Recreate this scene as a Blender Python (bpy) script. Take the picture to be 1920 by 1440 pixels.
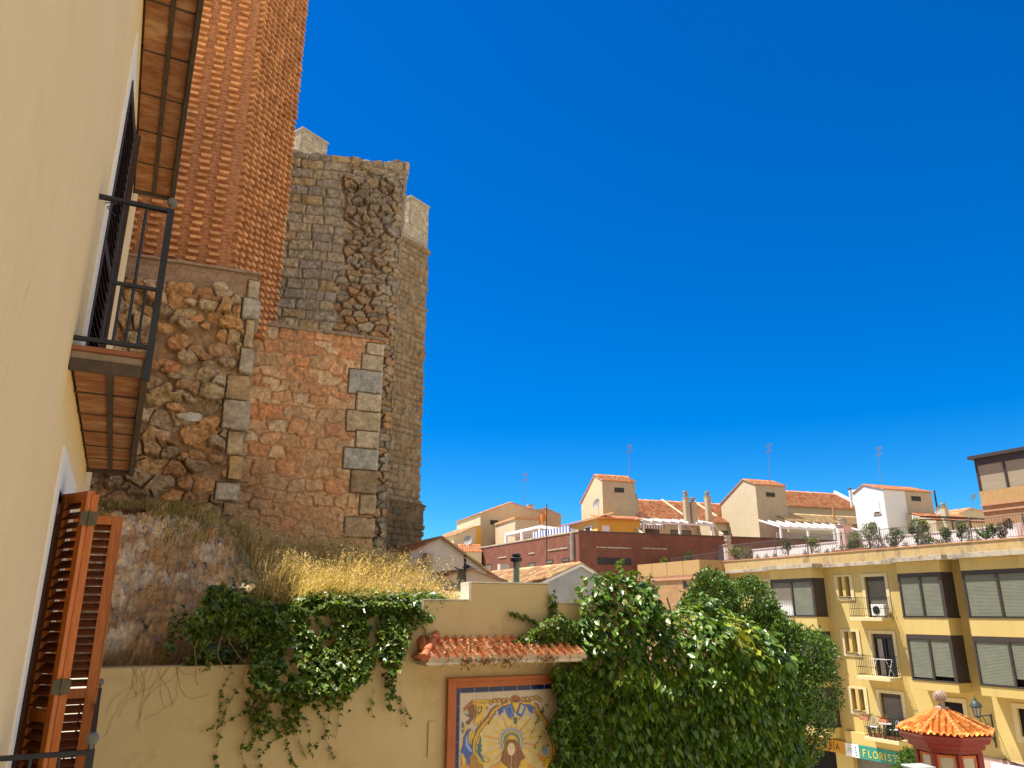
import bpy, math, random
import numpy as np
from mathutils import Vector, Matrix
R = math.radians
for o in list(bpy.data.objects): bpy.data.objects.remove(o)
SC = bpy.context.scene
COL = SC.collection
ZC = 10.3                                   # camera height above the street
FPX, PITCH = 1400.0, math.atan(425/1400)
# ---------------- camera ----------------
cam = bpy.data.cameras.new('camera'); camo = bpy.data.objects.new('camera', cam); COL.objects.link(camo)
cam.sensor_width = 36; cam.lens = 36*FPX/1920; cam.clip_start = .05; cam.clip_end = 5000
camo.location = (0, 0, ZC); camo.rotation_euler = (R(90)+PITCH, 0, 0); SC.camera = camo
# ---------------- sky, sun, exposure ----------------
SUN_EL = 67.0; LD = (.97, -.25)             # light travels towards LD on the ground plan
SKY_FILL = 5.8; SKY_STR = .088; SUN_STR = 5.0
W = bpy.data.worlds.new('World'); SC.world = W; W.use_nodes = True
nt = W.node_tree; nt.nodes.clear()
sky = nt.nodes.new('ShaderNodeTexSky'); sky.sky_type = 'NISHITA'; sky.sun_disc = False
sky.sun_elevation = R(SUN_EL); sky.sun_rotation = math.atan2(-LD[0], -LD[1])
sky.altitude = 300; sky.air_density = 1.0; sky.dust_density = .2; sky.ozone_density = 8
hsv = nt.nodes.new('ShaderNodeHueSaturation'); hsv.inputs['Saturation'].default_value = 1.4; hsv.inputs['Value'].default_value = 1.0; hsv.inputs['Hue'].default_value = .510
bgn = nt.nodes.new('ShaderNodeBackground'); bgn.inputs['Strength'].default_value = SKY_STR
won = nt.nodes.new('ShaderNodeOutputWorld')
mul = nt.nodes.new('ShaderNodeVectorMath'); mul.operation = 'MULTIPLY'; mul.inputs[1].default_value = (.45, .96, .93)
nt.links.new(sky.outputs[0], hsv.inputs['Color']); nt.links.new(hsv.outputs[0], mul.inputs[0]); 
# added warm white glow in the unseen sky behind the viewer, brightens facing walls
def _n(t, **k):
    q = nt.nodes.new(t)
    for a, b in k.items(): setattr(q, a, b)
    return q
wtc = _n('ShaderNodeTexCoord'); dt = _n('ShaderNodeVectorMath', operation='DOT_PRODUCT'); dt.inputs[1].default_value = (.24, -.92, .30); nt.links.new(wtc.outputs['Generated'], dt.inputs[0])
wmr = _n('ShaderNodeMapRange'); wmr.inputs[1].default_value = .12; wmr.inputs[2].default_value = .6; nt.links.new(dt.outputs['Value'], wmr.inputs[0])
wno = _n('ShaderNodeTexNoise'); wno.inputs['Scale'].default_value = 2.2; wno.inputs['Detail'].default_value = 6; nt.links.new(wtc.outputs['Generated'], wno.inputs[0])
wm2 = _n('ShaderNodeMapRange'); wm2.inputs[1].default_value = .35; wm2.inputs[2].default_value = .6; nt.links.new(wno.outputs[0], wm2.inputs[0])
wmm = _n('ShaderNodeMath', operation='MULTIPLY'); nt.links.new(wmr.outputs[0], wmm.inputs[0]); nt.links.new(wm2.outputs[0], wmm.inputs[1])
wmx = _n('ShaderNodeMixRGB'); wmx.inputs[2].default_value = (SKY_FILL*1.0, SKY_FILL*.93, SKY_FILL*.80, 1); nt.links.new(wmm.outputs[0], wmx.inputs[0]); nt.links.new(mul.outputs[0], wmx.inputs[1]); nt.links.new(wmx.outputs[0], bgn.inputs[0]); nt.links.new(bgn.outputs[0], won.inputs[0])
sl = bpy.data.lights.new('sun', 'SUN'); sl.energy = SUN_STR; sl.angle = R(.5); sl.color = (1, .94, .84)
so = bpy.data.objects.new('sun', sl); COL.objects.link(so); so.location = (-20, 10, 60)
_ce = math.cos(R(SUN_EL)); _l = math.hypot(*LD)
so.rotation_euler = Vector((LD[0]/_l*_ce, LD[1]/_l*_ce, -math.sin(R(SUN_EL)))).to_track_quat('-Z', 'Y').to_euler()
SC.view_settings.view_transform = 'Standard'; SC.view_settings.look = 'None'
SC.view_settings.exposure = 1.0; SC.view_settings.gamma = 1.0
SC.cycles.max_bounces = 6; SC.cycles.diffuse_bounces = 4; SC.cycles.transmission_bounces = 4; SC.cycles.transparent_max_bounces = 6
SC.cycles.caustics_reflective = False; SC.cycles.caustics_refractive = False

# ---------------- pixel rays (used for measuring the photo) ----------------
CP, SP = math.cos(PITCH), math.sin(PITCH)
def ray(px, py):
    u, v = px-960, 720-py
    return Vector((u, FPX*CP-v*SP, FPX*SP+v*CP))
def at(px, py, Y):
    r = ray(px, py); return Vector((r.x/r.y*Y, Y, ZC+r.z/r.y*Y))

class Frame:
    """ground-plan frame: origin, x axis along dir, y axis 90 deg left of it (into the wall), z up"""
    def __init__(s, ox, oy, dx, dy, z0=0.0):
        l = math.hypot(dx, dy); s.o = Vector((ox, oy)); s.d = Vector((dx/l, dy/l)); s.n = Vector((-s.d.y, s.d.x)); s.z0 = z0
        s.ang = math.atan2(s.d.y, s.d.x)
    def px(s, px, py, y=0.0):
        """local (x, z) of the pixel on the plane local y = y"""
        r = ray(px, py); rr = Vector((r.x, r.y)); q = s.o+s.n*y
        t = q.dot(s.n)/rr.dot(s.n); p = rr*t
        return ((p-s.o).dot(s.d), ZC+r.z*t-s.z0)
    def side(s, px, py, x=0.0):
        """local (y, z) of the pixel on the plane local x = x"""
        r = ray(px, py); rr = Vector((r.x, r.y)); q = s.o+s.d*x
        t = q.dot(s.d)/rr.dot(s.d); p = rr*t
        return ((p-s.o).dot(s.n), ZC+r.z*t-s.z0)
    def w(s, x, y, z):
        p = s.o+s.d*x+s.n*y; return Vector((p.x, p.y, z+s.z0))
    def loc(s, v):
        q = Vector((v[0], v[1]))-s.o; return Vector((q.dot(s.d), q.dot(s.n), v[2]-s.z0))

# ---------------- materials ----------------
MATS = {}
def mat(name, c1, c2=None, scale=3.0, rough=.85, bump=.0, bscale=30.0, spec=.25, metal=0.0, detail=6.0, stretch=(1, 1, 1), c3=None, s3=.6, t3=(.55, .7), crack=None):
    if name in MATS: return MATS[name]
    m = bpy.data.materials.new(name); m.use_nodes = True; n = m.node_tree; b = n.nodes['Principled BSDF']
    b.inputs['Roughness'].default_value = rough; b.inputs['Specular IOR Level'].default_value = spec; b.inputs['Metallic'].default_value = metal
    b.inputs['Base Color'].default_value = (*c1, 1)
    tc = n.nodes.new('ShaderNodeTexCoord'); mp = n.nodes.new('ShaderNodeMapping'); mp.inputs['Scale'].default_value = stretch
    n.links.new(tc.outputs['Object'], mp.inputs[0])
    if c2:
        no = n.nodes.new('ShaderNodeTexNoise'); no.inputs['Scale'].default_value = scale; no.inputs['Detail'].default_value = detail; no.inputs['Roughness'].default_value = .65
        n.links.new(mp.outputs[0], no.inputs[0])
        cr = n.nodes.new('ShaderNodeValToRGB'); cr.color_ramp.elements[0].position = .35; cr.color_ramp.elements[1].position = .68
        cr.color_ramp.elements[0].color = (*c1, 1); cr.color_ramp.elements[1].color = (*c2, 1)
        n.links.new(no.outputs[0], cr.inputs[0]); out = cr.outputs[0]
        if c3:
            n2 = n.nodes.new('ShaderNodeTexNoise'); n2.inputs['Scale'].default_value = s3; n2.inputs['Detail'].default_value = 8; n2.inputs['Roughness'].default_value = .7
            n.links.new(mp.outputs[0], n2.inputs[0])
            r2 = n.nodes.new('ShaderNodeMapRange'); r2.inputs[1].default_value = t3[0]; r2.inputs[2].default_value = t3[1]; n.links.new(n2.outputs[0], r2.inputs[0])
            mx = n.nodes.new('ShaderNodeMixRGB'); mx.inputs[2].default_value = (*c3, 1); n.links.new(r2.outputs[0], mx.inputs[0]); n.links.new(out, mx.inputs[1]); out = mx.outputs[0]
        if crack:                                   # hairline cracks: thin level lines of a warped noise, only in patches
            nc = n.nodes.new('ShaderNodeTexNoise'); nc.inputs['Scale'].default_value = crack[0]; nc.inputs['Detail'].default_value = 4; nc.inputs['Distortion'].default_value = .6
            mq = n.nodes.new('ShaderNodeMapping'); mq.inputs['Scale'].default_value = (1, 1, .45); n.links.new(tc.outputs['Object'], mq.inputs[0]); n.links.new(mq.outputs[0], nc.inputs[0])
            a1 = n.nodes.new('ShaderNodeMath'); a1.operation = 'SUBTRACT'; a1.inputs[1].default_value = .5; n.links.new(nc.outputs[0], a1.inputs[0])
            a2 = n.nodes.new('ShaderNodeMath'); a2.operation = 'ABSOLUTE'; n.links.new(a1.outputs[0], a2.inputs[0])
            a3 = n.nodes.new('ShaderNodeMapRange'); a3.inputs[1].default_value = 0; a3.inputs[2].default_value = crack[1]; a3.inputs[3].default_value = 1; a3.inputs[4].default_value = 0; n.links.new(a2.outputs[0], a3.inputs[0])
            ng = n.nodes.new('ShaderNodeTexNoise'); ng.inputs['Scale'].default_value = crack[0]*.9; ng.inputs['Detail'].default_value = 3; n.links.new(tc.outputs['Object'], ng.inputs[0])
            a4 = n.nodes.new('ShaderNodeMapRange'); a4.inputs[1].default_value = .57; a4.inputs[2].default_value = .66; n.links.new(ng.outputs[0], a4.inputs[0])
            a5 = n.nodes.new('ShaderNodeMath'); a5.operation = 'MULTIPLY'; n.links.new(a3.outputs[0], a5.inputs[0]); n.links.new(a4.outputs[0], a5.inputs[1])
            a6 = n.nodes.new('ShaderNodeMath'); a6.operation = 'MULTIPLY'; a6.inputs[1].default_value = .45; n.links.new(a5.outputs[0], a6.inputs[0])
            mc = n.nodes.new('ShaderNodeMixRGB'); mc.inputs[2].default_value = (*[q*.35 for q in c1], 1); n.links.new(a6.outputs[0], mc.inputs[0]); n.links.new(out, mc.inputs[1]); out = mc.outputs[0]
            ns = n.nodes.new('ShaderNodeTexNoise'); ns.inputs['Scale'].default_value = 28; ns.inputs['Detail'].default_value = 3; n.links.new(tc.outputs['Object'], ns.inputs[0])
            a7 = n.nodes.new('ShaderNodeMapRange'); a7.inputs[1].default_value = .70; a7.inputs[2].default_value = .78; a7.inputs[4].default_value = .55; n.links.new(ns.outputs[0], a7.inputs[0])
            md = n.nodes.new('ShaderNodeMixRGB'); md.inputs[2].default_value = (*[q*.3 for q in c1], 1); n.links.new(a7.outputs[0], md.inputs[0]); n.links.new(out, md.inputs[1]); out = md.outputs[0]
        n.links.new(out, b.inputs['Base Color'])
    if bump:
        nb = n.nodes.new('ShaderNodeTexNoise'); nb.inputs['Scale'].default_value = bscale; nb.inputs['Detail'].default_value = 5
        n.links.new(mp.outputs[0], nb.inputs[0])
        bp = n.nodes.new('ShaderNodeBump'); bp.inputs['Strength'].default_value = bump; bp.inputs['Distance'].default_value = .02
        n.links.new(nb.outputs[0], bp.inputs['Height']); n.links.new(bp.outputs[0], b.inputs['Normal'])
    MATS[name] = m; return m

def brickmat(name, c1, c2, mortar, bw=.25, bh=.07, ms=.008, rough=.9, offset=.5, bump=.4, noise=.5, nscale=12):
    if name in MATS: return MATS[name]
    m = bpy.data.materials.new(name); m.use_nodes = True; n = m.node_tree; b = n.nodes['Principled BSDF']
    b.inputs['Roughness'].default_value = rough; b.inputs['Specular IOR Level'].default_value = .2
    tc = n.nodes.new('ShaderNodeTexCoord'); sp = n.nodes.new('ShaderNodeSeparateXYZ'); n.links.new(tc.outputs['Object'], sp.inputs[0])
    ad = n.nodes.new('ShaderNodeMath'); n.links.new(sp.outputs[0], ad.inputs[0]); n.links.new(sp.outputs[1], ad.inputs[1])
    cb = n.nodes.new('ShaderNodeCombineXYZ'); n.links.new(ad.outputs[0], cb.inputs[0]); n.links.new(sp.outputs[2], cb.inputs[1])
    br = n.nodes.new('ShaderNodeTexBrick'); br.offset = offset; br.inputs['Scale'].default_value = 1
    br.inputs['Brick Width'].default_value = bw; br.inputs['Row Height'].default_value = bh; br.inputs['Mortar Size'].default_value = ms
    br.inputs['Mortar Smooth'].default_value = .3
    br.inputs['Color1'].default_value = (*c1, 1); br.inputs['Color2'].default_value = (*c2, 1); br.inputs['Mortar'].default_value = (*mortar, 1)
    n.links.new(cb.outputs[0], br.inputs[0])
    no = n.nodes.new('ShaderNodeTexNoise'); no.inputs['Scale'].default_value = nscale; no.inputs['Detail'].default_value = 6; n.links.new(tc.outputs['Object'], no.inputs[0])
    mr = n.nodes.new('ShaderNodeMapRange'); mr.inputs[1].default_value = .3; mr.inputs[2].default_value = .7
    mr.inputs[3].default_value = 1-noise*.5; mr.inputs[4].default_value = 1+noise*.4; n.links.new(no.outputs[0], mr.inputs[0])
    mx = n.nodes.new('ShaderNodeVectorMath'); mx.operation = 'SCALE'; n.links.new(br.outputs[0], mx.inputs[0]); n.links.new(mr.outputs[0], mx.inputs['Scale'])
    n.links.new(mx.outputs[0], b.inputs['Base Color'])
    bp = n.nodes.new('ShaderNodeBump'); bp.inputs['Strength'].default_value = bump; bp.inputs['Distance'].default_value = .01; bp.invert = True
    n.links.new(br.outputs['Fac'], bp.inputs['Height']); n.links.new(bp.outputs[0], b.inputs['Normal'])
    MATS[name] = m; return m

def attrmat(name, rough=.9, nscale=25, namt=.35, bump=.5, bscale=60, spec=.2, trans=0.0, bdist=.018):
    """colour per stone / tile / leaf from the mesh attribute Col, broken up by fine noise"""
    if name in MATS: return MATS[name]
    m = bpy.data.materials.new(name); m.use_nodes = True; n = m.node_tree; b = n.nodes['Principled BSDF']
    b.inputs['Roughness'].default_value = rough; b.inputs['Specular IOR Level'].default_value = spec
    at_ = n.nodes.new('ShaderNodeAttribute'); at_.attribute_name = 'Col'; out = at_.outputs['Color']
    tc = n.nodes.new('ShaderNodeTexCoord')
    if namt:
        no = n.nodes.new('ShaderNodeTexNoise'); no.inputs['Scale'].default_value = nscale; no.inputs['Detail'].default_value = 7; no.inputs['Roughness'].default_value = .7
        n.links.new(tc.outputs['Object'], no.inputs[0])
        mr = n.nodes.new('ShaderNodeMapRange'); mr.inputs[1].default_value = .3; mr.inputs[2].default_value = .7
        mr.inputs[3].default_value = 1-namt; mr.inputs[4].default_value = 1+namt; n.links.new(no.outputs[0], mr.inputs[0])
        mx = n.nodes.new('ShaderNodeVectorMath'); mx.operation = 'SCALE'; n.links.new(out, mx.inputs[0]); n.links.new(mr.outputs[0], mx.inputs['Scale']); out = mx.outputs[0]
    n.links.new(out, b.inputs['Base Color'])
    if bump:
        nb = n.nodes.new('ShaderNodeTexNoise'); nb.inputs['Scale'].default_value = bscale; nb.inputs['Detail'].default_value = 6; n.links.new(tc.outputs['Object'], nb.inputs[0])
        bp = n.nodes.new('ShaderNodeBump'); bp.inputs['Strength'].default_value = bump; bp.inputs['Distance'].default_value = bdist
        n.links.new(nb.outputs[0], bp.inputs['Height']); n.links.new(bp.outputs[0], b.inputs['Normal'])
    if trans:
        tr = n.nodes.new('ShaderNodeBsdfTranslucent'); ms = n.nodes.new('ShaderNodeMixShader'); ms.inputs[0].default_value = trans
        g = n.nodes.new('ShaderNodeVectorMath'); g.operation = 'MULTIPLY'; g.inputs[1].default_value = (1.6, 1.5, .5); n.links.new(out, g.inputs[0]); n.links.new(g.outputs[0], tr.inputs[0])
        n.links.new(b.outputs[0], ms.inputs[1]); n.links.new(tr.outputs[0], ms.inputs[2]); n.links.new(ms.outputs[0], n.nodes['Material Output'].inputs[0])
    MATS[name] = m; return m

# ---------------- things, parts ----------------
def tag(o, label, cat, group=None, kind=None):
    o['label'] = label; o['category'] = cat
    if group: o['group'] = group
    if kind: o['kind'] = kind
    return o
def structure(o): o['kind'] = 'structure'; return o
def thing(name, label, cat, fr=None, loc=None, rz=0.0, group=None):
    o = bpy.data.objects.new(name, None); COL.objects.link(o); o.empty_display_size = .3
    if fr is not None and loc is None: o.location = (fr.o.x, fr.o.y, fr.z0); o.rotation_euler = (0, 0, fr.ang)
    elif fr is not None: o.location = fr.w(*loc); o.rotation_euler = (0, 0, fr.ang)
    else: o.location = loc; o.rotation_euler = (0, 0, rz)
    return tag(o, label, cat, group)
def npmesh(name, V, Fs, m, parent=None, col=None, smooth=False):
    """V (n,3); Fs (m,k) equal-sized faces or list of faces"""
    me = bpy.data.meshes.new(name)
    V = np.asarray(V, dtype=np.float32)
    if isinstance(Fs, np.ndarray):
        k = Fs.shape[1]; me.vertices.add(len(V)); me.vertices.foreach_set('co', V.ravel())
        me.loops.add(Fs.size); me.loops.foreach_set('vertex_index', Fs.astype(np.int32).ravel())
        me.polygons.add(len(Fs)); me.polygons.foreach_set('loop_start', np.arange(0, Fs.size, k, dtype=np.int32))
        me.update(calc_edges=True)
    else:
        me.from_pydata([tuple(v) for v in V], [], Fs)
    if smooth: me.polygons.foreach_set('use_smooth', [True]*len(me.polygons))
    if col is not None:
        a = me.color_attributes.new('Col', 'FLOAT_COLOR', 'POINT')
        c = np.ones((len(V), 4), np.float32); c[:, :3] = col; a.data.foreach_set('color', c.ravel())
    me.materials.append(m); me.update()
    o = bpy.data.objects.new(name, me); COL.objects.link(o)
    if parent is not None: o.parent = parent
    return o

class MB:
    def __init__(s): s.v = []; s.f = []; s.mi = []; s.ms = []
    def m(s, mt):
        if mt not in s.ms: s.ms.append(mt)
        return s.ms.index(mt)
    def face(s, pts, mt):
        b = len(s.v); s.v += [tuple(p) for p in pts]; s.f.append(tuple(range(b, b+len(pts)))); s.mi.append(s.m(mt))
    def box(s, x0, x1, y0, y1, z0, z1, mt, bev=0.0):
        if x0 > x1: x0, x1 = x1, x0
        if y0 > y1: y0, y1 = y1, y0
        if z0 > z1: z0, z1 = z1, z0
        b = len(s.v)
        s.v += [(x0, y0, z0), (x1, y0, z0), (x1, y1, z0), (x0, y1, z0), (x0, y0, z1), (x1, y0, z1), (x1, y1, z1), (x0, y1, z1)]
        i = s.m(mt)
        for q in ((0, 3, 2, 1), (4, 5, 6, 7), (0, 1, 5, 4), (1, 2, 6, 5), (2, 3, 7, 6), (3, 0, 4, 7)): s.f.append(tuple(b+k for k in q)); s.mi.append(i)
    def prism(s, pts, vec, mt):
        """polygon pts (3d, ccw seen from -vec) extruded along vec"""
        n = len(pts); b = len(s.v); vec = Vector(vec)
        s.v += [tuple(p) for p in pts]+[tuple(Vector(p)+vec) for p in pts]; i = s.m(mt)
        s.f.append(tuple(b+k for k in range(n))); s.mi.append(i)
        s.f.append(tuple(b+n+k for k in reversed(range(n)))); s.mi.append(i)
        for k in range(n):
            k2 = (k+1) % n; s.f.append((b+k, b+n+k, b+n+k2, b+k2)); s.mi.append(i)
    def tube(s, p0, p1, r, mt, n=8, r2=None):
        p0 = Vector(p0); p1 = Vector(p1); d = (p1-p0)
        if d.length < 1e-6: return
        d.normalize(); a = d.orthogonal().normalized(); c = d.cross(a); r2 = r if r2 is None else r2; b = len(s.v); i = s.m(mt)
        for (p, rr) in ((p0, r), (p1, r2)):
            for k in range(n):
                t = 2*math.pi*k/n; s.v.append(tuple(p+a*rr*math.cos(t)+c*rr*math.sin(t)))
        for k in range(n): k2 = (k+1) % n; s.f.append((b+k, b+k2, b+n+k2, b+n+k)); s.mi.append(i)
        s.f.append(tuple(b+k for k in reversed(range(n)))); s.mi.append(i); s.f.append(tuple(b+n+k for k in range(n))); s.mi.append(i)
    def path(s, pts, r, mt, n=6):
        for a, c in zip(pts, pts[1:]): s.tube(a, c, r, mt, n)
    def lathe(s, prof, mt, n=16, c=(0, 0, 0)):
        b = len(s.v); i = s.m(mt); k = len(prof)
        for (r, z) in prof:
            for j in range(n):
                t = 2*math.pi*j/n; s.v.append((c[0]+r*math.cos(t), c[1]+r*math.sin(t), c[2]+z))
        for a in range(k-1):
            for j in range(n):
                j2 = (j+1) % n; s.f.append((b+a*n+j, b+a*n+j2, b+(a+1)*n+j2, b+(a+1)*n+j)); s.mi.append(i)
        s.f.append(tuple(b+j for j in reversed(range(n)))); s.mi.append(i); s.f.append(tuple(b+(k-1)*n+j for j in range(n))); s.mi.append(i)
    def ball(s, c, r, mt, n=12, sz=1.0):
        s.lathe([(r*math.sin(math.pi*a/8)+1e-4, -r*sz*math.cos(math.pi*a/8)) for a in range(9)], mt, n, c)
    def build(s, name, parent=None, smooth=False, bevel=0.0):
        me = bpy.data.meshes.new(name); me.from_pydata(s.v, [], s.f)
        for q in s.ms: me.materials.append(q)
        me.polygons.foreach_set('material_index', s.mi)
        if smooth:
            me.polygons.foreach_set('use_smooth', [True]*len(me.polygons))
        me.update()
        o = bpy.data.objects.new(name, me); COL.objects.link(o)
        if parent is not None: o.parent = parent
        if bevel:
            md = o.modifiers.new('bevel', 'BEVEL'); md.width = bevel; md.segments = 2; md.limit_method = 'ANGLE'
        return o
def smooth_angle(o, a=40):
    me = o.data; me.polygons.foreach_set('use_smooth', [True]*len(me.polygons))
    try: me.set_sharp_from_angle(angle=R(a))
    except Exception: pass
    return o

# ---------------- numpy noise ----------------
def h1(i, j, s=0):
    n = (np.asarray(i).astype(np.int64)*374761393 + np.asarray(j).astype(np.int64)*668265263 + s*2147483629) & 0x7fffffff
    n = ((n ^ (n >> 13))*1274126177) & 0x7fffffff
    n = ((n ^ (n >> 15))*2246822519) & 0x7fffffff
    return ((n ^ (n >> 16)) & 0xffffff)/float(0xffffff)
def vnoise(x, y, s=0):
    xi = np.floor(x); yi = np.floor(y); fx = x-xi; fy = y-yi; fx = fx*fx*(3-2*fx); fy = fy*fy*(3-2*fy)
    return (h1(xi, yi, s)*(1-fx)+h1(xi+1, yi, s)*fx)*(1-fy)+(h1(xi, yi+1, s)*(1-fx)+h1(xi+1, yi+1, s)*fx)*fy
def fbm(x, y, sc=1.0, oc=4, s=0, g=.5):
    t = 0; a = 1.0; n = 0
    for k in range(oc): t = t+a*vnoise(x*sc*2**k+17.3*k, y*sc*2**k+9.1*k, s+k); n += a; a *= g
    return t/n
def sstep(a, b, x):
    t = np.clip((x-a)/(b-a), 0, 1); return t*t*(3-2*t)
def worley(u, z, cu, cz, s=0, jit=.85):
    """cells: returns id hash pair, edge distance in metres-ish, offset from the seed"""
    gx = np.floor(u/cu); gz = np.floor(z/cz); f1 = np.full(u.shape, 1e9); f2 = f1.copy(); ia = np.zeros(u.shape); ib = np.zeros(u.shape); du = np.zeros(u.shape); dz = np.zeros(u.shape)
    for a in (-1, 0, 1):
        for b in (-1, 0, 1):
            x = gx+a; y = gz+b
            px = (x+.5+(h1(x, y, s)-.5)*jit); py = (y+.5+(h1(x, y, s+5)-.5)*jit)
            ex = u/cu-px; ey = z/cz-py
            d = np.sqrt(ex*ex+ey*ey)*(.8+.45*h1(x, y, s+9))
            c = d < f1
            f2 = np.where(c, f1, np.minimum(f2, d)); ia = np.where(c, x, ia); ib = np.where(c, y, ib); du = np.where(c, ex, du); dz = np.where(c, ey, dz); f1 = np.where(c, d, f1)
    return ia, ib, (f2-f1), f1, du, dz
def palette(cols, r):
    cols = np.array(cols); k = np.clip((r*len(cols)).astype(int), 0, len(cols)-1); return cols[k]
def gridfaces(nu, nv):
    a = np.arange(nu-1)[:, None]*nv+np.arange(nv-1)[None, :]; a = a.ravel()
    return np.stack([a, a+nv, a+nv+1, a+1], 1)

def relief(name, path, z0, ztop, res, fn, m, parent=None, fr=None, resz=None):
    """wall skin over a plan polyline (outside on the right of travel), fn(u,z)->(height outwards, colour)"""
    P = [np.array(p, float) for p in path]; L = [0]
    for a, b in zip(P, P[1:]): L.append(L[-1]+np.linalg.norm(b-a))
    us = []
    for i in range(len(P)-1):
        n = max(2, int((L[i+1]-L[i])/res)); us += list(np.linspace(L[i], L[i+1], n, endpoint=False))
    us.append(L[-1]); us = np.array(us)
    top = ztop(us) if callable(ztop) else np.full(us.shape, float(ztop))
    nv = max(2, int((top.max()-z0)/(resz or res))); vs = np.linspace(0, 1, nv)
    U = np.repeat(us[:, None], nv, 1); Z = z0+(top[:, None]-z0)*vs[None, :]
    h, c = fn(U, Z)
    X = np.zeros(us.shape); Y = X.copy(); NX = X.copy(); NY = X.copy()
    for i in range(len(P)-1):
        k = (us >= L[i]-1e-9) & (us <= L[i+1]+1e-9); t = (us[k]-L[i])/(L[i+1]-L[i]); p = P[i][None]+(P[i+1]-P[i])[None]*t[:, None]; X[k] = p[:, 0]; Y[k] = p[:, 1]
    d = [(P[i+1]-P[i])/np.linalg.norm(P[i+1]-P[i]) for i in range(len(P)-1)]
    for i in range(len(d)):
        k = (us >= L[i]-1e-9) & (us <= L[i+1]+1e-9); NX[k] = d[i][1]; NY[k] = -d[i][0]
    for i in range(1, len(d)):                      # rounded normals at corners
        w = .06; k = np.abs(us-L[i]) < w; t = (us[k]-L[i]+w)/(2*w); n0 = np.array([d[i-1][1], -d[i-1][0]]); n1 = np.array([d[i][1], -d[i][0]])
        q = n0[None]*(1-t)[:, None]+n1[None]*t[:, None]; q /= np.linalg.norm(q, axis=1)[:, None]; NX[k] = q[:, 0]; NY[k] = q[:, 1]
    V = np.stack([X[:, None]+NX[:, None]*h, Y[:, None]+NY[:, None]*h, Z], 2).reshape(-1, 3)
    return npmesh(name, V, gridfaces(len(us), nv), m, parent, c.reshape(-1, 3), smooth=False)

# ---------------- scattering leaves ----------------
def rot_to(D, roll):
    """frames (N,3,3): columns side, along, normal for leaf direction D (N,3) (tip direction) with roll and a given normal hint handled outside"""
    D = D/np.linalg.norm(D, axis=1)[:, None]
    ref = np.where(np.abs(D[:, 2:3]) < .95, np.array([[0, 0, 1.0]]), np.array([[1.0, 0, 0]]))
    S = np.cross(D, ref); S /= np.linalg.norm(S, axis=1)[:, None]; N = np.cross(S, D)
    c, s = np.cos(roll)[:, None], np.sin(roll)[:, None]
    return np.stack([S*c+N*s, D, N*c-S*s], 2)
LEAF = {
 'ivy': (np.array([(0, 0, 0), (-.28, -.12, .03), (-.55, .28, -.03), (-.27, .45, .05), (0, 1.0, -.08), (.27, .45, .05), (.55, .28, -.03), (.28, -.12, .03), (0, .45, .0)]),
         [(0, 8, 2, 1), (8, 4, 3, 2), (0, 7, 6, 8), (8, 6, 5, 4)]),
 'oval': (np.array([(0, 0, 0), (-.26, .3, .05), (-.24, .62, .04), (0, 1.0, -.1), (.24, .62, .04), (.26, .3, .05), (0, .5, -.02)]),
         [(0, 6, 2, 1), (6, 3, 2, 2), (0, 5, 4, 6), (6, 4, 3, 3)]),
 'small': (np.array([(0, 0, 0), (-.28, .5, .08), (0, 1.0, 0), (.28, .5, .08)]), [(0, 3, 2, 1)]),
}
def scatter(name, kind, P, D, size, roll, colr, m, parent=None):
    T, Fc = LEAF[kind]; N = len(P); k = len(T)
    Rm = rot_to(D, roll); V = np.einsum('nij,kj->nki', Rm, T)*size[:, None, None]+P[:, None, :]
    tri = []
    for f in Fc:
        f = list(dict.fromkeys(f))
        if len(f) == 3: tri.append(f)
        else: tri += [(f[0], f[1], f[2]), (f[0], f[2], f[3])]
    F0 = np.array(tri)
    Fs = (F0[None]+np.arange(N)[:, None, None]*k).reshape(-1, F0.shape[1])
    C = np.repeat(colr[:, None, :], k, 1).reshape(-1, 3)
    return npmesh(name, V.reshape(-1, 3), Fs, m, parent, C)
def rng(s): return np.random.default_rng(s)

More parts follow.
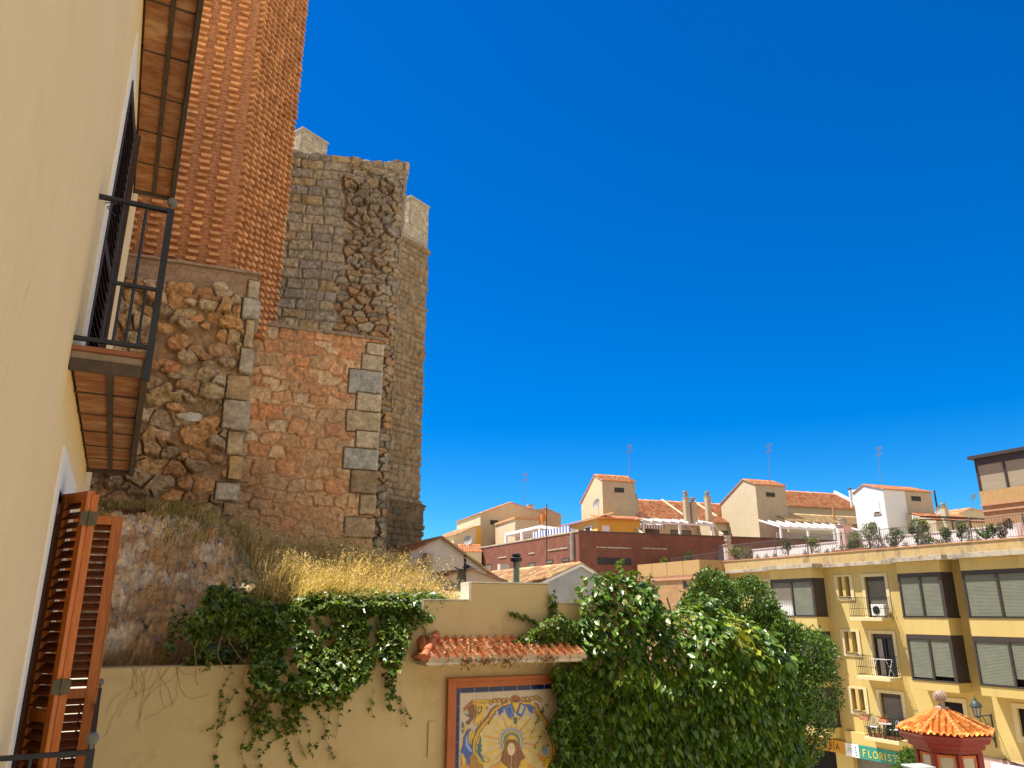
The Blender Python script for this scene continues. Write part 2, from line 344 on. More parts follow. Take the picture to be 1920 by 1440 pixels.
# ---------------- tile roofs ----------------
TILEM = attrmat('clay_tiles', rough=.8, nscale=9, namt=.2, bump=.2, bscale=50)
def inpoly(a, b, poly):
    r = np.zeros(a.shape, bool); n = len(poly); j = n-1
    for i in range(n):
        xi, yi = poly[i]; xj, yj = poly[j]
        if yi != yj:
            c = ((yi > b) != (yj > b)) & (a < (xj-xi)*(b-yi)/(yj-yi)+xi); r ^= c
        j = i
    return r
def tile_roof(name, P0, ex, ey, Wd, Ln, parent, pal, per=.22, course=.36, amp=.06, poly=None, nc=6, seed=0, back=True, mort=None, under=True):
    amp = .034 if per > .2 and amp == .06 else amp
    P0 = Vector(P0); ex = Vector(ex).normalized(); ey = Vector(ey).normalized(); ez = ex.cross(ey).normalized()
    if ez.z < 0: ez = -ez
    nper = max(1, round(Wd/per)); per = Wd/nper; ncr = max(1, round(Ln/course)); course = Ln/ncr
    a = np.linspace(0, Wd, nper*nc+1)
    bl = []
    for k in range(ncr): bl += [k*course+1e-4, (k+1)*course-1e-4]
    b = np.array(bl); A, B = np.meshgrid(a, b, indexing='ij')
    ph = np.cos(2*math.pi*(A/per-.5)); kc = np.floor(B/course); ka = np.floor(A/per)
    H = amp*(np.where(ph > 0, np.abs(ph)**.5, -.55*np.abs(ph)**.8)+.55)
    H += (1-(B/course-kc))*amp*.45 + (h1(ka, kc, seed)-.5)*amp*.25
    nrm = np.array(ez)
    V = np.array(P0)[None, None]+A[..., None]*np.array(ex)+B[..., None]*np.array(ey)+H[..., None]*nrm
    C = palette(pal, h1(ka, kc, seed+3))*(.8+.4*h1(ka, kc, seed+7))[..., None]
    F = gridfaces(len(a), len(b)); V = V.reshape(-1, 3); C = C.reshape(-1, 3)
    if poly is not None:
        ctr_a = A.ravel()[F].mean(1); ctr_b = B.ravel()[F].mean(1); F = F[inpoly(ctr_a, ctr_b, poly)]
    if poly is None:
        # eave skirt and flat underside so the roof has thickness
        n0 = len(V); dn = -nrm*.03
        Pn = np.array(P0)
        sk = V[np.arange(len(a))*len(b)]; lo = Pn[None]+a[:, None]*np.array(ex)+dn
        V = np.vstack([V, lo]); C = np.vstack([C, np.tile(C.mean(0) if mort is None else np.array(mort), (len(a), 1))])
        nx_ = -np.array(ey)*.004; V = np.vstack([V, sk+nx_]); C = np.vstack([C, np.tile(C.mean(0) if mort is None else np.array(mort), (len(a), 1))]); V[n0:n0+len(a)] += nx_
        i = np.arange(len(a)-1); m0 = n0+len(a); F = np.vstack([F, np.stack([m0+i, n0+i, n0+i+1, m0+i+1], 1)])
        F = np.vstack([F, np.stack([i*len(b), n0+i, n0+i+1, (i+1)*len(b)], 1)])
        n1 = len(V); q = [Pn+dn, Pn+dn+Wd*np.array(ex), Pn+dn+Wd*np.array(ex)+Ln*np.array(ey), Pn+dn+Ln*np.array(ey)]
        V = np.vstack([V, q]); C = np.vstack([C, np.tile(C.mean(0), (4, 1))])
        F = np.vstack([F, [[n1, n1+3, n1+2, n1+1]]])
        # rake edges
        for (row, p, q2) in ((0, n1, n1+3), (len(a)-1, n1+1, n1+2)):
            j = np.arange(len(b)-1); n2 = len(V)
            base = V[p][None]+(V[q2]-V[p])[None]*(b/Ln)[:, None]
            V = np.vstack([V, base]); C = np.vstack([C, C[row*len(b):(row+1)*len(b)]])
            F = np.vstack([F, np.stack([row*len(b)+j, row*len(b)+j+1, n2+j+1, n2+j], 1)])
    return npmesh(name, V, F, TILEM, parent, C)
PAL_ORANGE = [(.70, .27, .115), (.76, .33, .15), (.62, .22, .10), (.80, .40, .20), (.64, .29, .14)]
PAL_OLD = [(.42, .24, .12), (.5, .32, .16), (.36, .2, .1), (.55, .4, .2), (.3, .2, .12), (.48, .22, .1)]
# ================= colours shared by the setting =================
CREAM = mat('cream_stucco', (.81, .61, .32), (.85, .65, .36), 1.2, .9, .3, 45, c3=(.70, .51, .23), s3=.5, t3=(.54, .8), crack=(.9, .0035))
WHITE = mat('white_plaster', (.74, .72, .68), (.8, .78, .75), 3, .85, .1, 20)
IRON = mat('black_iron', (.007, .008, .013), (.014, .015, .02), 8, .5, .15, 60, spec=.5)
IRONB = mat('rusty_iron', (.06, .045, .035), (.11, .075, .05), 9, .8, .3, 40)
GREYBALL = mat('grey_iron_ball', (.12, .12, .11), (.2, .19, .17), 12, .6, .2, 50)
WOODD = mat('dark_wood', (.05, .028, .02), (.1, .055, .035), 5, .7, .3, 30, stretch=(6, 6, .6))
WOOD = mat('varnished_wood', (.42, .10, .012), (.60, .175, .02), 6, .42, .15, 40, spec=.5, stretch=(9, 9, .7))
WOODL = mat('shaded_slat_wood', (.13, .033, .008), (.24, .062, .012), 6, .5, .15, 40, stretch=(.7, 9, 9))  # slats darker than the stiles, shade among them put into the colour
BRASS = mat('old_hinge_metal', (.1, .085, .05), (.16, .13, .08), 10, .5, .2, 50, metal=.6)
SOFT = mat('stained_clay_panel', (.24, .085, .035), (.40, .20, .095), 4.5, .8, .2, 30, stretch=(3, 1.2, 1), c3=(.6, .38, .2), s3=2.5, t3=(.5, .75))
# ================= left house =================
FL = Frame(-.3556, -.1828, -.457, .889, 3.0)
def LZ(v): return v+ZC-3.0
S1 = 9.75
house = thing('stucco_house', 'cream stucco house front seen edge-on at the far left with balconies and louvered shutters', 'house', FL)
mb = MB(); D0, D1 = 5.5, 6.95; BK = 9.0
OPZ = [(-1.66, .74), (1.46, 3.86), (4.58, 6.98)]
mb.box(-5, D0, 0, BK, 0, LZ(8.7), CREAM); mb.box(D1, S1, 0, BK, 0, LZ(8.7), CREAM)
zz = 0
for a, b in OPZ: mb.box(D0, D1, 0, .5, zz, LZ(a), CREAM); zz = LZ(b)
mb.box(D0, D1, 0, .5, zz, LZ(8.7), CREAM); mb.box(D0, D1, .5, BK, 0, LZ(8.7), CREAM)
mb.build('wall', house)
wg = MB(); wg.prism([tuple(FL.loc((x, y, 0)).xy)+(0,) for x, y in ((-18, 7), (-6.35, 9.3), (-6.35, 10.9), (-18, 11.5))], (0, 0, LZ(9.4)), CREAM); wg.build('shade_block', house)  # unseen block added to shade the earth bank, no real part of the house
# white painted bands round the door openings
for k, (a, b) in enumerate(OPZ):
    m2 = MB(); m2.box(D0-.2, D0, -.012, .06, LZ(a), LZ(b)+.24, WHITE); m2.box(D1, D1+.2, -.012, .06, LZ(a), LZ(b)+.24, WHITE)
    m2.box(D0, D1, -.012, .3, LZ(b), LZ(b)+.24, WHITE); m2.build('door_surround', house)
def leaf(parent, name, p, q, z0, z1, wd, st=.055, th=.042, pitch=.062, louv=True, dark=False):
    """louvered leaf from plan point p to q (s,y)"""
    p = Vector(p); q = Vector(q); w = (q-p).length; ang = math.atan2(q.y-p.y, q.x-p.x)
    b = MB(); b.box(0, st, 0, th, 0, z1-z0, wd); b.box(w-st, w, 0, th, 0, z1-z0, wd); b.box(st, w-st, .003, th-.003, 0, .09, wd)
    b.box(st, w-st, .003, th-.003, z1-z0-.07, z1-z0, wd); zm = (z1-z0)*.42; b.box(st, w-st, .003, th-.003, zm, zm+.07, wd)
    b.box(w+.001, w+.012, -.004, th+.004, 0, z1-z0, wd)
    o = b.build(name, parent, bevel=.003); o.location = (p.x, p.y, z0); o.rotation_euler = (0, 0, ang)
    for (la, lb) in ((.1, zm-.03), (zm+.085, z1-z0-.1)):
      l = MB(); z = la
      while z < lb:
            t = .041+random.random()*.008
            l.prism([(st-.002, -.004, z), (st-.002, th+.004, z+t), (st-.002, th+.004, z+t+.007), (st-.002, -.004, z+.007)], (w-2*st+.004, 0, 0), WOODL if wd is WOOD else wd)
            z += pitch*(.97+random.random()*.06)
      l.build('louvers', o)
    return o
random.seed(3)
def shut_label(o, t): o['label'] = t
# lower storey door: varnished shutters folded outwards
z0, z1 = LZ(-1.64), LZ(.74)
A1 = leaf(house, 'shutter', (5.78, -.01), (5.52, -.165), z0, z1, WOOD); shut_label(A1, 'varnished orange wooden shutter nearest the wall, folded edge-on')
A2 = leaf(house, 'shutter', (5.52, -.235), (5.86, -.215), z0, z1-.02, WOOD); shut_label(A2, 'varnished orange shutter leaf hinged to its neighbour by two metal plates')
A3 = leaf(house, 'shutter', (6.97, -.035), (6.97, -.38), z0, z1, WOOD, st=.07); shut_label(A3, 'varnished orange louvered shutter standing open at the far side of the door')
for zh in (LZ(.52), LZ(-.48), LZ(-1.3)):
    h = MB(); h.box(5.505, 5.515, -.245, -.15, zh, zh+.085, BRASS); h.tube((5.503, -.2, zh-.005), (5.503, -.2, zh+.09), .009, BRASS, 8); h.build('hinge', house)
m2 = MB(); m2.box(D0+.0, D0+.06, .03, .11, LZ(-1.66), LZ(.74), WOODD); m2.box(D1-.06, D1, .03, .11, LZ(-1.66), LZ(.74), WOODD)
m2.box(D0+.06, D1-.06, .03, .1, LZ(.66), LZ(.74), WOODD); m2.box(D0+.06, D1-.06, .12, .15, LZ(-1.66), LZ(.66), mat('dark_room', (.015, .013, .012)))
m2.build('door_frame', house)
# upper doors: old dark louvered shutters, slightly ajar
for k in (1, 2):
    a, b = OPZ[k]
    o1 = leaf(house, 'shutter', (D0+.02, -.02), (D0+.69, -.055), LZ(a)+.03, LZ(b)-.02, WOODD, pitch=.075); shut_label(o1, 'dark brown weathered louvered shutter, near leaf, almost closed')
    o2 = leaf(house, 'shutter', (D1-.02, -.02), (D1-.68, -.05), LZ(a)+.03, LZ(b)-.02, WOODD, pitch=.075); shut_label(o2, 'dark brown weathered louvered shutter, far leaf, ajar')
    mm = MB(); mm.box(D0, D1, .12, .16, LZ(a), LZ(b), MATS['dark_room']); mm.build('door_leaf', house)
# balconies
CLAYE = mat('slab_edge', (.24, .17, .11), (.34, .26, .18), 6, .85, .3, 30, c3=(.3, .09, .05), s3=3)
def balcony(s0, s1, zs, lab, rail=.97):
    dp = .415
    b = MB(); b.box(s0+.02, s1-.02, -dp+.03, -.002, zs-.075, zs-.03, CLAYE); b.box(s0, s1, -dp, -.002, zs-.03, zs, mat('red_floor_tile', (.25, .09, .05), (.33, .13, .07), 8))
    b.box(s0, s0+.035, -dp+.04, -.002, zs-.15, zs-.08, IRONB); b.box(s1-.035, s1, -dp+.04, -.002, zs-.15, zs-.08, IRONB)
    b.box(s0, s1, -dp, -dp+.04, zs-.155, zs-.032, IRONB)
    sb = b.build('balcony', house, bevel=.004); sb['label'] = lab
    u = MB(); n = 6; L = (s1-s0-.07)/n
    for i in range(n):
        for (y0, y1) in ((-dp+.045, -dp/2-.018), (-dp/2+.018, -.02)):
            u.box(s0+.035+i*L+.01, s0+.035+(i+1)*L-.01, y0, y1, zs-.112-.004*random.random(), zs-.076, SOFT)
    u.build('soffit_tiles', sb)
    f = MB(); f.box(s0+.036, s1-.036, -dp/2-.016, -dp/2+.016, zs-.128, zs-.077, IRONB)
    for i in range(1, n): f.box(s0+.035+i*L-.008, s0+.035+i*L+.008, -dp+.04, -.003, zs-.122, zs-.078, IRONB)
    f.build('soffit_bars', sb)
    r = MB(); zt = zs+rail; ya = -dp+.012
    for s_ in (s0+.012, s1-.012):
        r.box(s_-.02, s_+.02, ya-.02, ya+.02, zs-.16, zt, IRON); r.ball((s_, ya, zt+.052), .032, GREYBALL, 14); r.tube((s_, ya, zt), (s_, ya, zt+.03), .01, GREYBALL, 8)
        r.box(s_-.018, s_+.018, ya, -.002+.03, zt-.022, zt, IRON); r.box(s_-.012, s_+.012, ya, .03, zs+.03, zs+.055, IRON); r.box(s_-.01, s_+.01, ya, -.14, zs+rail*.42, zs+rail*.42+.02, IRON)
        for y in (-.265, -.14): r.tube((s_, y, zs+.03), (s_, y, zt-.02), .009, IRON, 6)
        for y in (-.33, -.2): r.tube((s_, y, zs+.03), (s_, y, zs+rail*.42), .008, IRON, 6)
    r.box(s0, s1, ya-.016, ya+.016, zt-.02, zt+.002, IRON); r.box(s0, s1, ya-.01, ya+.01, zs+.03, zs+.05, IRON); r.box(s0, s1, ya-.008, ya+.008, zs+rail*.42, zs+rail*.42+.02, IRON)
    s_ = s0+.13
    while s_ < s1-.05: r.tube((s_, ya, zs+.03), (s_, ya, zt-.01), .0075, IRON, 6); s_ += .115
    r.build('railing', sb)
B0, B1 = 4.72, 8.42
balcony(B0, B1, LZ(1.46), 'balcony of the middle storey with black iron railing and ball finial')
balcony(B0, B1, LZ(4.58), 'topmost balcony, only its tiled underside in view')
balcony(B0+.05, B1, LZ(-1.66), 'lowest balcony, only the top of its dark railing in view')
# wire hook by the shutter of the middle storey
w = MB(); w.path([(5.2, 0, LZ(2.62)), (5.2, -.07, LZ(2.64)), (5.2, -.02, LZ(2.59)), (5.2, -.075, LZ(2.54))], .004, IRON, 5); w.build('shutter_catch', house)

# ================= brick tower =================
BR1, BR2 = (.43, .175, .075), (.34, .125, .055)
BRM = brickmat('tower_brick', BR1, BR2, (.42, .24, .13), .25, .077, .01, noise=.6)
BRP = brickmat('tower_brick_header', (.68, .35, .155), (.52, .235, .10), (.6, .32, .15), .37, .155, .0, noise=.7, nscale=5)  # headers paler, wall darker: lit faces and shaded gaps put into the colours
CB = Vector((-5.63, 13.5)); C1 = Vector((-5.35, 15.6))
FB = Frame(CB.x, CB.y, .93, .37, 10.0)
tower = thing('brick_tower', 'tall orange brick tower with projecting headers, cut off by the top of the photo', 'tower', FB)
BT = ZC-10+15.4; zb = ZC-10+5.6
c1l = FB.loc((C1.x, C1.y, 0))
mb = MB(); foot = [(-9, 0), (0, 0), (c1l[0], c1l[1]), (c1l[0]-1.5, c1l[1]+5), (-9, 8)]
mb.prism([(x, y, zb) for x, y in foot], (0, 0, BT-zb), BRM); mb.build('wall', tower)
random.seed(5); mb = MB(); z = ZC-10+5.3; row = 0
while z < BT-.2:
    for c in range(13):
        x = -.3-c*.375+(.015 if row % 2 else -.015)+random.uniform(-.008, .008)
        d = .085+random.uniform(-.008, .01); mb.box(x-.095, x+.095, -d, .001, z, z+.062, BRP)
    z += .154; row += 1
mb.build('projecting_bricks', tower)
FBR = Frame(CB.x, CB.y, C1.x-CB.x, C1.y-CB.y, 10.0)
mb = MB(); z = ZC-10+5.62; row = 0; Lr = (C1-CB).length
while z < BT-.2:
    x = .03+(0.24 if row % 2 else 0)
    while x < Lr-.1:
        d = .11+random.uniform(-.014, .014); q = [FBR.w(a, b, z) for a, b in ((x, .001), (x, -d), (x+.15, -d), (x+.15, .001))]
        mb.prism([FB.loc(p) for p in q], (0, 0, .068), BRP); x += .48
    z += .077; row += 1
mb.build('projecting_bricks', tower)

# ================= rubble wall A (beside the house) =================
STONE = attrmat('wall_stone', .92, 14, .38, .7, 45)
def warm(p, k=(1.12, .93, .68)): return [tuple(a*b for a, b in zip(c, k)) for c in p]
PAL_A = [(.50, .24, .11), (.42, .20, .10), (.55, .33, .17), (.46, .34, .22), (.38, .22, .13), (.52, .27, .12), (.50, .42, .32), (.60, .30, .12)]
def quoins(FR, blocks, off=0.0):
    q = []
    for (x0, y0, x1, y1) in blocks:
        a, zb_ = FR.px(x0, y1, off); b, zt_ = FR.px(x1, y0, off); q.append((a, b, zb_, zt_))
    return q
def paint_blocks(U, Z, h, c, blocks, x_of_u, hh, cols, seed, edge=None):
    for k, (a, b, z0, z1) in enumerate(blocks):
        ux = U-x_of_u; wv = .02*(fbm(U*6, Z*6, 1, 3, seed+k)-.5)
        if edge is not None and k < len(blocks): b = edge if edge-b < .12 else b
        d = np.minimum(np.minimum(ux-a+wv, (b-ux)+(1 if edge is not None and b == edge else 0)), np.minimum(Z-z0-.012+wv, z1-.012-Z+wv))
        s = sstep(-.002, .03, d); base = np.array(cols[k % len(cols)])*np.array([.86, .79, .68])
        n = fbm(U, Z, 7, 5, seed+k*3); hk = hh[k % len(hh)] if isinstance(hh, (list, tuple)) else hh
        h = np.where(d > -.002, np.maximum(h, 0)*(1-s)+s*(hk+.025*(n-.5)), h)
        c = np.where((d > .0)[..., None], base*(.6+.8*n)[..., None], c); jt = (d > -.016) & (d < .012); c = np.where(jt[..., None], np.array([.2, .13, .075])*(.7+.6*n)[..., None], c); h = np.where(jt, np.minimum(h, -.01), h)
    return h, c
AR = Vector((-4.76, 12.75)); FA = Frame(AR.x, AR.y, .93, .37, ZC)
blA = quoins(FA, [(461, 527, 484, 562), (450, 562, 484, 600), (455, 600, 480, 652), (446, 655, 474, 702), (420, 705, 464, 752), (412, 752, 462, 807), (422, 809, 458, 855), (424, 855, 455, 902), (400, 905, 448, 940), (416, 942, 443, 968)])
PAL_A = [tuple(.65*a+.35*b for a, b in zip(c, (.42, .31, .2))) for c in warm(PAL_A, (.9, .9, .82))]+[(.34, .25, .17), (.4, .3, .2), (.28, .2, .13)]; LA = 3.6; bias_z = 0
def fnA(U, Z):
    x = U-LA
    wu = U+.12*(fbm(U, Z, 3, 3, 1)-.5); wz = Z+.12*(fbm(U, Z, 3, 3, 2)-.5)
    ia, ib, e, f1, du, dz = worley(wu+.13*np.floor(wz/.27), wz, .36, .27, 3, .95); r = h1(ia, ib, 11); r2 = h1(ia, ib, 12)
    size = .10+.34*r2; m_ = sstep(size-.03, size+.12, 1-f1*1.15)*sstep(.02, .09, e)
    tilt = du*(h1(ia, ib, 13)-.5)*.25+dz*(h1(ia, ib, 14)-.2)*.22
    fac = np.maximum(du*(h1(ia, ib, 21)-.5), dz*(h1(ia, ib, 22)-.5))*.30; hs = m_*(.08+.20*h1(ia, ib, 15)+tilt-np.abs(fac))
    ang = np.abs(fbm(U, Z, 9, 5, 4, .65)-.5)*.22
    h = np.maximum(0, hs-ang*m_)+.05*(fbm(U, Z, 4, 5, 6)-.5)
    n = fbm(U, Z, 9, 5, 7)
    mort = np.array([.29, .19, .115])*(.65+.7*n)[..., None]
    st = palette(PAL_A, r)*(.6+.8*fbm(U, Z, 16, 4, 8))[..., None]
    c = np.where((m_ > .3)[..., None], st, mort)
    # plain render band under the coping
    top = sstep(5.98-.42, 5.98-.36, Z+.05*(fbm(U, Z*0, 4, 3, 9)-.5)); h = h*(1-top)+top*(.02*n); c = c*(1-top)[..., None]+top[..., None]*np.array([.30, .20, .14])*(.8+.4*n)[..., None]
    h, c = paint_blocks(U, Z, h, c, blA, LA, [.07, .12, .05, .1, .08, .13, .06, .1, .08, .05], [(.45, .4, .33), (.42, .42, .42), (.45, .36, .26), (.4, .37, .33), (.44, .34, .23), (.40, .37, .33), (.52, .42, .3), (.5, .36, .2), (.47, .46, .45), (.4, .3, .2)], 40, edge=0.0)
    return h, c
wa = thing('rubble_wall', 'brown rubble stone wall with bulging rocks and grey corner blocks, under the brick tower', 'stone wall', FA)
def shell(name, parent, fr, path, z0, ztop, res, fn, m=STONE, **k): return relief(name, path, z0, ztop, res, fn, m, parent, **k)
shell('rubble_face', wa, FA, [(-LA, 0), (0, 0), (0, .7)], .6, 5.98, .014, fnA)
CONC = mat('old_coping', (.25, .18, .13), (.36, .27, .2), 5, .95, .6, 22, c3=(.2, .15, .12), s3=6)
mb = MB(); mb.box(-LA, -.02, .03, 2.3, .3, 5.97, CONC); mb.build('wall_core', wa)
random.seed(8); mb = MB(); x = -LA
while x < .05:
    w_ = min(random.uniform(.25, .4), .06-x); mb.box(x, x+w_-.006, -.07+random.uniform(-.015, .015), 2.3, 5.98, 6.03+random.uniform(-.006, .01), CONC); x += w_
mb.build('coping', wa, bevel=.006)
# a few rocks that stick far out of the wall
def rock(name, c, r, sc, seed, colr, parent, n=3):
    import bmesh
    bm = bmesh.new(); bmesh.ops.create_icosphere(bm, subdivisions=n, radius=1); rs = np.random.default_rng(seed)
    V = np.array([v.co for v in bm.verts]); F = np.array([[v.index for v in f.verts] for f in bm.faces]); bm.free()
    pl = rs.normal(size=(20, 3)); pl /= np.linalg.norm(pl, axis=1)[:, None]; dd = rs.uniform(.5, .88, 20)
    for p, d in zip(pl, dd):
        t = V@p; k = t > d; V[k] -= np.outer(t[k]-d, p)*.92
    V += (fbm(V[:, 0]*3+seed, V[:, 1]*3+V[:, 2]*2, 1.5, 4, seed)-.5)[:, None]*V*.25-np.abs(fbm(V[:, 0]*5+seed, V[:, 2]*5+V[:, 1]*4, 1.3, 4, seed+3, .65)-.5)[:, None]*V*.55
    V = V*np.array(sc)*r+np.array(c); C = np.array(colr)[None]*(.65+.7*fbm(V[:, 0]*9, V[:, 2]*9+V[:, 1]*5, 1, 4, seed))[:, None]
    return npmesh(name, V, F, STONE, parent, C)
for (px, py, r, sc, cl) in ((415, 540, .17, (1.1, .9, .85), (.5, .38, .25)), (358, 566, .12, (1.2, .8, .8), (.56, .42, .3)), (350, 783, .2, (1.5, .6, .7), (.5, .46, .4)), (303, 817, .17, (1, .7, .95), (.48, .32, .2)), (368, 597, .15, (1, .6, .9), (.46, .23, .11)),
                           (325, 690, .16, (1.1, .7, 1), (.42, .2, .1)), (385, 668, .13, (1.2, .7, .8), (.34, .18, .1)), (400, 722, .12, (1.1, .8, .8), (.4, .32, .24)), (345, 855, .11, (1, .8, 1.1), (.5, .26, .12)), (300, 905, .12, (1.2, .7, .9), (.42, .28, .2)), (386, 610, .1, (1, .8, 1), (.5, .28, .14)), (310, 740, .12, (1.3, .7, .8), (.5, .42, .32))):
    x, z = FA.px(px, py, -.1); rock('rock', (x, -.08, z), r, sc, int(px), cl, wa)

# ================= stone wall B (with grey corner blocks) =================
BL = Vector((-5.7, 15.06)); FBW = Frame(BL.x, BL.y, .93, .37, ZC)
LB = FBW.px(716, 632)[0]+.02
blB = quoins(FBW, [(686, 645, 718, 668), (676, 667, 717, 701), (651, 697, 715, 738), (666, 739, 714, 775), (647, 773, 710, 809), (665, 809, 707, 841), (641, 842, 706, 880), (655, 882, 703, 925), (672, 927, 698, 966), (643, 970, 698, 1008)])
PAL_B = [(.50, .23, .10), (.56, .30, .14), (.44, .22, .11), (.52, .36, .2), (.58, .26, .10), (.46, .3, .17), (.6, .44, .28)]
PAL_B = [tuple(.62*a+.38*b for a, b in zip(c, (.47, .33, .22))) for c in warm(PAL_B, (1.25, 1.05, .86))]+[(.62, .44, .26), (.50, .34, .2), (.66, .50, .32)]
def fnB(U, Z):
    wu = U+.09*(fbm(U, Z, 4, 3, 1)-.5); wz = Z+.09*(fbm(U, Z, 4, 3, 2)-.5)
    ia, ib, e, f1, du, dz = worley(wu+.2*np.floor(wz/.33), wz, .40, .30, 33, .5); r = h1(ia, ib, 11)
    s = sstep(.05, .17, e+.05*(fbm(U, Z, 9, 3, 91)-.5)); n = fbm(U, Z, 12, 5, 5, .65)
    h = s*(.008+.03*h1(ia, ib, 15)+.03*(du*(h1(ia, ib, 16)-.5)+dz*(h1(ia, ib, 17)-.5)))+.045*(n-.5)-.006*sstep(.03, .0, e); stain = sstep(.5, .75, fbm(U, Z, 1.2, 4, 77))
    low = sstep(3.6, 2.2, Z); pal = palette(PAL_B, r)*(1-low*.45)[..., None]+np.array([.5, .36, .22])*(low*.45)[..., None]
    st = pal*(.55+.9*fbm(U, Z, 10, 5, 8))[..., None]; mort = np.array([.46, .27, .145])*(.7+.6*n)[..., None]
    c = mort*(1-s*.8)[..., None]+st*(s*.8)[..., None]; big = sstep(.4, .65, fbm(U, Z, .9, 3, 101)); c = c*(1+big[..., None]*np.array([.10, -.03, -.12])); c = c*(1-.2*stain)[..., None]
    h, c = paint_blocks(U, Z, h, c, blB, 0, .05, [(.58, .5, .4), (.52, .46, .38), (.4, .42, .44), (.55, .49, .4), (.5, .43, .33), (.56, .5, .42), (.42, .43, .44), (.33, .26, .18), (.52, .42, .3), (.5, .38, .27)], 60, edge=LB)
    return h, c
wb = thing('stone_wall', 'orange-brown stone wall with pale grey squared corner blocks on its right edge, above the dry grass', 'stone wall', FBW)
shell('stone_face', wb, FBW, [(-.6, 0), (LB, 0), (LB, 1.2)], .3, 5.93, .014, lambda U, Z: fnB(U-.6, Z))
mb = MB(); mb.box(-.6, LB-.02, .03, 2.5, .2, 5.92, CONC); mb.build('wall_core', wb)
mb = MB(); x = -.6
while x < LB+.05:
    w_ = min(random.uniform(.25, .4), LB+.06-x); mb.box(x, x+w_-.006, -.06+random.uniform(-.012, .012), 2.5, 5.93, 6.0+random.uniform(-.006, .01), CONC); x += w_
mb.build('coping', wb, bevel=.006)

# ================= ruined tower C =================
CR = Vector((-3.25, 20.0)); FC = Frame(CR.x, CR.y, .98, .2, ZC)
PAL_C = [(.34, .30, .24), (.40, .35, .27), (.30, .27, .23), (.44, .37, .27), (.36, .33, .29), (.42, .32, .19)]
PAL_CR = [(.40, .26, .14), (.34, .25, .17), (.44, .24, .11), (.26, .22, .18), (.45, .36, .25), (.36, .2, .1)]
PAL_C = warm(PAL_C, (1.0, .95, .92)); PAL_CR = [tuple(.8*a+.2*b for a, b in zip(c, (.36, .32, .25))) for c in PAL_CR]; LC = 5.2
def fnC(U, Z):
    x = U-LC
    wz = Z+.16*(fbm(U, Z, 1.3, 3, 2)-.5)+.03*(fbm(U, Z, 6, 2, 3)-.5); rh = .30
    row = np.floor(wz/rh); fz = wz/rh-row; cw = .46+.42*h1(row, row*0, 5); wu = U+.05*(fbm(U, Z, 5, 2, 8)-.5)+h1(row, row, 6)*3
    cc = np.floor(wu/cw); fx = wu/cw-cc; j0 = (h1(cc, row, 7)-.5)*.4; j1 = (h1(cc+1, row, 7)-.5)*.4
    left = fx < j0; right = fx > 1+j1; cid = cc-left+right
    ex = np.minimum(np.abs(fx-j0), np.abs(1+j1-fx))*cw; ez = np.minimum(fz, 1-fz)*rh; e = np.minimum(ex, ez)
    s = sstep(.006, .035, e); r = h1(cid, row, 11); n = fbm(U, Z, 10, 5, 5)
    hc = s*(.03+.08*h1(cid, row, 12))+.09*(n-.5)*s
    cst = palette(PAL_C, r)*(.55+.9*fbm(U, Z, 8, 5, 9))[..., None]; mort = np.array([.30, .25, .18])*(.5+.8*n)[..., None]
    c1 = np.where((s > .4)[..., None], cst, mort)
    ia, ib, e2, f1, du, dz = worley(U+.04*(fbm(U, Z, 6, 3, 77)-.5)+.09*np.floor(Z/.2), Z+.05*(fbm(U, Z, 6, 3, 78)-.5), .34, .2, 21, .85); s2 = sstep(.02, .2, e2); deep = 1+.9*sstep(10, 12.5, Z)*sstep(13, 12.2, Z)
    hr = -.1+(1-.8*sstep(-.35, -.02, x))*s2*(.07+.24*h1(ia, ib, 3)+.12*dz*(h1(ia, ib, 4)))*deep*.75-.07*np.abs(fbm(U, Z, 14, 4, 4, .6)-.5)
    up = sstep(7.5, 11.5, Z)
    pr = palette(PAL_CR, h1(ia, ib, 11)); pg = palette(PAL_C, h1(ia, ib, 12))*.8; cr_ = (pr*(1-up*.75)[..., None]+pg*(up*.75)[..., None])*(.5+.9*fbm(U, Z, 14, 4, 19))[..., None]
    cr_ = np.where((s2 > .2)[..., None], cr_, np.array([.28, .19, .12])*(.5+.8*n)[..., None])
    edge = -1.75+.35*(fbm(Z*0+3, Z, .7, 3, 31)-.5)+.25*(vnoise(Z*4, Z*0, 12)-.5)
    k = sstep(edge-.05, edge+.05, x)*sstep(13.3, 12.6, Z+.3*vnoise(U*2, U*0, 4))
    return hc*(1-k)+hr*k, c1*(1-k)[..., None]+cr_*k[..., None]
tc_ = thing('ruined_tower', 'grey ruined stone tower with coursed masonry left and a broken rubble corner right', 'tower', FC)
def topC(u):
    x = u-LC; return 13.1+.05*x*0+.22*(fbm(u, u*0, 2.2, 3, 5)-.5)+.16*(np.floor(vnoise(u*4, u*0, 8)*3)/3-.4)
shell('masonry', tc_, FC, [(-LC, 0), (0, 0), (.15, 4)], -2.0, topC, .022, fnC)
mb = MB(); mb.prism([(-LC, .3, -2), (-.35, .3, -2), (-.3, 4, -2), (-LC, 4, -2)], (0, 0, 14.85), CONC); mb.build('tower_core', tc_)
rs = np.random.default_rng(12)
for k in range(20):
    xx = -LC+.3+k*.27+rs.uniform(-.05, .05); rock('loose_stone', (min(xx, -.08), .1, 13.05+rs.uniform(-.05, .08)), rs.uniform(.09, .16), (1.2, 1, .7), 200+k, PAL_C[k % 6], tc_, 2)
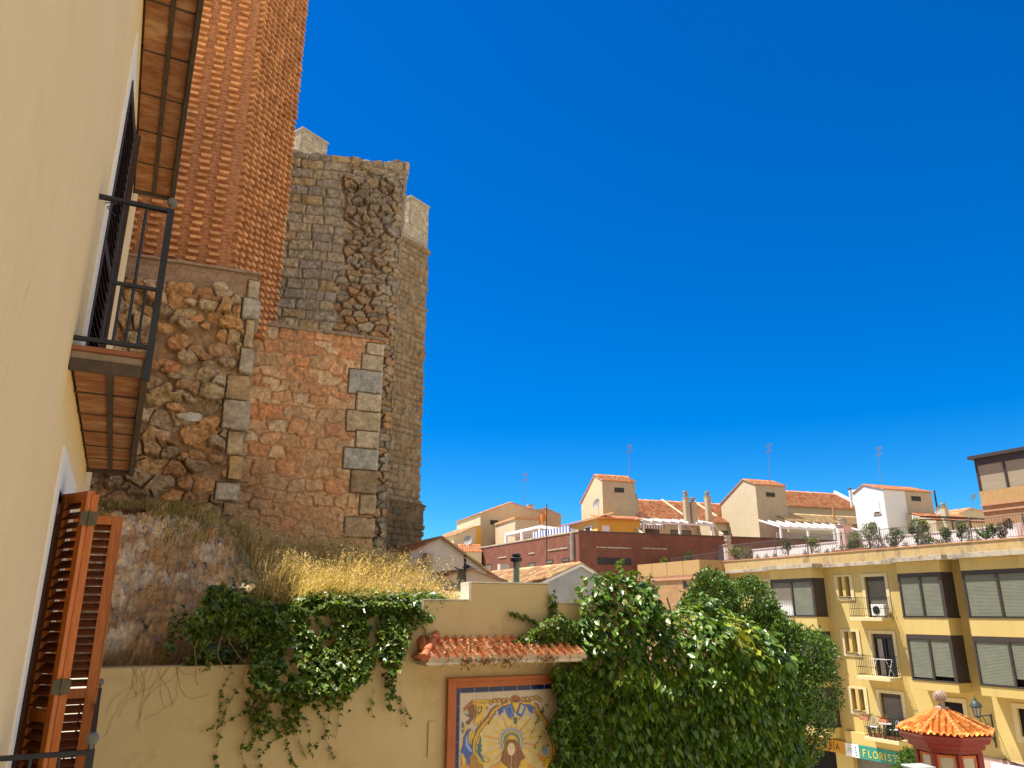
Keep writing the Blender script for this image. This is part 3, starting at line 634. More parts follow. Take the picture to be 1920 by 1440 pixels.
# ================= crenellated tower D behind =================
P1 = Vector((-8.75, 24.2)); P2 = Vector((-3.9, 31.0)); FD = Frame(P1.x, P1.y, P2.x-P1.x, P2.y-P1.y, ZC)
LD_ = (P2-P1).length
PAL_D = [(.40, .32, .21), (.34, .28, .2), (.44, .36, .25), (.38, .27, .17)]
PAL_N = [(.62, .56, .45), (.56, .5, .4), (.66, .6, .5), (.58, .53, .44)]
PAL_D = warm(PAL_D, (.78, .70, .60)); PAL_N = warm(PAL_N, (.74, .69, .60))
def fnD(U, Z):
    wz = Z+.05*(fbm(U, Z, 2, 3, 2)-.5); new = Z > 15.75
    rh = np.where(new, .32, .26); row = np.floor(wz/rh); fz = wz/rh-row; cw = np.where(new, .5, .34)*(.8+.4*h1(row, row*0, 5)); wu = U+.04*(fbm(U, Z, 5, 2, 8)-.5)*(~new)+h1(row, row, 6)*3
    cc = np.floor(wu/cw); fx = wu/cw-cc; e = np.minimum(np.minimum(fx, 1-fx)*cw, np.minimum(fz, 1-fz)*rh)
    s = sstep(.006, .03, e); n = fbm(U, Z, 6, 5, 5)
    h = s*np.where(new, .02, .05+.07*h1(cc, row, 3))+.08*(n-.5)*(~new)
    c = np.where(new[..., None], palette(PAL_N, h1(cc, row, 9)), palette(PAL_D, h1(cc, row, 9)))*(.7+.6*n)[..., None]
    c = np.where((s > .4)[..., None], c, np.where(new[..., None], np.array([.3, .25, .18]), np.array([.20, .16, .11])*(.6+.6*n)[..., None]))
    h = h+np.where((Z > 15.6) & (Z < 15.78), .12, 0)
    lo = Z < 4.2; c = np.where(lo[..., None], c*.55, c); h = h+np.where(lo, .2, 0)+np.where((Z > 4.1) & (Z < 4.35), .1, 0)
    return h, c
td = thing('crenellated_tower', 'taller stone tower behind the ruin with pale new battlements, its right edge against the sky', 'tower', FD)
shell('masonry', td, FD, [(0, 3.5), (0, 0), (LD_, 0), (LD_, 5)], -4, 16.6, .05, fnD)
mb = MB(); mb.box(.03, LD_-.03, .03, 5, -4, 16.58, CONC); mb.build('tower_core', td)
def merlon(x0, x1, y0=0.0, dp=.7):
    o = relief('merlon', [(x0, y0+dp), (x0, y0), (x1, y0), (x1, y0+dp), (x0, y0+dp)], 16.6, 18.0, .05, fnD, STONE, td)
    m_ = MB(); m_.box(x0-.05, x1+.05, y0-.05, y0+dp+.05, 18.0, 18.08, mat('merlon_cap', (.4, .35, .26), (.5, .44, .34), 4)); m_.build('cap', o)
xa = FD.px(568, 240)[0]; xb = FD.px(614, 265)[0]; merlon(xa, xb)
xc = FD.px(770, 385)[0]; merlon(xc, LD_); merlon((xb+xc)/2-.8, (xb+xc)/2+.8)
# ================= garden wall =================
FG = Frame(0, 10, .907, .42, ZC)            # local z = height above the camera
YEL = mat('ochre_stucco', (.54, .41, .205), (.60, .46, .245), 1.3, .92, .45, 9, c3=(.40, .28, .12), s3=1.7, t3=(.54, .78), crack=(1.6, .006))
SUNW = mat('white_and_sunlit_plaster', (.6, .54, .44), (.7, .65, .55), 5, .9, .3, 20)
gw = thing('garden_wall', 'long ochre yellow plastered wall with a stepped top, behind the ivy', 'wall', FG)
xs1, xs2, xs3 = FG.px(795, 1127)[0], FG.px(884, 1100)[0], FG.px(1030, 1100)[0]
mb = MB(); xe = FG.px(1400, 1300)[0]; pts = [(-4.66, -10), (7.5, -10), (7.5, .09), (xs3, .09), (xs3, .335), (xs2, .335), (xs2, .12), (xs1, .12), (xs1, -.04), (-3.05, -.04), (-3.05, -.56), (-4.66, -.56)]
me = bpy.data.meshes.new('wall')
pts = [(-4.66, -9), (xe, -9), (xe, -.9), (1.75, -.9), (1.75, .09), (xs3, .09), (xs3, .335), (xs2, .335), (xs2, .12), (xs1, .12), (xs1, -.04), (-3.05, -.04), (-3.05, -.56), (-4.66, -.56)]
mb.prism([(x, 0, z) for x, z in pts], (0, .28, 0), YEL)
wl = mb.build('wall', gw, bevel=.012)
mb = MB()
for (x0, zb_, zt) in ((xs1, -.05, .12), (xs2, .11, .335)): mb.box(x0-.035, x0-.002, -.01, .29, zb_, zt+.01, SUNW)  # pale step ends, sunlight on their left faces put into the colour
for (x0, x1, zt) in ((xs1, xs2-.036, .12), (xs2, xs3, .335), (xs3+.003, 1.74, .09)): mb.box(x0, x1, -.012, .29, zt+.001, zt+.018, SUNW)
mb.build('coping', gw)
mb = MB(); a = FG.px(808, 1352); b = FG.px(812, 1420); mb.box(a[0]-.035, a[0]+.035, -.02, -.001, b[1], a[1], YEL); mb.build('plaster_batten', gw, bevel=.006)

# ================= terrain behind the wall =================
def hill(x, d):
    """height above the camera of the ground behind the garden wall: x along the wall, d behind it"""
    base = .02+np.clip(d, 0, 6)*.20+np.clip(d-6, 0, 60)*.02
    rock = np.interp(d, [0, .25, .6, 1.3, 2.0, 2.7, 3.6, 6], [-.58, -.5, -.12, .42, .85, 1.25, 1.55, 1.7])
    kk = sstep(-2.6, -3.5, x+.25*np.clip(d, 0, 3)*0+.35*(fbm(d, d*0, 1.1, 2, 5)-.5))
    r = sstep(-.2, 2.5, x); low = -.05-np.clip(d, 0, 60)*.25-10*sstep(1.2, 2.6, x)
    g = base*(1-r)+low*r
    return g*(1-kk)+rock*kk
nx, nd = 400, 230; xs = np.concatenate([np.linspace(-6.2, -5.05, 12), np.linspace(-5, -2.4, 300), np.linspace(-2.37, 4.5, 88)]); ds = np.linspace(0, 1, nd)**1.35*12+.27
X, D = np.meshgrid(xs, ds, indexing='ij'); H = hill(X, D-.27); SA = D*.9+H*.9
kk = sstep(-2.5, -3.5, X+.6*(fbm(X*0, D, 1.4, 3, 91)-.5))
bump_ = (fbm(X*.8, SA, 1.6, 5, 3)-.5)*.7*kk+(np.abs(fbm(X, SA*1.2, 2.6, 5, 41, .6)-.5))*-.75*kk+(fbm(X, D, 3, 4, 4)-.5)*.12+(np.abs(fbm(X*.8, SA*1.3, 7, 5, 61, .65)-.5))*-.5*kk
fade = sstep(0, .35, D-.27)
V = np.stack([X, D+(fbm(X, H, 3, 4, 12)-.5)*.35*kk*fade, H+bump_*fade], 2).reshape(-1, 3)
n = fbm(X, SA, 2.0, 5, 15)+.08*sstep(.2, 1.2, H)-.03; n2 = fbm(X, SA, 5, 5, 16)
soil = np.array([.46, .29, .14]); pale = np.array([.70, .55, .36]); ochre = np.array([.52, .30, .13]); straw = np.array([.42, .33, .16])
c = soil+(pale-soil)*sstep(.42, .62, n)[..., None]; c = c+(ochre-c)*(sstep(.55, .7, n2)*.6)[..., None]; c = c*kk[..., None]+straw*(1-kk)[..., None]; c = c*(.5+1.0*fbm(X, SA, 11, 5, 18, .65))[..., None]
hs = npmesh('hillside', V, gridfaces(nx, nd), attrmat('earth_rock', .95, 14, .4, 1.0, 10, bdist=.09), None, c.reshape(-1, 3))
hs.location = (FG.o.x, FG.o.y, ZC); hs.rotation_euler = (0, 0, FG.ang); structure(hs)
rs = rng(17)
rk = []
for k in range(0):
    x_ = rs.uniform(-4.9, -3.1); d_ = rs.uniform(.25, 2.9); z_ = float(hill(np.array(x_), np.array(d_))); rk.append((x_, d_+.27, z_-.03, rs.uniform(.07, .17)))
for k, (x_, y_, z_, r_) in enumerate(rk):
    t = rock('boulder', (0, 0, 0), r_, (1.3, .9, .75), 700+k, [(.66, .46, .26), (.52, .32, .16), (.6, .42, .24), (.5, .38, .24)][k % 4], None); t.location = FG.w(x_, y_, z_-.02); t.rotation_euler = (0, rs.uniform(-.3, .3), rs.uniform(0, 3)); tag(t, 'weathered pale brown rock set in the earth bank left of the ivy', 'rock', 'rocks set in the earth bank')
# ---- ground sheet ----
ASPH = mat('paving', (.46, .38, .25), (.52, .43, .29), 1.5, .9, .3, 12)
n_ = 70; gx = np.concatenate([np.linspace(-1500, -70, 10), np.linspace(-60, 90, 50), np.linspace(100, 1500, 10)]); gy = np.concatenate([np.linspace(-1500, -40, 8), np.linspace(-30, 90, 44), np.linspace(100, 2500, 12)])
GX, GY = np.meshgrid(gx, gy, indexing='ij')
def gh(x, y): return 3.2*sstep(34, 20, y+.0*x)*sstep(40, 15, x)*np.where(y > -60, 1, 0)
GZ = gh(GX, GY)
g = npmesh('ground', np.stack([GX, GY, GZ], 2).reshape(-1, 3), gridfaces(len(gx), len(gy)), ASPH, smooth=True); structure(g)

# ================= tiled canopy above the mural =================
cz0 = -.50; sl_ = (.30, .30)
ca = FG.px(800, 1246, -.46); cb = FG.px(1100, 1238, -.46); ctop = FG.px(900, 1196, -.01)
can = thing('tiled_canopy', 'small clay tile canopy fixed to the yellow wall above the painted tile picture', 'canopy', FG, loc=((ca[0]+cb[0])/2, 0, 0))
cx = (ca[0]+cb[0])/2; hw = (cb[0]-ca[0])/2; zf = ca[1]+.028; zt = ctop[1]-.02; dpth = .46
mb = MB(); mb.box(-hw+.0, hw, -dpth+.01, -.001, zf-.035, zf, SUNW); mb.box(-hw+.02, hw-.02, -dpth+.035, -.001, zf-.05, zf-.036, YEL)
mb.prism([(-hw+.2, -.002, zf), (-hw+.02, -dpth+.06, zf), (-hw+.2, -.002, zt-.03)], (2*hw-.25, 0, 0), YEL)
mb.build('slab', can, bevel=.004)
L_ = math.hypot(dpth, zt-zf); ey = (0, dpth/L_, (zt-zf)/L_)
PALM = [(.68, .24, .09), (.74, .30, .12), (.6, .2, .08), (.76, .38, .2), (.5, .17, .08)]
tile_roof('roof_tiles', (-hw+.02, -dpth, zf+.012), (1, 0, 0), ey, 2*hw-.02, L_, can, PALM, per=.112, course=.165, amp=.032, nc=14, seed=4, mort=(.50, .40, .28))
mb = MB()                                        # hip tiles on the left end
p0 = Vector((-hw-.03, -dpth+.02, zf+.045)); p1 = Vector((-hw+.26, -.02, zt+.07))
TER = mat('ridge_tile', (.55, .18, .08), (.45, .15, .07), 9, .8, .2, 40)
for k in range(4): mb.tube(p0.lerp(p1, k/4), p0.lerp(p1, (k+1.12)/4), .052, TER, 10, .042)
mb.build('hip_tiles', can)
tile_roof('end_tiles', (-hw-.02, -dpth+.0, zf+.0), (0, 1, 0), Vector((.3, .02, zt-zf+.02)).normalized(), dpth, .3, can, PALM, per=.112, course=.16, amp=.03, nc=6, seed=9, poly=[(0, 0), (dpth, 0), (dpth, .31), (0, .03)])

# ================= tile mural =================
mx0, _ = FG.px(834, 1400); mx1 = FG.px(1086, 1290)[0]; mzt = FG.px(900, 1269)[1]; mzb = -3.2
mcx = (mx0+mx1)/2
mur = thing('tile_mural', 'framed painted tile picture of a veiled figure with golden rays, under the canopy', 'tile picture', FG, loc=(mcx, 0, 0))
TERR = mat('terracotta_paint', (.42, .13, .05), (.46, .16, .06), 4, .8, .1, 30)
mb = MB(); a0, a1 = mx0-mcx, mx1-mcx; fw = .115
for (o1, o2, dd) in ((0, .045, .075), (.045, fw, .055)):
    mb.box(a0+o1, a0+o2, -dd, -.001, mzb, mzt-o1, TERR); mb.box(a1-o2, a1-o1, -dd, -.001, mzb, mzt-o1, TERR); mb.box(a0+o2, a1-o2, -dd, -.001, mzt-o2, mzt-o1, TERR)
mb.build('frame', mur, bevel=.006)
GL = dict(rough=.22, spec=.4)
BLUE = mat('cobalt_glaze', (.008, .012, .075), (.014, .022, .13), 7, **GL); GROUT = mat('grout', (.62, .6, .56)); CREAMT = mat('cream_glaze', (.56, .46, .33), (.62, .51, .37), 5, **GL)
mb = MB(); mb.box(a0+fw, a1-fw, -.012, -.001, mzb, mzt-fw, GROUT); mb.build('backing', mur)
bz = mzt-fw; bx0, bx1 = a0+fw, a1-fw; bw_ = .058
mb = MB(); x = bx0+bw_
while x < bx1-bw_-.02: mb.box(x+.004, min(x+.19, bx1-bw_)-.004, -.017, -.0125, bz-.058, bz-.003, BLUE); x += .19
z = bz-.003
while z > mzb: mb.box(bx0+.003, bx0+bw_-.003, -.017, -.0125, max(mzb, z-.2)+.004, z, BLUE); mb.box(bx1-bw_+.003, bx1-.003, -.017, -.0125, max(mzb, z-.2)+.004, z, BLUE); z -= .2
mb.build('border_tiles', mur)
mb = MB(); px0, px1 = bx0+bw_+.003, bx1-bw_-.003; pz = bz-.064; nT = max(1, round((px1-px0)/.2)); tw = (px1-px0)/nT
for i in range(nT):
    z = pz
    while z > mzb+.05: mb.box(px0+i*tw+.0008, px0+(i+1)*tw-.0008, -.018, -.0125, max(mzb, z-.2)+.0008, z-.0008, CREAMT); z -= .2
mb.build('picture_tiles', mur)
# painted design, thin glaze layers; (X,Y) are pattern units
def mp(X, Y):
    x, z = FG.px(840+X/8.473, 1270+Y/8.473, -.02); return x-mcx, z
MC = {k: mat('glaze_'+k, v, tuple(min(1, c_*1.25) for c_ in v), 14, **GL) for k, v in dict(yellow=(.62, .40, .06), pale=(.58, .46, .20), ochre=(.34, .18, .04), brown=(.20, .09, .035), dark=(.05, .03, .02), blue=(.05, .10, .38), sky=(.22, .33, .52), green=(.05, .14, .12), orange=(.62, .28, .06), skin=(.70, .52, .38), grey=(.32, .37, .42), gold=(.62, .40, .04), red=(.38, .11, .04)).items()}
lay = [0]; pm = MB()
def P(pts, colr, dy=None):
    lay[0] += 1; y = -.0185-lay[0]*.00003
    pm.face([(p[0], y, p[1]) for p in [mp(*q) for q in pts]], MC[colr])
def S(pts, wd, colr, closed=False):
    q = list(pts)
    for k in range(len(q)-1):
        (x0, y0), (x1, y1) = q[k], q[k+1]; d = math.hypot(x1-x0, y1-y0) or 1; nx_, ny_ = -(y1-y0)/d*wd/2, (x1-x0)/d*wd/2
        P([(x0+nx_, y0+ny_), (x1+nx_, y1+ny_), (x1-nx_, y1-ny_), (x0-nx_, y0-ny_)], colr)
def arc(cx_, cy_, rx, ry, a0_, a1_, n=16): return [(cx_+rx*math.cos(R(a0_+(a1_-a0_)*k/n)), cy_+ry*math.sin(R(a0_+(a1_-a0_)*k/n))) for k in range(n+1)]
CXm, CYm = 1010, 1010
P([(440, 1440), (440, 1000), (560, 800), (760, 640), (1060, 560), (1300, 620), (1500, 740), (1620, 1000), (1640, 1440)], 'pale')
for a in range(-170, 350, 20):
    if 60 < a < 120: continue
    r1 = 470 if (a//20) % 2 else 400; c_ = 'yellow' if (a//20) % 3 else 'orange'
    P([(CXm+200*math.cos(R(a-5)), CYm+200*math.sin(R(a-5))), (CXm+r1*math.cos(R(a-1.5)), CYm+r1*math.sin(R(a-1.5))), (CXm+r1*math.cos(R(a+1.5)), CYm+r1*math.sin(R(a+1.5))), (CXm+200*math.cos(R(a+5)), CYm+200*math.sin(R(a+5)))], c_)
for a in range(150, 391, 10): P([(CXm+185*math.cos(R(a-3)), CYm+205*math.sin(R(a-3))), (CXm+232*math.cos(R(a)), CYm+250*math.sin(R(a))), (CXm+185*math.cos(R(a+3)), CYm+205*math.sin(R(a+3)))], 'brown' if a % 20 else 'orange')
S(arc(CXm, CYm+10, 178, 200, 145, 395, 40), 46, 'grey'); S(arc(CXm, CYm+10, 168, 190, 145, 395, 26), 8, 'blue')
S(arc(CXm, CYm+10, 145, 165, 145, 395, 36), 22, 'gold'); S(arc(CXm, CYm+10, 112, 130, 150, 390, 30), 40, 'green'); S(arc(CXm, CYm+10, 112, 130, 150, 390, 14), 6, 'pale'); S(arc(CXm, CYm, 70, 72, 180, 360, 16), 12, 'yellow')
P(arc(CXm, CYm+10, 66, 66, 180, 360, 14), 'ochre'); P([(955, 960), (975, 915), (995, 950), (1010, 905), (1030, 950), (1050, 915), (1068, 965), (1060, 1000), (960, 1000)], 'gold')
# robe, veil, face
P([(640, 1440), (820, 1340), (1010, 1300), (1200, 1330), (1400, 1440)], 'orange'); P([(800, 1440), (830, 1360), (900, 1340), (930, 1440)], 'gold'); P([(1110, 1440), (1130, 1340), (1230, 1290), (1260, 1440)], 'yellow')
P([(860, 1360), (835, 1320), (880, 1160), (930, 1010), (960, 985), (1060, 985), (1100, 1030), (1160, 1140), (1225, 1275), (1150, 1330), (1120, 1440), (960, 1440)], 'brown')
for (x0, x1) in ((905, 890), (940, 950), (1075, 1090), (1120, 1150), (1090, 1060)): S([(x0+20, 1060), (x0+(x1-x0)*.5, 1200), (x1, 1400)], 8, 'red')
P(arc(1003, 1140, 64, 104, 0, 360, 28), 'pale'); P(arc(1003, 1145, 50, 86, 0, 360, 28), 'skin')
for ex_ in (982, 1024): P(arc(ex_, 1122, 11, 5, 0, 360, 10), 'dark'); S([(ex_-14, 1105), (ex_+2, 1100), (ex_+14, 1105)], 4, 'brown')
S([(1002, 1120), (998, 1160), (1008, 1163)], 4, 'brown'); S([(990, 1186), (1003, 1190), (1016, 1186)], 6, 'red'); S([(1003, 1245), (1010, 1300), (995, 1380), (1000, 1440)], 9, 'pale')
# scroll frame round the niche
ar = [(430, 1440), (400, 1250), (410, 1050), (470, 860), (560, 740), (650, 640), (720, 520), (830, 450), (960, 400)]
S(ar, 66, 'ochre'); S([(x+8, y+8) for x, y in ar], 26, 'gold'); S([(x-26, y-22) for x, y in ar], 7, 'dark'); S([(x+30, y+24) for x, y in ar], 6, 'dark')
ar2 = [(1180, 400), (1300, 400), (1400, 450), (1440, 560), (1540, 690), (1620, 850), (1680, 1050), (1690, 1250), (1650, 1440)]
S(ar2, 66, 'ochre'); S([(x-8, y+8) for x, y in ar2], 26, 'gold'); S([(x+26, y-22) for x, y in ar2], 7, 'dark')
for (x, y, r_) in ((680, 400, 34), (740, 370, 36), (810, 365, 36), (880, 370, 34), (950, 350, 30), (1200, 345, 32), (1260, 340, 34), (1330, 330, 36), (1400, 320, 36), (1450, 350, 34), (600, 480, 28), (540, 700, 26), (450, 740, 24)):
    P(arc(x, y, r_, r_, 0, 360, 14), 'brown'); P(arc(x, y, r_-7, r_-7, 0, 360, 14), 'ochre'); P(arc(x-4, y+2, r_*.4, r_*.4, 0, 360, 10), 'gold')
P([(790, 400), (835, 392), (828, 432), (785, 445)], 'pale'); P([(1310, 380), (1375, 370), (1365, 408), (1320, 412)], 'pale')
P(arc(1075, 370, 82, 86, 180, 360, 18)+[(1110, 430), (1040, 430)], 'red')
for a in range(195, 360, 22): S([(1075, 410), (1075+76*math.cos(R(a)), 370+80*math.sin(R(a)))], 6, 'dark')
P([(1000, 400), (1150, 395), (1110, 500), (1075, 560), (1035, 490)], 'gold'); S([(1010, 400), (1068, 560)], 8, 'dark'); S([(1145, 395), (1078, 560)], 8, 'dark')
P([(890, 470), (1005, 418), (1050, 590), (1040, 620), (965, 650)], 'blue'); P([(905, 478), (995, 436), (1030, 585), (970, 630)], 'sky'); P([(915, 485), (990, 450), (1022, 580), (972, 620)], 'blue')
P([(1150, 400), (1240, 450), (1170, 635), (1085, 590)], 'blue'); P([(1155, 425), (1215, 460), (1160, 590), (1110, 565)], 'grey'); P([(1160, 450), (1195, 472), (1155, 560), (1128, 545)], 'pale')
P([(880, 440), (830, 480), (800, 500), (812, 620), (850, 560), (875, 560)], 'blue'); P([(1240, 430), (1320, 440), (1370, 500), (1350, 520), (1340, 580), (1290, 540)], 'blue')
S(arc(1030, 650, 34, 26, 0, 300, 12), 8, 'ochre'); S(arc(1110, 650, 34, 26, 240, -60, 12), 8, 'ochre'); P([(1040, 640), (1100, 640), (1085, 740), (1055, 740)], 'green')
S([(760, 575), (700, 610), (660, 700), (640, 750)], 22, 'ochre'); S([(770, 580), (720, 610), (690, 660)], 9, 'blue'); S([(1370, 540), (1420, 610), (1440, 700)], 22, 'ochre')
# architectural corner
P([(240, 510), (385, 365), (390, 425), (260, 530)], 'red'); P([(390, 365), (660, 350), (640, 405), (390, 425)], 'gold'); S([(390, 385), (650, 370)], 6, 'brown'); S([(390, 405), (645, 390)], 5, 'brown')
P([(310, 500), (400, 430), (430, 540), (400, 660), (330, 740), (290, 720), (370, 640)], 'brown'); P([(400, 430), (440, 425), (610, 415), (590, 520), (560, 660), (430, 750), (400, 740), (450, 600)], 'yellow'); P([(400, 430), (450, 440), (470, 560), (420, 690), (440, 560)], 'ochre')
P([(470, 468), (540, 460), (530, 540), (470, 600)], 'dark'); P([(482, 482), (520, 476), (512, 530), (482, 570)], 'pale'); P(arc(320, 720, 34, 34, 0, 360, 14), 'brown')
P([(240, 560), (300, 590), (355, 590), (350, 640), (300, 610)], 'green'); P([(230, 690), (250, 740), (240, 800), (215, 800)], 'green'); P([(260, 770), (300, 790), (290, 850), (250, 830)], 'gold'); P([(220, 830), (250, 850), (225, 905)], 'green')
# blue acanthus, green leaf, urn
P([(360, 800), (300, 850), (250, 960), (240, 1080), (200, 1200), (250, 1210), (300, 1330), (290, 1410), (340, 1320), (355, 1220), (410, 1190), (370, 1080), (310, 1030), (300, 930), (350, 850)], 'blue')
P([(330, 850), (275, 960), (270, 1080), (330, 1180), (385, 1180), (330, 1080), (300, 1020), (300, 930)], 'sky'); S([(265, 1000), (290, 1120), (360, 1200)], 7, 'blue'); P([(330, 860), (400, 840), (420, 900), (370, 1010), (340, 1040), (320, 960)], 'yellow'); S([(400, 850), (350, 950), (345, 1040)], 7, 'brown')
P([(200, 1230), (280, 1290), (270, 1400), (220, 1380)], 'yellow'); P([(210, 1370), (330, 1410), (340, 1440), (200, 1440)], 'orange')
P([(510, 910), (525, 990), (515, 1060), (540, 1080), (515, 1120), (540, 1170), (510, 1180), (545, 1290), (600, 1350), (550, 1330), (490, 1240), (455, 1170), (480, 1150), (465, 1060), (495, 1060)], 'green'); P([(555, 1230), (575, 1250), (550, 1300), (560, 1320)], 'sky')
S([(420, 940), (400, 1100), (420, 1240), (480, 1330), (560, 1370), (640, 1360), (670, 1310), (650, 1275), (615, 1290)], 26, 'gold'); S([(430, 950), (412, 1100), (432, 1236), (490, 1318), (560, 1352)], 6, 'brown'); P([(350, 1230), (430, 1220), (480, 1350), (560, 1400), (560, 1440), (330, 1440)], 'ochre')
P([(1430, 1230), (1500, 1250), (1540, 1290), (1480, 1350), (1440, 1290)], 'orange'); P([(1500, 1090), (1560, 1090), (1570, 1180), (1520, 1240), (1490, 1160)], 'sky'); P([(1540, 1290), (1640, 1270), (1650, 1440), (1520, 1440)], 'gold')
pm.build('painted_design', mur)

# ================= ivy, vine, tree =================
LEAFM = attrmat('glossy_leaf', .36, 6, .12, 0, spec=.45, trans=.2)
LEAFT = attrmat('tree_leaf', .42, 6, .12, 0, spec=.4, trans=.2)
STEM = mat('vine_stem', (.22, .14, .08), (.32, .22, .13), 10, .9)
IVYC = 1.35*np.array([(.07, .13, .015), (.11, .18, .02), (.15, .225, .03), (.05, .10, .015), (.20, .225, .04)])
def leafcols(rs, n, pal, var=.3):
    return (.74 if pal[:, 0].max() < .31 else 1.0)*pal[rs.integers(0, len(pal), n)]*(1+rs.uniform(-var, var, (n, 1)))
def wall_leaves(name, poly, n, size, pal, parent, seed, yoff=(-.16, -.02), kind='ivy', thr=0, F=FG, out=.5, zd=1.0, drape=None):
    """leaves over a region of a wall given as a polygon of photo points measured on the wall plane"""
    q = [F.px(a, b) for a, b in poly]; q = np.array(q); rs = rng(seed); lo, hi = q.min(0), q.max(0); pts = []
    while len(pts) < n:
        c = rs.uniform(lo, hi, (n*2, 2)); jx = .22*(fbm(c[:, 0], c[:, 1], 5, 3, seed+3)-.5); jz = .3*(fbm(c[:, 0], c[:, 1], 5, 3, seed+6)-.5) if thr else 0; k = inpoly(c[:, 0]+(jx if thr else 0), c[:, 1]+jz, [tuple(a) for a in q])&((fbm(c[:, 0], c[:, 1], 6, 3, seed+8) > thr) | (c[:, 1] > -.04)); pts += list(c[k])
    pts = np.array(pts[:n]); th = fbm(pts[:, 0], pts[:, 1], 3.2, 3, seed); y = yoff[0]*(.55+.9*th)*np.sqrt(rs.uniform(.25, 1, n))+yoff[1]
    if drape: y = -(.12+drape*np.clip(-.04-pts[:, 1], 0, .8)*sstep(-1.15, -.8, pts[:, 1]))*(.75+.5*th)*np.sqrt(rs.uniform(.2, 1, n))-.02
    P_ = np.stack([pts[:, 0], y, pts[:, 1]], 1); D_ = np.stack([rs.normal(0, .55, n), -out*np.abs(rs.normal(.5, .5, n))-.1, -zd*np.abs(rs.normal(.7, .4, n))], 1)
    C = leafcols(rs, n, pal)
    return scatter(name, kind, P_, D_, rs.uniform(*size, n), rs.normal(0, .5, n), C, LEAFM, parent)
def trailing(parent, starts, seed, lens=(.4, .9), size=(.035, .06), pal=IVYC, F=FG, name='trailing_stem', y0=-.03, every=.035):
    rs = rng(seed); PP = []; DD = []
    for (a, b, L, dx) in starts:
        mb = MB()
        x, z = F.px(a, b); x0_, z0_ = x, z; ang = math.atan2(-1, dx); pts = [(x, y0, z)]; s = 0
        while s < L:
            ang += rs.normal(0, .16); ang = ang*.93+math.atan2(-1, dx)*.07; x += math.cos(ang)*.03; z += math.sin(ang)*.03; s += .03; pts.append((x, y0+rs.normal(0, .006), z))
            if rs.random() < .03/every*(.35+.65*(s/L)):
                PP.append((x+rs.normal(0, .008), y0-.01, z)); DD.append((rs.normal(0, .8), -.35, -rs.uniform(.1, 1)))
        mb.path(pts, .0028, STEM, 4); mb.build(name, parent)
    n = len(PP)
    if n: scatter('leaves', 'ivy', np.array(PP), np.array(DD), rs.uniform(*size, n), rs.normal(0, .5, n), leafcols(rs, n, pal), LEAFM, parent)
ivy = thing('ivy_plant', 'dense ivy hanging over the yellow wall on the left, half in shade, with trailing stems', 'ivy', FG)
wall_leaves('leaves', [(470, 1160), (560, 1130), (700, 1128), (800, 1138), (808, 1165), (760, 1180), (742, 1210), (722, 1265), (690, 1240), (655, 1275), (610, 1300), (575, 1290), (545, 1330), (500, 1310), (465, 1270), (475, 1230)], 4500, (.045, .088), IVYC, ivy, 1, (-.48, -.03), out=1.15, thr=.36, zd=.85, drape=.62)
wall_leaves('leaves', [(345, 1160), (390, 1100), (430, 1092), (470, 1110), (520, 1150), (530, 1250), (470, 1240), (440, 1195), (400, 1190), (395, 1240), (375, 1215)], 1500, (.045, .08), IVYC, ivy, 2, (-.2, .0), thr=.4)
wall_leaves('leaves', [(455, 1280), (540, 1290), (660, 1290), (655, 1330), (600, 1380), (575, 1340), (540, 1400), (500, 1350), (470, 1400), (450, 1340)], 380, (.035, .06), IVYC, ivy, 3, (-.1, -.015), thr=.45)
wall_leaves('leaves', [(700, 1160), (800, 1150), (760, 1200), (740, 1200), (735, 1330), (722, 1330), (715, 1250)], 420, (.035, .06), IVYC, ivy, 4, (-.1, -.015))
trailing(ivy, [(460, 1250, 1.1, -.1), (480, 1300, 1.0, .05), (520, 1300, .75, .15), (560, 1320, .6, -.3), (600, 1300, .7, .1), (500, 1290, .6, -.7), (640, 1300, .45, .2), (725, 1260, .6, .1), (735, 1290, .45, .15), (440, 1240, .5, -.5), (700, 1290, .3, -.1), (470, 1320, .5, -.9), (790, 1160, .35, .15), (560, 1330, .5, .4), (480, 1310, .75, -.15), (540, 1330, .6, .0), (620, 1320, .45, -.1), (430, 1300, .35, -.2)], 11)
# part of the plant spreads over the rocks and the wall top (on the terrain)
rs = rng(5); n = 4200; x = rs.uniform(-4.0, -.9, n); d = np.abs(rs.normal(0, .28, n)); d = np.where(x < -2.9, np.abs(rs.normal(0, .55, n)), d)
k = (x > -3.35) | (fbm(x, d, 2, 3, 3) > .5); x, d = x[k], d[k]; n = len(x)
P_ = np.stack([x, d+.02, np.maximum(hill(x, d), np.where(x > -3.05, -.06, -.58))+rs.uniform(.0, .15, n)], 1); D_ = np.stack([rs.normal(0, .6, n), -np.abs(rs.normal(.6, .3, n)), -rs.uniform(-.1, .7, n)], 1)
scatter('leaves', 'ivy', P_, D_, rs.uniform(.045, .075, n), rs.normal(0, .45, n), leafcols(rs, n, IVYC), LEAFM, ivy)
mb = MB()
for k in range(8):
    x0_, z0_ = FG.px(rs.uniform(360, 500), rs.uniform(1160, 1200)); pts = [(x0_, -.2, z0_)]; a = rs.uniform(-2.2, -1.0)
    for _ in range(12): a += rs.normal(0, .2); l = pts[-1]; pts.append((l[0]+.04*math.cos(a), -.2+rs.normal(0, .005), l[2]+.04*math.sin(a)))
    mb.path(pts, .0045, STEM, 5)
mb.build('bare_stems', ivy)

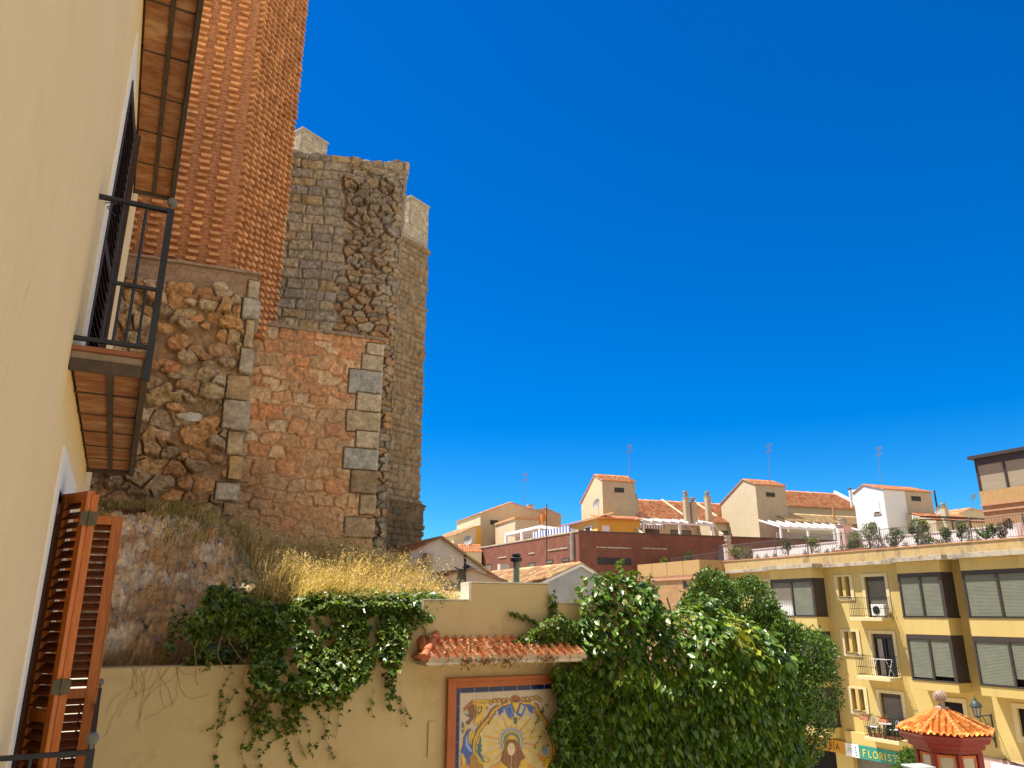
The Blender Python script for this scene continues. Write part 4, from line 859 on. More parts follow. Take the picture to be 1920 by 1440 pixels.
# ivy over canopy
ivc = thing('climbing_ivy', 'dark ivy creeping over the tiled canopy and up the wall beside the big vine', 'ivy', FG, loc=(.6, 0, 0))
class FO:                                    # FG shifted so that parts are local to the empty above
    def __init__(s, F, dx): s.F = F; s.dx = dx
    def px(s, a, b, y=0.0): x, z = s.F.px(a, b, y); return x-s.dx, z
FG6 = FO(FG, .6)
wall_leaves('leaves', [(950, 1200), (985, 1178), (1010, 1160), (1035, 1150), (1060, 1165), (1100, 1160), (1110, 1230), (1080, 1215), (1020, 1212), (975, 1210)], 900, (.05, .08), IVYC, ivc, 21, (-.22, -.02), F=FG6)
wall_leaves('leaves', [(1018, 1250), (1100, 1250), (1110, 1440), (1012, 1440), (1030, 1400), (1014, 1360), (1036, 1320), (1020, 1290)], 3000, (.05, .085), IVYC[:4], ivc, 22, (-.28, -.03), F=FG6)
wall_leaves('leaves', [(1027, 1100), (1034, 1098), (1042, 1160), (1026, 1160)], 60, (.045, .07), IVYC, ivc, 23, (-.08, -.01), F=FG6)
wall_leaves('leaves', [(948, 1146), (975, 1150), (1010, 1165), (1010, 1172), (975, 1162), (950, 1153)], 60, (.04, .06), IVYC, ivc, 24, (-.06, -.01), F=FG6)
trailing(ivc, [(1033, 1270, .7, .05), (1050, 1250, .8, .0), (1030, 1380, .3, -1.5), (1035, 1330, .5, -1.2)], 31, F=FG6, y0=-.12)
dry = thing('dead_creeper', 'dry brown withered creeper lying on the clay canopy tiles', 'dead plant', FG, loc=(cx, 0, 0))
rs = rng(41); n = 900; x = rs.uniform(-hw+.2, hw, n); t = rs.random(n)*.7; P_ = np.stack([x, -dpth*(1-t)+rs.normal(0, .01, n), zf+(zt-zf)*t+.06+rs.normal(0, .012, n)], 1)
k = fbm(x, t, 3, 3, 6) > .4; DRYC = np.array([(.36, .17, .07), (.5, .3, .14), (.28, .13, .06), (.55, .38, .18), (.2, .1, .05)])
scatter('dry_leaves', 'oval', P_[k], rs.normal(0, 1, (k.sum(), 3)), rs.uniform(.02, .045, k.sum()), rs.normal(0, 1, k.sum()), leafcols(rs, k.sum(), DRYC), attrmat('dry_leaf', .8, 6, .1, 0, trans=.1), dry)
mb = MB()
for k in range(26):
    mb = MB(); p = Vector((rs.uniform(-hw+.25, hw-.1), -dpth-.01, zf+.06))
    q = [p]
    for _ in range(rs.integers(3, 8)): q.append(q[-1]+Vector((rs.normal(0, .018), rs.normal(-.004, .006), -.022)))
    mb.path(q, .0035, mat('dry_twig', (.16, .09, .05), (.3, .2, .11), 20), 4); mb.build('twig', dry)
n = 260; x = rs.choice(np.array([-.55, -.3, -.05, .5]), n)+rs.normal(0, .05, n); P_ = np.stack([x, -dpth-.02+rs.normal(0, .01, n), zf+.03-np.abs(rs.normal(0, .05, n))], 1)
scatter('dry_leaves', 'oval', P_, rs.normal(0, 1, (n, 3))+np.array([0, 0, -1]), rs.uniform(.02, .045, n), rs.normal(0, 1, n), leafcols(rs, n, DRYC[[0, 2, 4]]), MATS['dry_leaf'], dry)

# ---- big vine over the wall ----
def blob_leaves(name, prof, cy, thick, n, size, pal, parent, seed, kind, F, m, lp=None, up=.35, hang=1.0, zsh=-9):
    """leaves on a rounded mass: prof = outline polygon in the (x,z) plane, thickness from the distance to the outline"""
    q = np.array(prof); rs = rng(seed); lo, hi = q.min(0), q.max(0); pts = []
    while len(pts) < n:
        c = rs.uniform(lo-.1, hi+.1, (n*2, 2)); k = inpoly(c[:, 0]+.12*(fbm(c[:, 0], c[:, 1], 4, 2, seed)-.5), c[:, 1]+.35*(fbm(c[:, 0], c[:, 1], 3.2, 3, seed+1)-.5), [tuple(a) for a in q]); pts += list(c[k])
    pts = np.array(pts[:n]); dist = np.full(n, 1e9)
    for i in range(len(q)):
        a, b = q[i], q[(i+1) % len(q)]; ab = b-a; t = np.clip(((pts-a)@ab)/(ab@ab+1e-9), 0, 1); dist = np.minimum(dist, np.linalg.norm(pts-(a+t[:, None]*ab), axis=1))
    dome = np.sqrt(np.clip(1-(1-np.clip(dist/thick, 0, 1))**2, 0, 1)); lump = (fbm(pts[:, 0], pts[:, 1], 2.6, 3, seed+4)-.5)*1.15*thick
    side = np.where(rs.random(n) < .8, -1, 1); tz = hang+(1-hang)*sstep(zsh-.35, zsh, pts[:, 1]); y = cy+side*tz*(thick*dome*(.75+.25*rs.random(n))*rs.uniform(.55, 1, n)**.5+lump*dome)
    P_ = np.stack([pts[:, 0], y, pts[:, 1]], 1)
    ftop = sstep(zsh-.3, zsh+.1, pts[:, 1]); D_ = np.stack([rs.normal(0, .5, n), side*np.abs(rs.normal(.35+.3*ftop, .25, n)), -rs.uniform(.15, 1.2-.2*ftop, n)+up*(1-dome)*ftop-.4*(1-ftop)], 1)
    C = leafcols(rs, n, pal)
    if lp is not None:
        for (lx, lz, lr, lc) in lp:
            k = (np.hypot(pts[:, 0]-lx, pts[:, 1]-lz) < lr*(.6+.8*fbm(pts[:, 0], pts[:, 1], 5, 2, 3))) & (rs.random(n) < .75); C[k] = np.array(lc)*(1+rs.uniform(-.2, .2, (k.sum(), 1)))
    return scatter(name, kind, P_, D_, rs.uniform(*size, n), rs.normal(0, .45, n), C, m, parent)
FV = Frame(*(Vector((0, 10))+Vector((.907, .42)).normalized()*2.1-Vector((-.42, .907))*.15), .907, .42, ZC)
vine = thing('climbing_vine', 'huge bushy green vine with broad leaves covering the right end of the yellow wall', 'vine', FV)
vp = [FV.px(a, b) for a, b in ((1040, 1230), (1075, 1180), (1085, 1120), (1110, 1080), (1160, 1072), (1195, 1078), (1225, 1120), (1250, 1140), (1290, 1125), (1320, 1115), (1360, 1140), (1400, 1165), (1450, 1210), (1485, 1260), (1500, 1330), (1510, 1400), (1510, 1620), (1110, 1620), (1110, 1400), (1120, 1300), (1085, 1255))]
VC = 1.15*np.array([(.06, .14, .012), (.10, .19, .015), (.15, .26, .025), (.05, .11, .015), (.20, .27, .03), (.08, .17, .015)])
yl = [(*FV.px(1340, 1175), .3, (.26, .30, .02)), (*FV.px(1270, 1150), .22, (.15, .24, .03)), (*FV.px(1360, 1200), .2, (.30, .32, .02))]
blob_leaves('leaves', vp, .1, .85, 17000, (.07, .15), VC, vine, 51, 'oval', FV, LEAFM, lp=yl, hang=.42, zsh=-.62)
# sprigs that stick out of the top
rs = rng(61); PP, DD = [], []; mb = MB()
for k in range(13):
    a = rs.uniform(1075, 1400); b = np.interp(a, [1075, 1110, 1160, 1200, 1240, 1300, 1400], [1150, 1085, 1072, 1075, 1135, 1130, 1190])
    x, z = FV.px(a, b+12); p = Vector((x, rs.uniform(-.3, .3), z-.05)); dirv = Vector((rs.normal(0, .35), rs.normal(-.1, .3), 1)).normalized(); L = rs.uniform(.12, .38); q = [p]
    for s in range(int(L/.03)):
        dirv = (dirv+Vector((rs.normal(0, .08), rs.normal(0, .08), -.03))).normalized(); q.append(q[-1]+dirv*.03)
        for _ in range(2): PP.append(q[-1]); DD.append((rs.normal(0, .8), rs.normal(-.2, .7), rs.uniform(-.9, .2)))
    mb.path(q, .004, STEM, 4)
mb.build('sprigs', vine); PP = np.array(PP); n = len(PP)
scatter('leaves', 'oval', PP, np.array(DD), rs.uniform(.06, .12, n), rs.normal(0, .4, n), leafcols(rs, n, VC[1:]), LEAFM, vine)
# woody core so that the mass is not hollow
mb = MB()
for k in range(60):
    i = rs.integers(0, 14); x = rs.uniform(-.6, 1.0); q = [Vector((x+rs.normal(0, .1), rs.uniform(.15, .4), -3.5))]
    while q[-1].z < rs.uniform(-.8, .05): q.append(q[-1]+Vector((rs.normal(0, .05), rs.normal(0, .03), .16)))
    mb.path(q, .012, STEM, 5)
mb.build('stems', vine)
rs = rng(71)
# ---- tree behind the vine ----
def crown(name, blobs, n, size, pal, parent, seed, m, kind='small'):
    rs = rng(seed); w = np.array([b[3]*b[4]*b[5] for b in blobs])**.7; w /= w.sum(); idx = rs.choice(len(blobs), n, p=w); B = np.array(blobs)[idx]
    v = rs.normal(0, 1, (n, 3)); v /= np.linalg.norm(v, axis=1)[:, None]; r = rs.uniform(.35, 1, n)**.45; r *= .82+.36*fbm(v[:, 0]*3+B[:, 0], v[:, 2]*3+B[:, 2]+v[:, 1], 1.6, 3, seed)
    P_ = B[:, :3]+v*r[:, None]*B[:, 3:6]; cl = fbm(P_[:, 0]+P_[:, 1]*.7, P_[:, 2], 1.9, 3, seed+2); k = cl > .30; P_, v = P_[k], v[k]; n = len(P_)
    D_ = v*.6+rs.normal(0, .6, (n, 3))+np.array([0, 0, .25]); return scatter(name, kind, P_, D_, rs.uniform(*size, n), rs.normal(0, .8, n), leafcols(rs, n, pal, .35), m, parent)
TC = np.array([(.10, .20, .03), (.13, .25, .03), (.08, .16, .03), (.18, .31, .05), (.07, .13, .02)])
def limbs(mb, base, h, blobs, r, rs, wood):
    top = base+Vector((rs.normal(0, .1), rs.normal(0, .1), h)); mb.tube(base, top, r, wood, 9, r*.7)
    for b in blobs:
        c = Vector(b[:3]); m_ = top.lerp(c, .5)+Vector((rs.normal(0, .1), rs.normal(0, .1), -.1)); mb.tube(top, m_, r*.5, wood, 7, r*.33); mb.tube(m_, c, r*.33, wood, 6, r*.12)
        for _ in range(5):
            e = c+Vector((rs.uniform(-.7, .7)*b[3], rs.uniform(-.7, .7)*b[4], rs.uniform(-.4, .8)*b[5])); mb.tube(c.lerp(m_, rs.uniform(0, .6)), e, r*.14, wood, 4, r*.05)
BARK = mat('bark', (.12, .09, .06), (.2, .15, .1), 9, .95, .6, 20)
def tree(lab, spec, Yd, n, size, pal, seed, trunk_px, r=.16, kind='small', gz=None):
    """spec: (px, py, radius_px_x, radius_px_y) of each foliage mass"""
    b0 = at(trunk_px, 1400, Yd); gz = float(gh(np.array(b0.x), np.array(b0.y))) if gz is None else gz
    t = thing('tree', lab, 'tree', loc=(b0.x, b0.y, gz)); rs = rng(seed); bl = []
    for (a, b, rx, ry) in spec:
        c = at(a, b, Yd+rs.uniform(-.4, .4)); s = Yd/1480; bl.append((c.x-b0.x, c.y-b0.y, c.z-gz, rx*s, rx*s*.9, ry*s))
    mb = MB(); zl = min(b[2]-b[5] for b in bl); limbs(mb, Vector((0, 0, 0)), max(1.5, zl+.3), bl, r, rs, BARK); mb.build('trunk', t)
    crown('crown', bl, n, size, pal, t, seed, LEAFT, kind); return t
tree('leafy green street tree rising behind the big vine, left of the yellow apartment block', [(1340, 1150, 62, 78), (1333, 1098, 34, 32), (1405, 1140, 58, 56), (1438, 1175, 45, 45), (1300, 1180, 40, 60), (1370, 1220, 70, 80), (1450, 1200, 60, 50), (1510, 1230, 55, 55), (1530, 1290, 45, 60), (1460, 1290, 80, 80), (1490, 1370, 60, 60), (1430, 1400, 80, 80), (1545, 1215, 22, 22), (1410, 1100, 22, 22), (1460, 1450, 55, 70), (1300, 1140, 22, 30), (1545, 1345, 22, 30)], 21, 46000, (.065, .12), TC, 81, 1440, gz=1.0)
tree('small round green tree partly covering the florist sign, left of the kiosk', [(1708, 1432, 26, 24), (1722, 1450, 24, 26), (1695, 1455, 22, 24)], 33.5, 5200, (.08, .14), TC, 83, 1710, .07, gz=0.2)

# ================= dry grass on the slope =================
def grass(name, lab, n, fn_xy, hgt, pal, seed, lean=.35, wd=.006, heads=0.0):
    rs = rng(seed); x, d = fn_xy(rs, n); n = len(x); z = hill(x, d)-.03; h = rs.uniform(hgt[0], hgt[1], n)*(.5+.9*fbm(x, d, 1.3, 3, seed)); a = rs.normal(-.2, .8, n)+2.5*(fbm(x, d, .9, 2, seed+1)-.5); h = h*(.45+1.0*fbm(x, d, 2.3, 2, seed+6)); w = wd*rs.uniform(.6, 1.4, n)
    le = np.abs(rs.normal(0, lean, n))*h; dx, dy = np.cos(a)*le, np.sin(a)*le; sx = np.cos(a+1.3)*w; sy = np.sin(a+1.3)*w
    B = np.stack([x, d+.27, z], 1); V = []
    for (t, ww) in ((0, 1), (.4, .9), (.75, .6), (1, .12)):
        cxx = B[:, 0]+dx*t**2; cyy = B[:, 1]+dy*t**2; czz = B[:, 2]+h*(t-.25*t*t*le/h)
        V += [np.stack([cxx-sx*ww, cyy-sy*ww, czz], 1), np.stack([cxx+sx*ww, cyy+sy*ww, czz], 1)]
    V = np.stack(V, 1).reshape(-1, 3); o = np.arange(n)[:, None]*8; F = np.concatenate([o+np.array([[0, 1, 3, 2]]), o+np.array([[2, 3, 5, 4]]), o+np.array([[4, 5, 7, 6]])])
    C = np.repeat(leafcols(rs, n, pal), 8, 0)
    if heads:
        k = rs.random(n) < heads; tip = np.stack([B[:, 0]+dx, B[:, 1]+dy, B[:, 2]+h*(1-.25*le/h)], 1)[k]; m_ = len(tip); rep = 7
        hp = np.repeat(tip, rep, 0)+rs.normal(0, .018, (m_*rep, 3))*np.array([1, 1, 1.6]); dd = rs.normal(0, .5, (m_*rep, 3))+np.array([0, 0, .8]); s_ = rs.uniform(.018, .032, m_*rep)
        Rm = rot_to(dd, rs.normal(0, 1, m_*rep)); T = LEAF['small'][0]; HV = (np.einsum('nij,kj->nki', Rm, T)*s_[:, None, None]+hp[:, None, :]).reshape(-1, 3)
        F2 = np.array([[0, 3, 2, 1]])+np.arange(m_*rep)[:, None]*4+len(V); V = np.vstack([V, HV]); F = np.vstack([F, F2]); C = np.vstack([C, np.repeat(leafcols(rs, m_*rep, pal*1.1), 4, 0)])
    g_ = npmesh(name, V, F, attrmat('dry_grass_blades', .7, 5, .1, 0, trans=.25), None, C); g_.location = (FG.o.x, FG.o.y, ZC); g_.rotation_euler = (0, 0, FG.ang)
    return tag(g_, lab, 'grass', kind='stuff')
DG = np.array([(.60, .43, .21), (.68, .52, .28), (.46, .32, .15), (.36, .30, .13), (.74, .58, .38), (.22, .22, .08)])
GG = np.array([(.2, .2, .06), (.30, .26, .09), (.46, .36, .17), (.55, .42, .22), (.14, .17, .05), (.5, .38, .2)])
def gr_xy(r, n):
    x = r.uniform(-3.45, -.7, n); d = .02+r.random(n)**1.1*5.2; k = (fbm(x, d, 2.6, 3, 55) > .36) & (x < -.7-.25*d*r.random(n)) & (x > -3.45+.9*fbm(d, d*0, 1.3, 3, 21)+.1*r.random(n)); return x[k], d[k]
grass('dry_grass', 'tall dry golden grass on the slope between the stone wall and the ivy', 20000, gr_xy, (.18, .52), DG, 91, lean=.95, wd=.005, heads=.35)
def patch(r, n):
    x = r.uniform(-5.2, -3.1, n); d = 2.1+r.random(n)*2.4; k = fbm(x, d, 1.5, 3, 8) > .5-.1*sstep(2, 3, d); return x[k], d[k]
grass('dry_scrub', 'brown and green scrubby grass at the foot of the rubble wall', 3800, patch, (.07, .2), GG, 92, lean=1.0, heads=.1)
def patch2(r, n):
    x = r.uniform(-4.7, -3.5, n); d = np.abs(r.normal(.15, .12, n)); return x, d
grass('dead_twigs', 'tangle of dead twigs on top of the yellow wall beside the shutter', 1500, patch2, (.12, .3), np.array([(.5, .34, .18), (.6, .44, .26), (.3, .2, .1)]), 93, lean=1.1, wd=.003)
# hanging dead stems on the wall under them
cs = thing('dead_creeper', 'bare dead creeper stems spread thinly over the yellow wall, right of the shutters', 'dead plant', FG, loc=(-4.1, 0, 0)); mb = MB(); rs = rng(94)
for k in range(16):
    x, z = rs.uniform(-.35, .25), -.56; a = rs.uniform(-2.3, -.7); q = [(x, -.008, z)]
    for _ in range(rs.integers(8, 24)): a += rs.normal(0, .25); x += .03*math.cos(a); z += .03*math.sin(a); q.append((x, -.008, z))
    mb.path(q, .0016, STEM, 4)
mb.build('stems', cs)
# ================= generic builders =================
GLASS = mat('dark_glass', (.02, .02, .02), (.045, .045, .045), 2, .3, spec=.3)
FRAME = mat('brown_aluminium', (.05, .04, .035), (.065, .05, .045), 5, .5)
DARK = mat('dark_interior', (.012, .011, .01))
BEIGE = mat('beige_render', (.49, .40, .26), (.55, .45, .31), .8, .9, .1, 20)
CREAM2 = mat('pale_render', (.60, .50, .31), (.66, .56, .37), .8, .9, .1, 20)
YELP = mat('yellow_paint', (.55, .41, .145), (.59, .45, .17), .5, .85, .12, 16, c3=(.44, .31, .11), s3=1.2, t3=(.52, .78), crack=(.5, .002), stretch=(1, 1, .35))
YTRIM = mat('pale_yellow_trim', (.62, .52, .28), (.66, .56, .33), 2, .85)
ORNG = mat('orange_render', (.68, .36, .05), (.72, .41, .08), 1, .85)
LILAC = mat('lilac_render', (.58, .50, .46), (.64, .56, .52), 1.2, .9, .2, 10, c3=(.5, .42, .36), s3=.8, t3=(.5, .7))
PINKB = mat('pink_beige_render', (.56, .42, .34), (.62, .48, .38), 1.2, .9, .2, 10)
GREYR = mat('grey_render', (.36, .36, .37), (.44, .44, .45), 1.5, .9, .2, 8, c3=(.3, .28, .26), s3=1, t3=(.5, .7))
WHITER = mat('white_render', (.78, .76, .72), (.82, .8, .77), 1, .9)
CONCR = mat('stained_concrete', (.42, .36, .28), (.52, .44, .33), 2.5, .95, .3, 15, c3=(.22, .18, .14), s3=1.6, t3=(.48, .66))
PARAP = mat('weathered_parapet', (.46, .31, .12), (.62, .47, .25), 2.2, .95, .3, 12, c3=(.30, .20, .10), s3=2.2, t3=(.48, .66), stretch=(1, 1, .4))
REED = mat('reed_screen', (.40, .24, .10), (.54, .36, .16), 5, .9, .5, 30, stretch=(8, 8, .8))
RBRICK = brickmat('red_brick', (.24, .09, .058), (.19, .072, .047), (.18, .09, .065), .25, .075, .008, noise=.35, nscale=1.2)
OBRICK = brickmat('ochre_brick', (.42, .24, .11), (.36, .19, .08), (.42, .29, .17), .25, .07, .01, noise=.3, nscale=2)
BLOCKB = brickmat('beige_block', (.47, .38, .25), (.50, .41, .28), (.40, .31, .21), .4, .2, .01, noise=.15, nscale=1, bump=.2)
PINK = mat('pink_render', (.62, .42, .36), (.68, .47, .4), 1.4, .9)
def wall_holes(mb, x0, x1, z0, z1, y0, y1, holes, m):
    xs_ = sorted({x0, x1, *[h for q in holes for h in q[:2] if x0 < h < x1]}); zs_ = sorted({z0, z1, *[h for q in holes for h in q[2:] if z0 < h < z1]})
    for a, b in zip(xs_, xs_[1:]):
        run = None
        for c, d in zip(zs_, zs_[1:]):
            cx_, cz_ = (a+b)/2, (c+d)/2; hole = any(q[0] < cx_ < q[1] and q[2] < cz_ < q[3] for q in holes)
            if hole:
                if run is not None: mb.box(a, b, y0, y1, run, c, m); run = None
            elif run is None: run = c
        if run is not None: mb.box(a, b, y0, y1, run, zs_[-1], m)
def window(parent, x0, x1, z0, z1, y=0.0, fr=FRAME, pane=GLASS, n=2, name='window', prd=.03):
    f = MB(); w = .05; f.box(x0, x1, y-prd, y+.02, z1-w, z1, fr); f.box(x0, x1, y-prd, y+.02, z0, z0+w, fr); f.box(x0, x0+w, y-prd, y+.02, z0+w, z1-w, fr); f.box(x1-w, x1, y-prd, y+.02, z0+w, z1-w, fr)
    for i in range(1, n): xm = x0+(x1-x0)*i/n; f.box(xm-w/2, xm+w/2, y-prd, y+.02, z0+w, z1-w, fr)
    o = f.build(name, parent); g_ = MB(); g_.box(x0+w, x1-w, y-.006, y+.015, z0+w, z1-w, pane); g_.build('pane', o); return o
def tilepanel_gable(parent, p_eave, p_ridge, L, pal, y0=0.0, over=.15, **k):
    """roof slope between two (x,z) profile points, running along y"""
    (xa, za), (xb, zb_) = p_eave, p_ridge; d = Vector((xb-xa, 0, zb_-za)); ln = d.length; d.normalize()
    return tile_roof('roof', Vector((xa, y0-over, za+.02))-d*.15, (0, 1, 0), d, L+over, ln+.15, parent, pal, **k)
def gable_house(name, lab, cat, F, prof, L, wm, roofs, pal=PAL_ORANGE, zlow=-6, wins=(), group=None, kw={}):
    """prof: photo points of the gable outline left to right (top outline); walls go down to zlow"""
    t = thing(name, lab, cat, F, group=group); q = [F.px(a, b) for a, b in prof]
    pts = [(q[0][0], 0, zlow)]+[(x, 0, z) for x, z in q]+[(q[-1][0], 0, zlow)]
    mb = MB(); mb.prism(list(reversed(pts)), (0, L, 0), wm); mb.build('wall', t)
    for (i, j) in roofs: tilepanel_gable(t, q[i], q[j], L, pal, **kw)
    for (a, b, c, d, *e) in wins:
        x0, z1_ = F.px(a, b); x1, z0_ = F.px(c, d); window(t, x0, x1, z0_, z1_, -.004)
    return t
def ridge_house(name, lab, cat, F, Wd, prof, wm, roofs, side_m=None, pal=PAL_ORANGE, zlow=-2, wins=(), swins=(), per=.25, course=.4):
    """prof: (y,z) outline seen on the left end, front first; extruded along +x by Wd"""
    t = thing(name, lab, cat, F); pts = [(0, prof[0][0], zlow)]+[(0, y, z) for y, z in prof]+[(0, prof[-1][0], zlow)]
    mb = MB(); mb.prism(pts, (Wd, 0, 0), wm); mb.build('wall', t)
    if side_m: s_ = MB(); s_.prism([(-.015, y, z) for _, y, z in pts], (.014, 0, 0), side_m); s_.build('side_wall', t)
    for (i, j) in roofs:
        (ya, za), (yb, zb_) = prof[i], prof[j]; d = Vector((0, yb-ya, zb_-za)); ln = d.length; d.normalize()
        tile_roof('roof', Vector((-.12, ya, za+.02))-d*.18, (1, 0, 0), d, Wd+.24, ln+.18, t, pal, per=per, course=course)
    for (x0, x1, z0_, z1_) in wins: window(t, x0, x1, z0_, z1_, -.004)
    return t
T2 = (.94, .34)
def corner(px, py, Y, d=T2, z0=ZC): p = at(px, py, Y); return Frame(p.x, p.y, *d, z0)
def antenna(px, y0, y1, Y, lab, arms=True, slant=0.0):
    """roof aerial: mast with a small yagi"""
    b = at(px, y1, Y); tp = at(px+slant, y0, Y); t = thing('television_antenna', lab, 'antenna', loc=tuple(b)); d = tp-b; mb = MB(); mb.tube((0, 0, 0), d, .03, GALV, 6, .022); mb.build('mast', t)
    if arms:
        m2 = MB(); L = .42
        for (k, hh) in ((0, .98), (1, .82)):
            c = d*hh; ux = Vector((.92, .2, .0 if k == 0 else .25)); m2.tube(c-ux*L*.5, c+ux*L*.9, .018, GALV, 5)
            for s_ in np.linspace(-.4, .85, 7): e = c+ux*L*s_; m2.tube(e-Vector((.1, -.2, .16)), e+Vector((.1, -.2, .16)), .011, GALV, 4)
        m2.build('aerial', t)
    return t
GALV = mat('galvanised_metal', (.22, .22, .24), (.3, .3, .32), 8, .5, metal=.5)
def dish(px, py, Y, r, lab, face=(-.5, -.8, .3), pole=None):
    c = at(px, py, Y); t = thing('satellite_dish', lab, 'satellite dish', loc=tuple(c)); mb = MB(); f = Vector(face).normalized(); a = f.orthogonal().normalized(); b = f.cross(a)
    n = 16
    for k in range(4):
        for j in range(n):
            q = []
            for (kk, jj) in ((k, j), (k, j+1), (k+1, j+1), (k+1, j)):
                rr = r*kk/4; t_ = 2*math.pi*jj/n; q.append(a*rr*math.cos(t_)+b*rr*math.sin(t_)+f*(rr*rr/r*.28))
            if k == 0: q = q[1:]
            mb.face(q, DISHM); mb.face([p-f*.012 for p in reversed(q)], DISHM)
    mb.build('reflector', t); m2 = MB(); m2.tube(-b*r*.9+f*.2*r, f*r*.8, .012, GALV, 5); m2.tube(f*r*.75, f*r*.92, .03, GALV, 8); m2.tube((0, 0, 0), -f*.15, .02, GALV, 6); m2.tube(-f*.15, -f*.15-Vector((0, 0, pole or r*1.6)), .02, GALV, 6); m2.build('arm', t)
DISHM = mat('dish_grey', (.26, .25, .23), (.32, .31, .29), 3, .6)

# ================= yellow apartment block =================
FY = Frame(18.0, 44.45, .457, -.889, 0.0)
def YZ(v): return v+ZC
apt = thing('apartment_block', 'yellow apartment block with projecting shuttered bay windows and a planted roof terrace, on the right', 'apartment building', FY)
PB = -.96
xw0 = FY.px(1338, 1100)[0]; xw1 = FY.px(1803, 1100)[0]+9
b1 = (FY.px(1447, 1120, PB)[0], FY.px(1531, 1155, PB)[0]); b2 = (FY.px(1688, 1120, PB)[0], FY.px(1777, 1158, PB)[0]); b3x = FY.px(1808, 1110, PB)[0]; b3 = (b3x, 2*FY.px(1873, 1110, PB)[0]-b3x)
ST = 2.93
def slit(a, b, y0_, y1_): return (FY.px(a, 1100)[0], FY.px(b, 1100)[0], YZ(0), YZ(0))
sx = [(FY.px(1572, 1100)[0], FY.px(1580, 1100)[0]), (FY.px(1585.5, 1100)[0], FY.px(1594.5, 1100)[0])]
dx0, dx1 = FY.px(1622, 1100)[0], FY.px(1661, 1100)[0]
lx0, lx1 = FY.px(1413, 1110)[0], FY.px(1443, 1110)[0]
zsl1 = FY.px(1583, 1081)[1]; zsl0 = FY.px(1585, 1118)[1]; zd1 = FY.px(1640, 1081)[1]; zbal = FY.px(1640, 1160, -.4)[1]+.06
holes = []
for k in range(3):
    o_ = -ST*k
    for a, b in sx: holes.append((a, b, zsl0+o_, zsl1+o_))
    holes.append((dx0, dx1, zbal+o_, zd1+o_))
holes.append((lx0, lx1, YZ(-.3), YZ(1.75)))
wx = FY.px(1770, 1325)[0]; wx1 = FY.px(1806, 1325)[0]; zw1 = FY.px(1790, 1317)[1]; holes.append((wx, wx1, zw1-1.7, zw1))
w3a, w3b = FY.px(1911, 1350)[0], FY.px(1911, 1350)[0]+1.1; zz1 = FY.px(1911, 1328)[1]; zz0 = FY.px(1911, 1380)[1]; holes.append((w3a, w3b, zz0, zz1))
gx0 = FY.px(1600, 1425)[0]; holes.append((gx0, gx0+4.0, YZ(-11), YZ(-6.9))); gy1 = FY.px(1568, 1420)[0]; holes.append((gy1-4.0, gy1, YZ(-11), YZ(-6.95)))
mb = MB(); wall_holes(mb, xw0, xw1, 0, YZ(2.35), 0, .45, holes, YELP); mb.box(xw0, xw1, .45, 11, 0, YZ(2.3), YELP); mb.build('wall', apt)
SHUT = mat('roller_shutter', (.17, .18, .135), (.21, .22, .165), 2, .7)
SHUTD = mat('dark_roller_shutter', (.17, .15, .12), (.22, .19, .15), 2, .7)
def shutter(parent, x0, x1, z0, z1, y, m=SHUT, name='roller_shutter', p=.06):
    b = MB(); z = z0
    while z < z1-.001:
        zz_ = min(z+p, z1); b.prism([(x0, y+.012, z), (x0, y-.006, z+.01), (x0, y-.004, zz_-.012), (x0, y+.012, zz_)], (x1-x0, 0, 0), m); z += p
    b.build(name, parent)
def bay(x0, x1, floors, lab, dep=-PB):
    b = MB(); y0 = PB
    for (zt, zb_, zp) in floors:           # window top, sill, parapet bottom
        pb = MB(); pb.box(x0, x1, y0, -.002, zp, zb_-.03, YELP); pb.build('bay_parapet', apt, bevel=.01)
    zt = floors[0][0]; b.box(x0, x1, y0, -.002, zt, YZ(2.35)-.003, YELP)
    o = b.build('bay_window', apt, bevel=.01); o['label'] = lab
    for fi, (zt, zb_, zp) in enumerate(floors):
        f = MB(); w = .09; f.box(x0-.0, x1+.03, y0-.03, -.002, zb_-.03, zb_+.03, FRAME); xm = (x0+x1)/2
        f.box(x0, x1, y0+.001, y0+.08, zt-.2, zt, FRAME); f.box(x0, x0+w, y0, y0+.08, zb_+.03, zt-.2, FRAME); f.box(x1-.16, x1, y0, y0+.1, zb_+.03, zt, FRAME); f.box(xm-.05, xm+.05, y0-.01, y0+.08, zb_+.03, zt-.2, FRAME)
        for s_ in (x0+.02, x1-.04): f.box(s_, s_+.02, y0+.1, -.002, zb_+.03, zt, FRAME)
        f.box(x0+.05, x1-.05, y0+.2, y0+.24, zb_+.03, zt, DARK)
        f.build('frame', o)
        lo = [0, 0]
        if fi == 1 and 'middle' in lab: lo = [.05, .16]
        if fi == 1 and 'right' in lab: lo = [.0, .3]
        if fi == 0 and 'left' in lab: lo = [.85, 0]
        shutter(o, x0+w, xm-.05, zb_+.05+lo[0], zt-.2, y0+.05, SHUTD if lo[0] > .5 else SHUT); shutter(o, xm+.05, x1-.16, zb_+.05+lo[1], zt-.2, y0+.05)
        if lo[0] > .5:
            c_ = MB(); n_ = 26
            for i in range(n_):
                xa = x0+w+.2+(xm-x0-w-.3)*i/n_; xb_ = x0+w+.2+(xm-x0-w-.3)*(i+1)/n_; c_.face([(xa, y0+.14+.03*math.sin(i*1.7), zb_+.03), (xb_, y0+.14+.03*math.sin((i+1)*1.7), zb_+.03), (xb_, y0+.14+.03*math.sin((i+1)*1.7), zb_+1.0), (xa, y0+.14+.03*math.sin(i*1.7), zb_+1.0)], WHITER)
            c_.build('curtain', o)
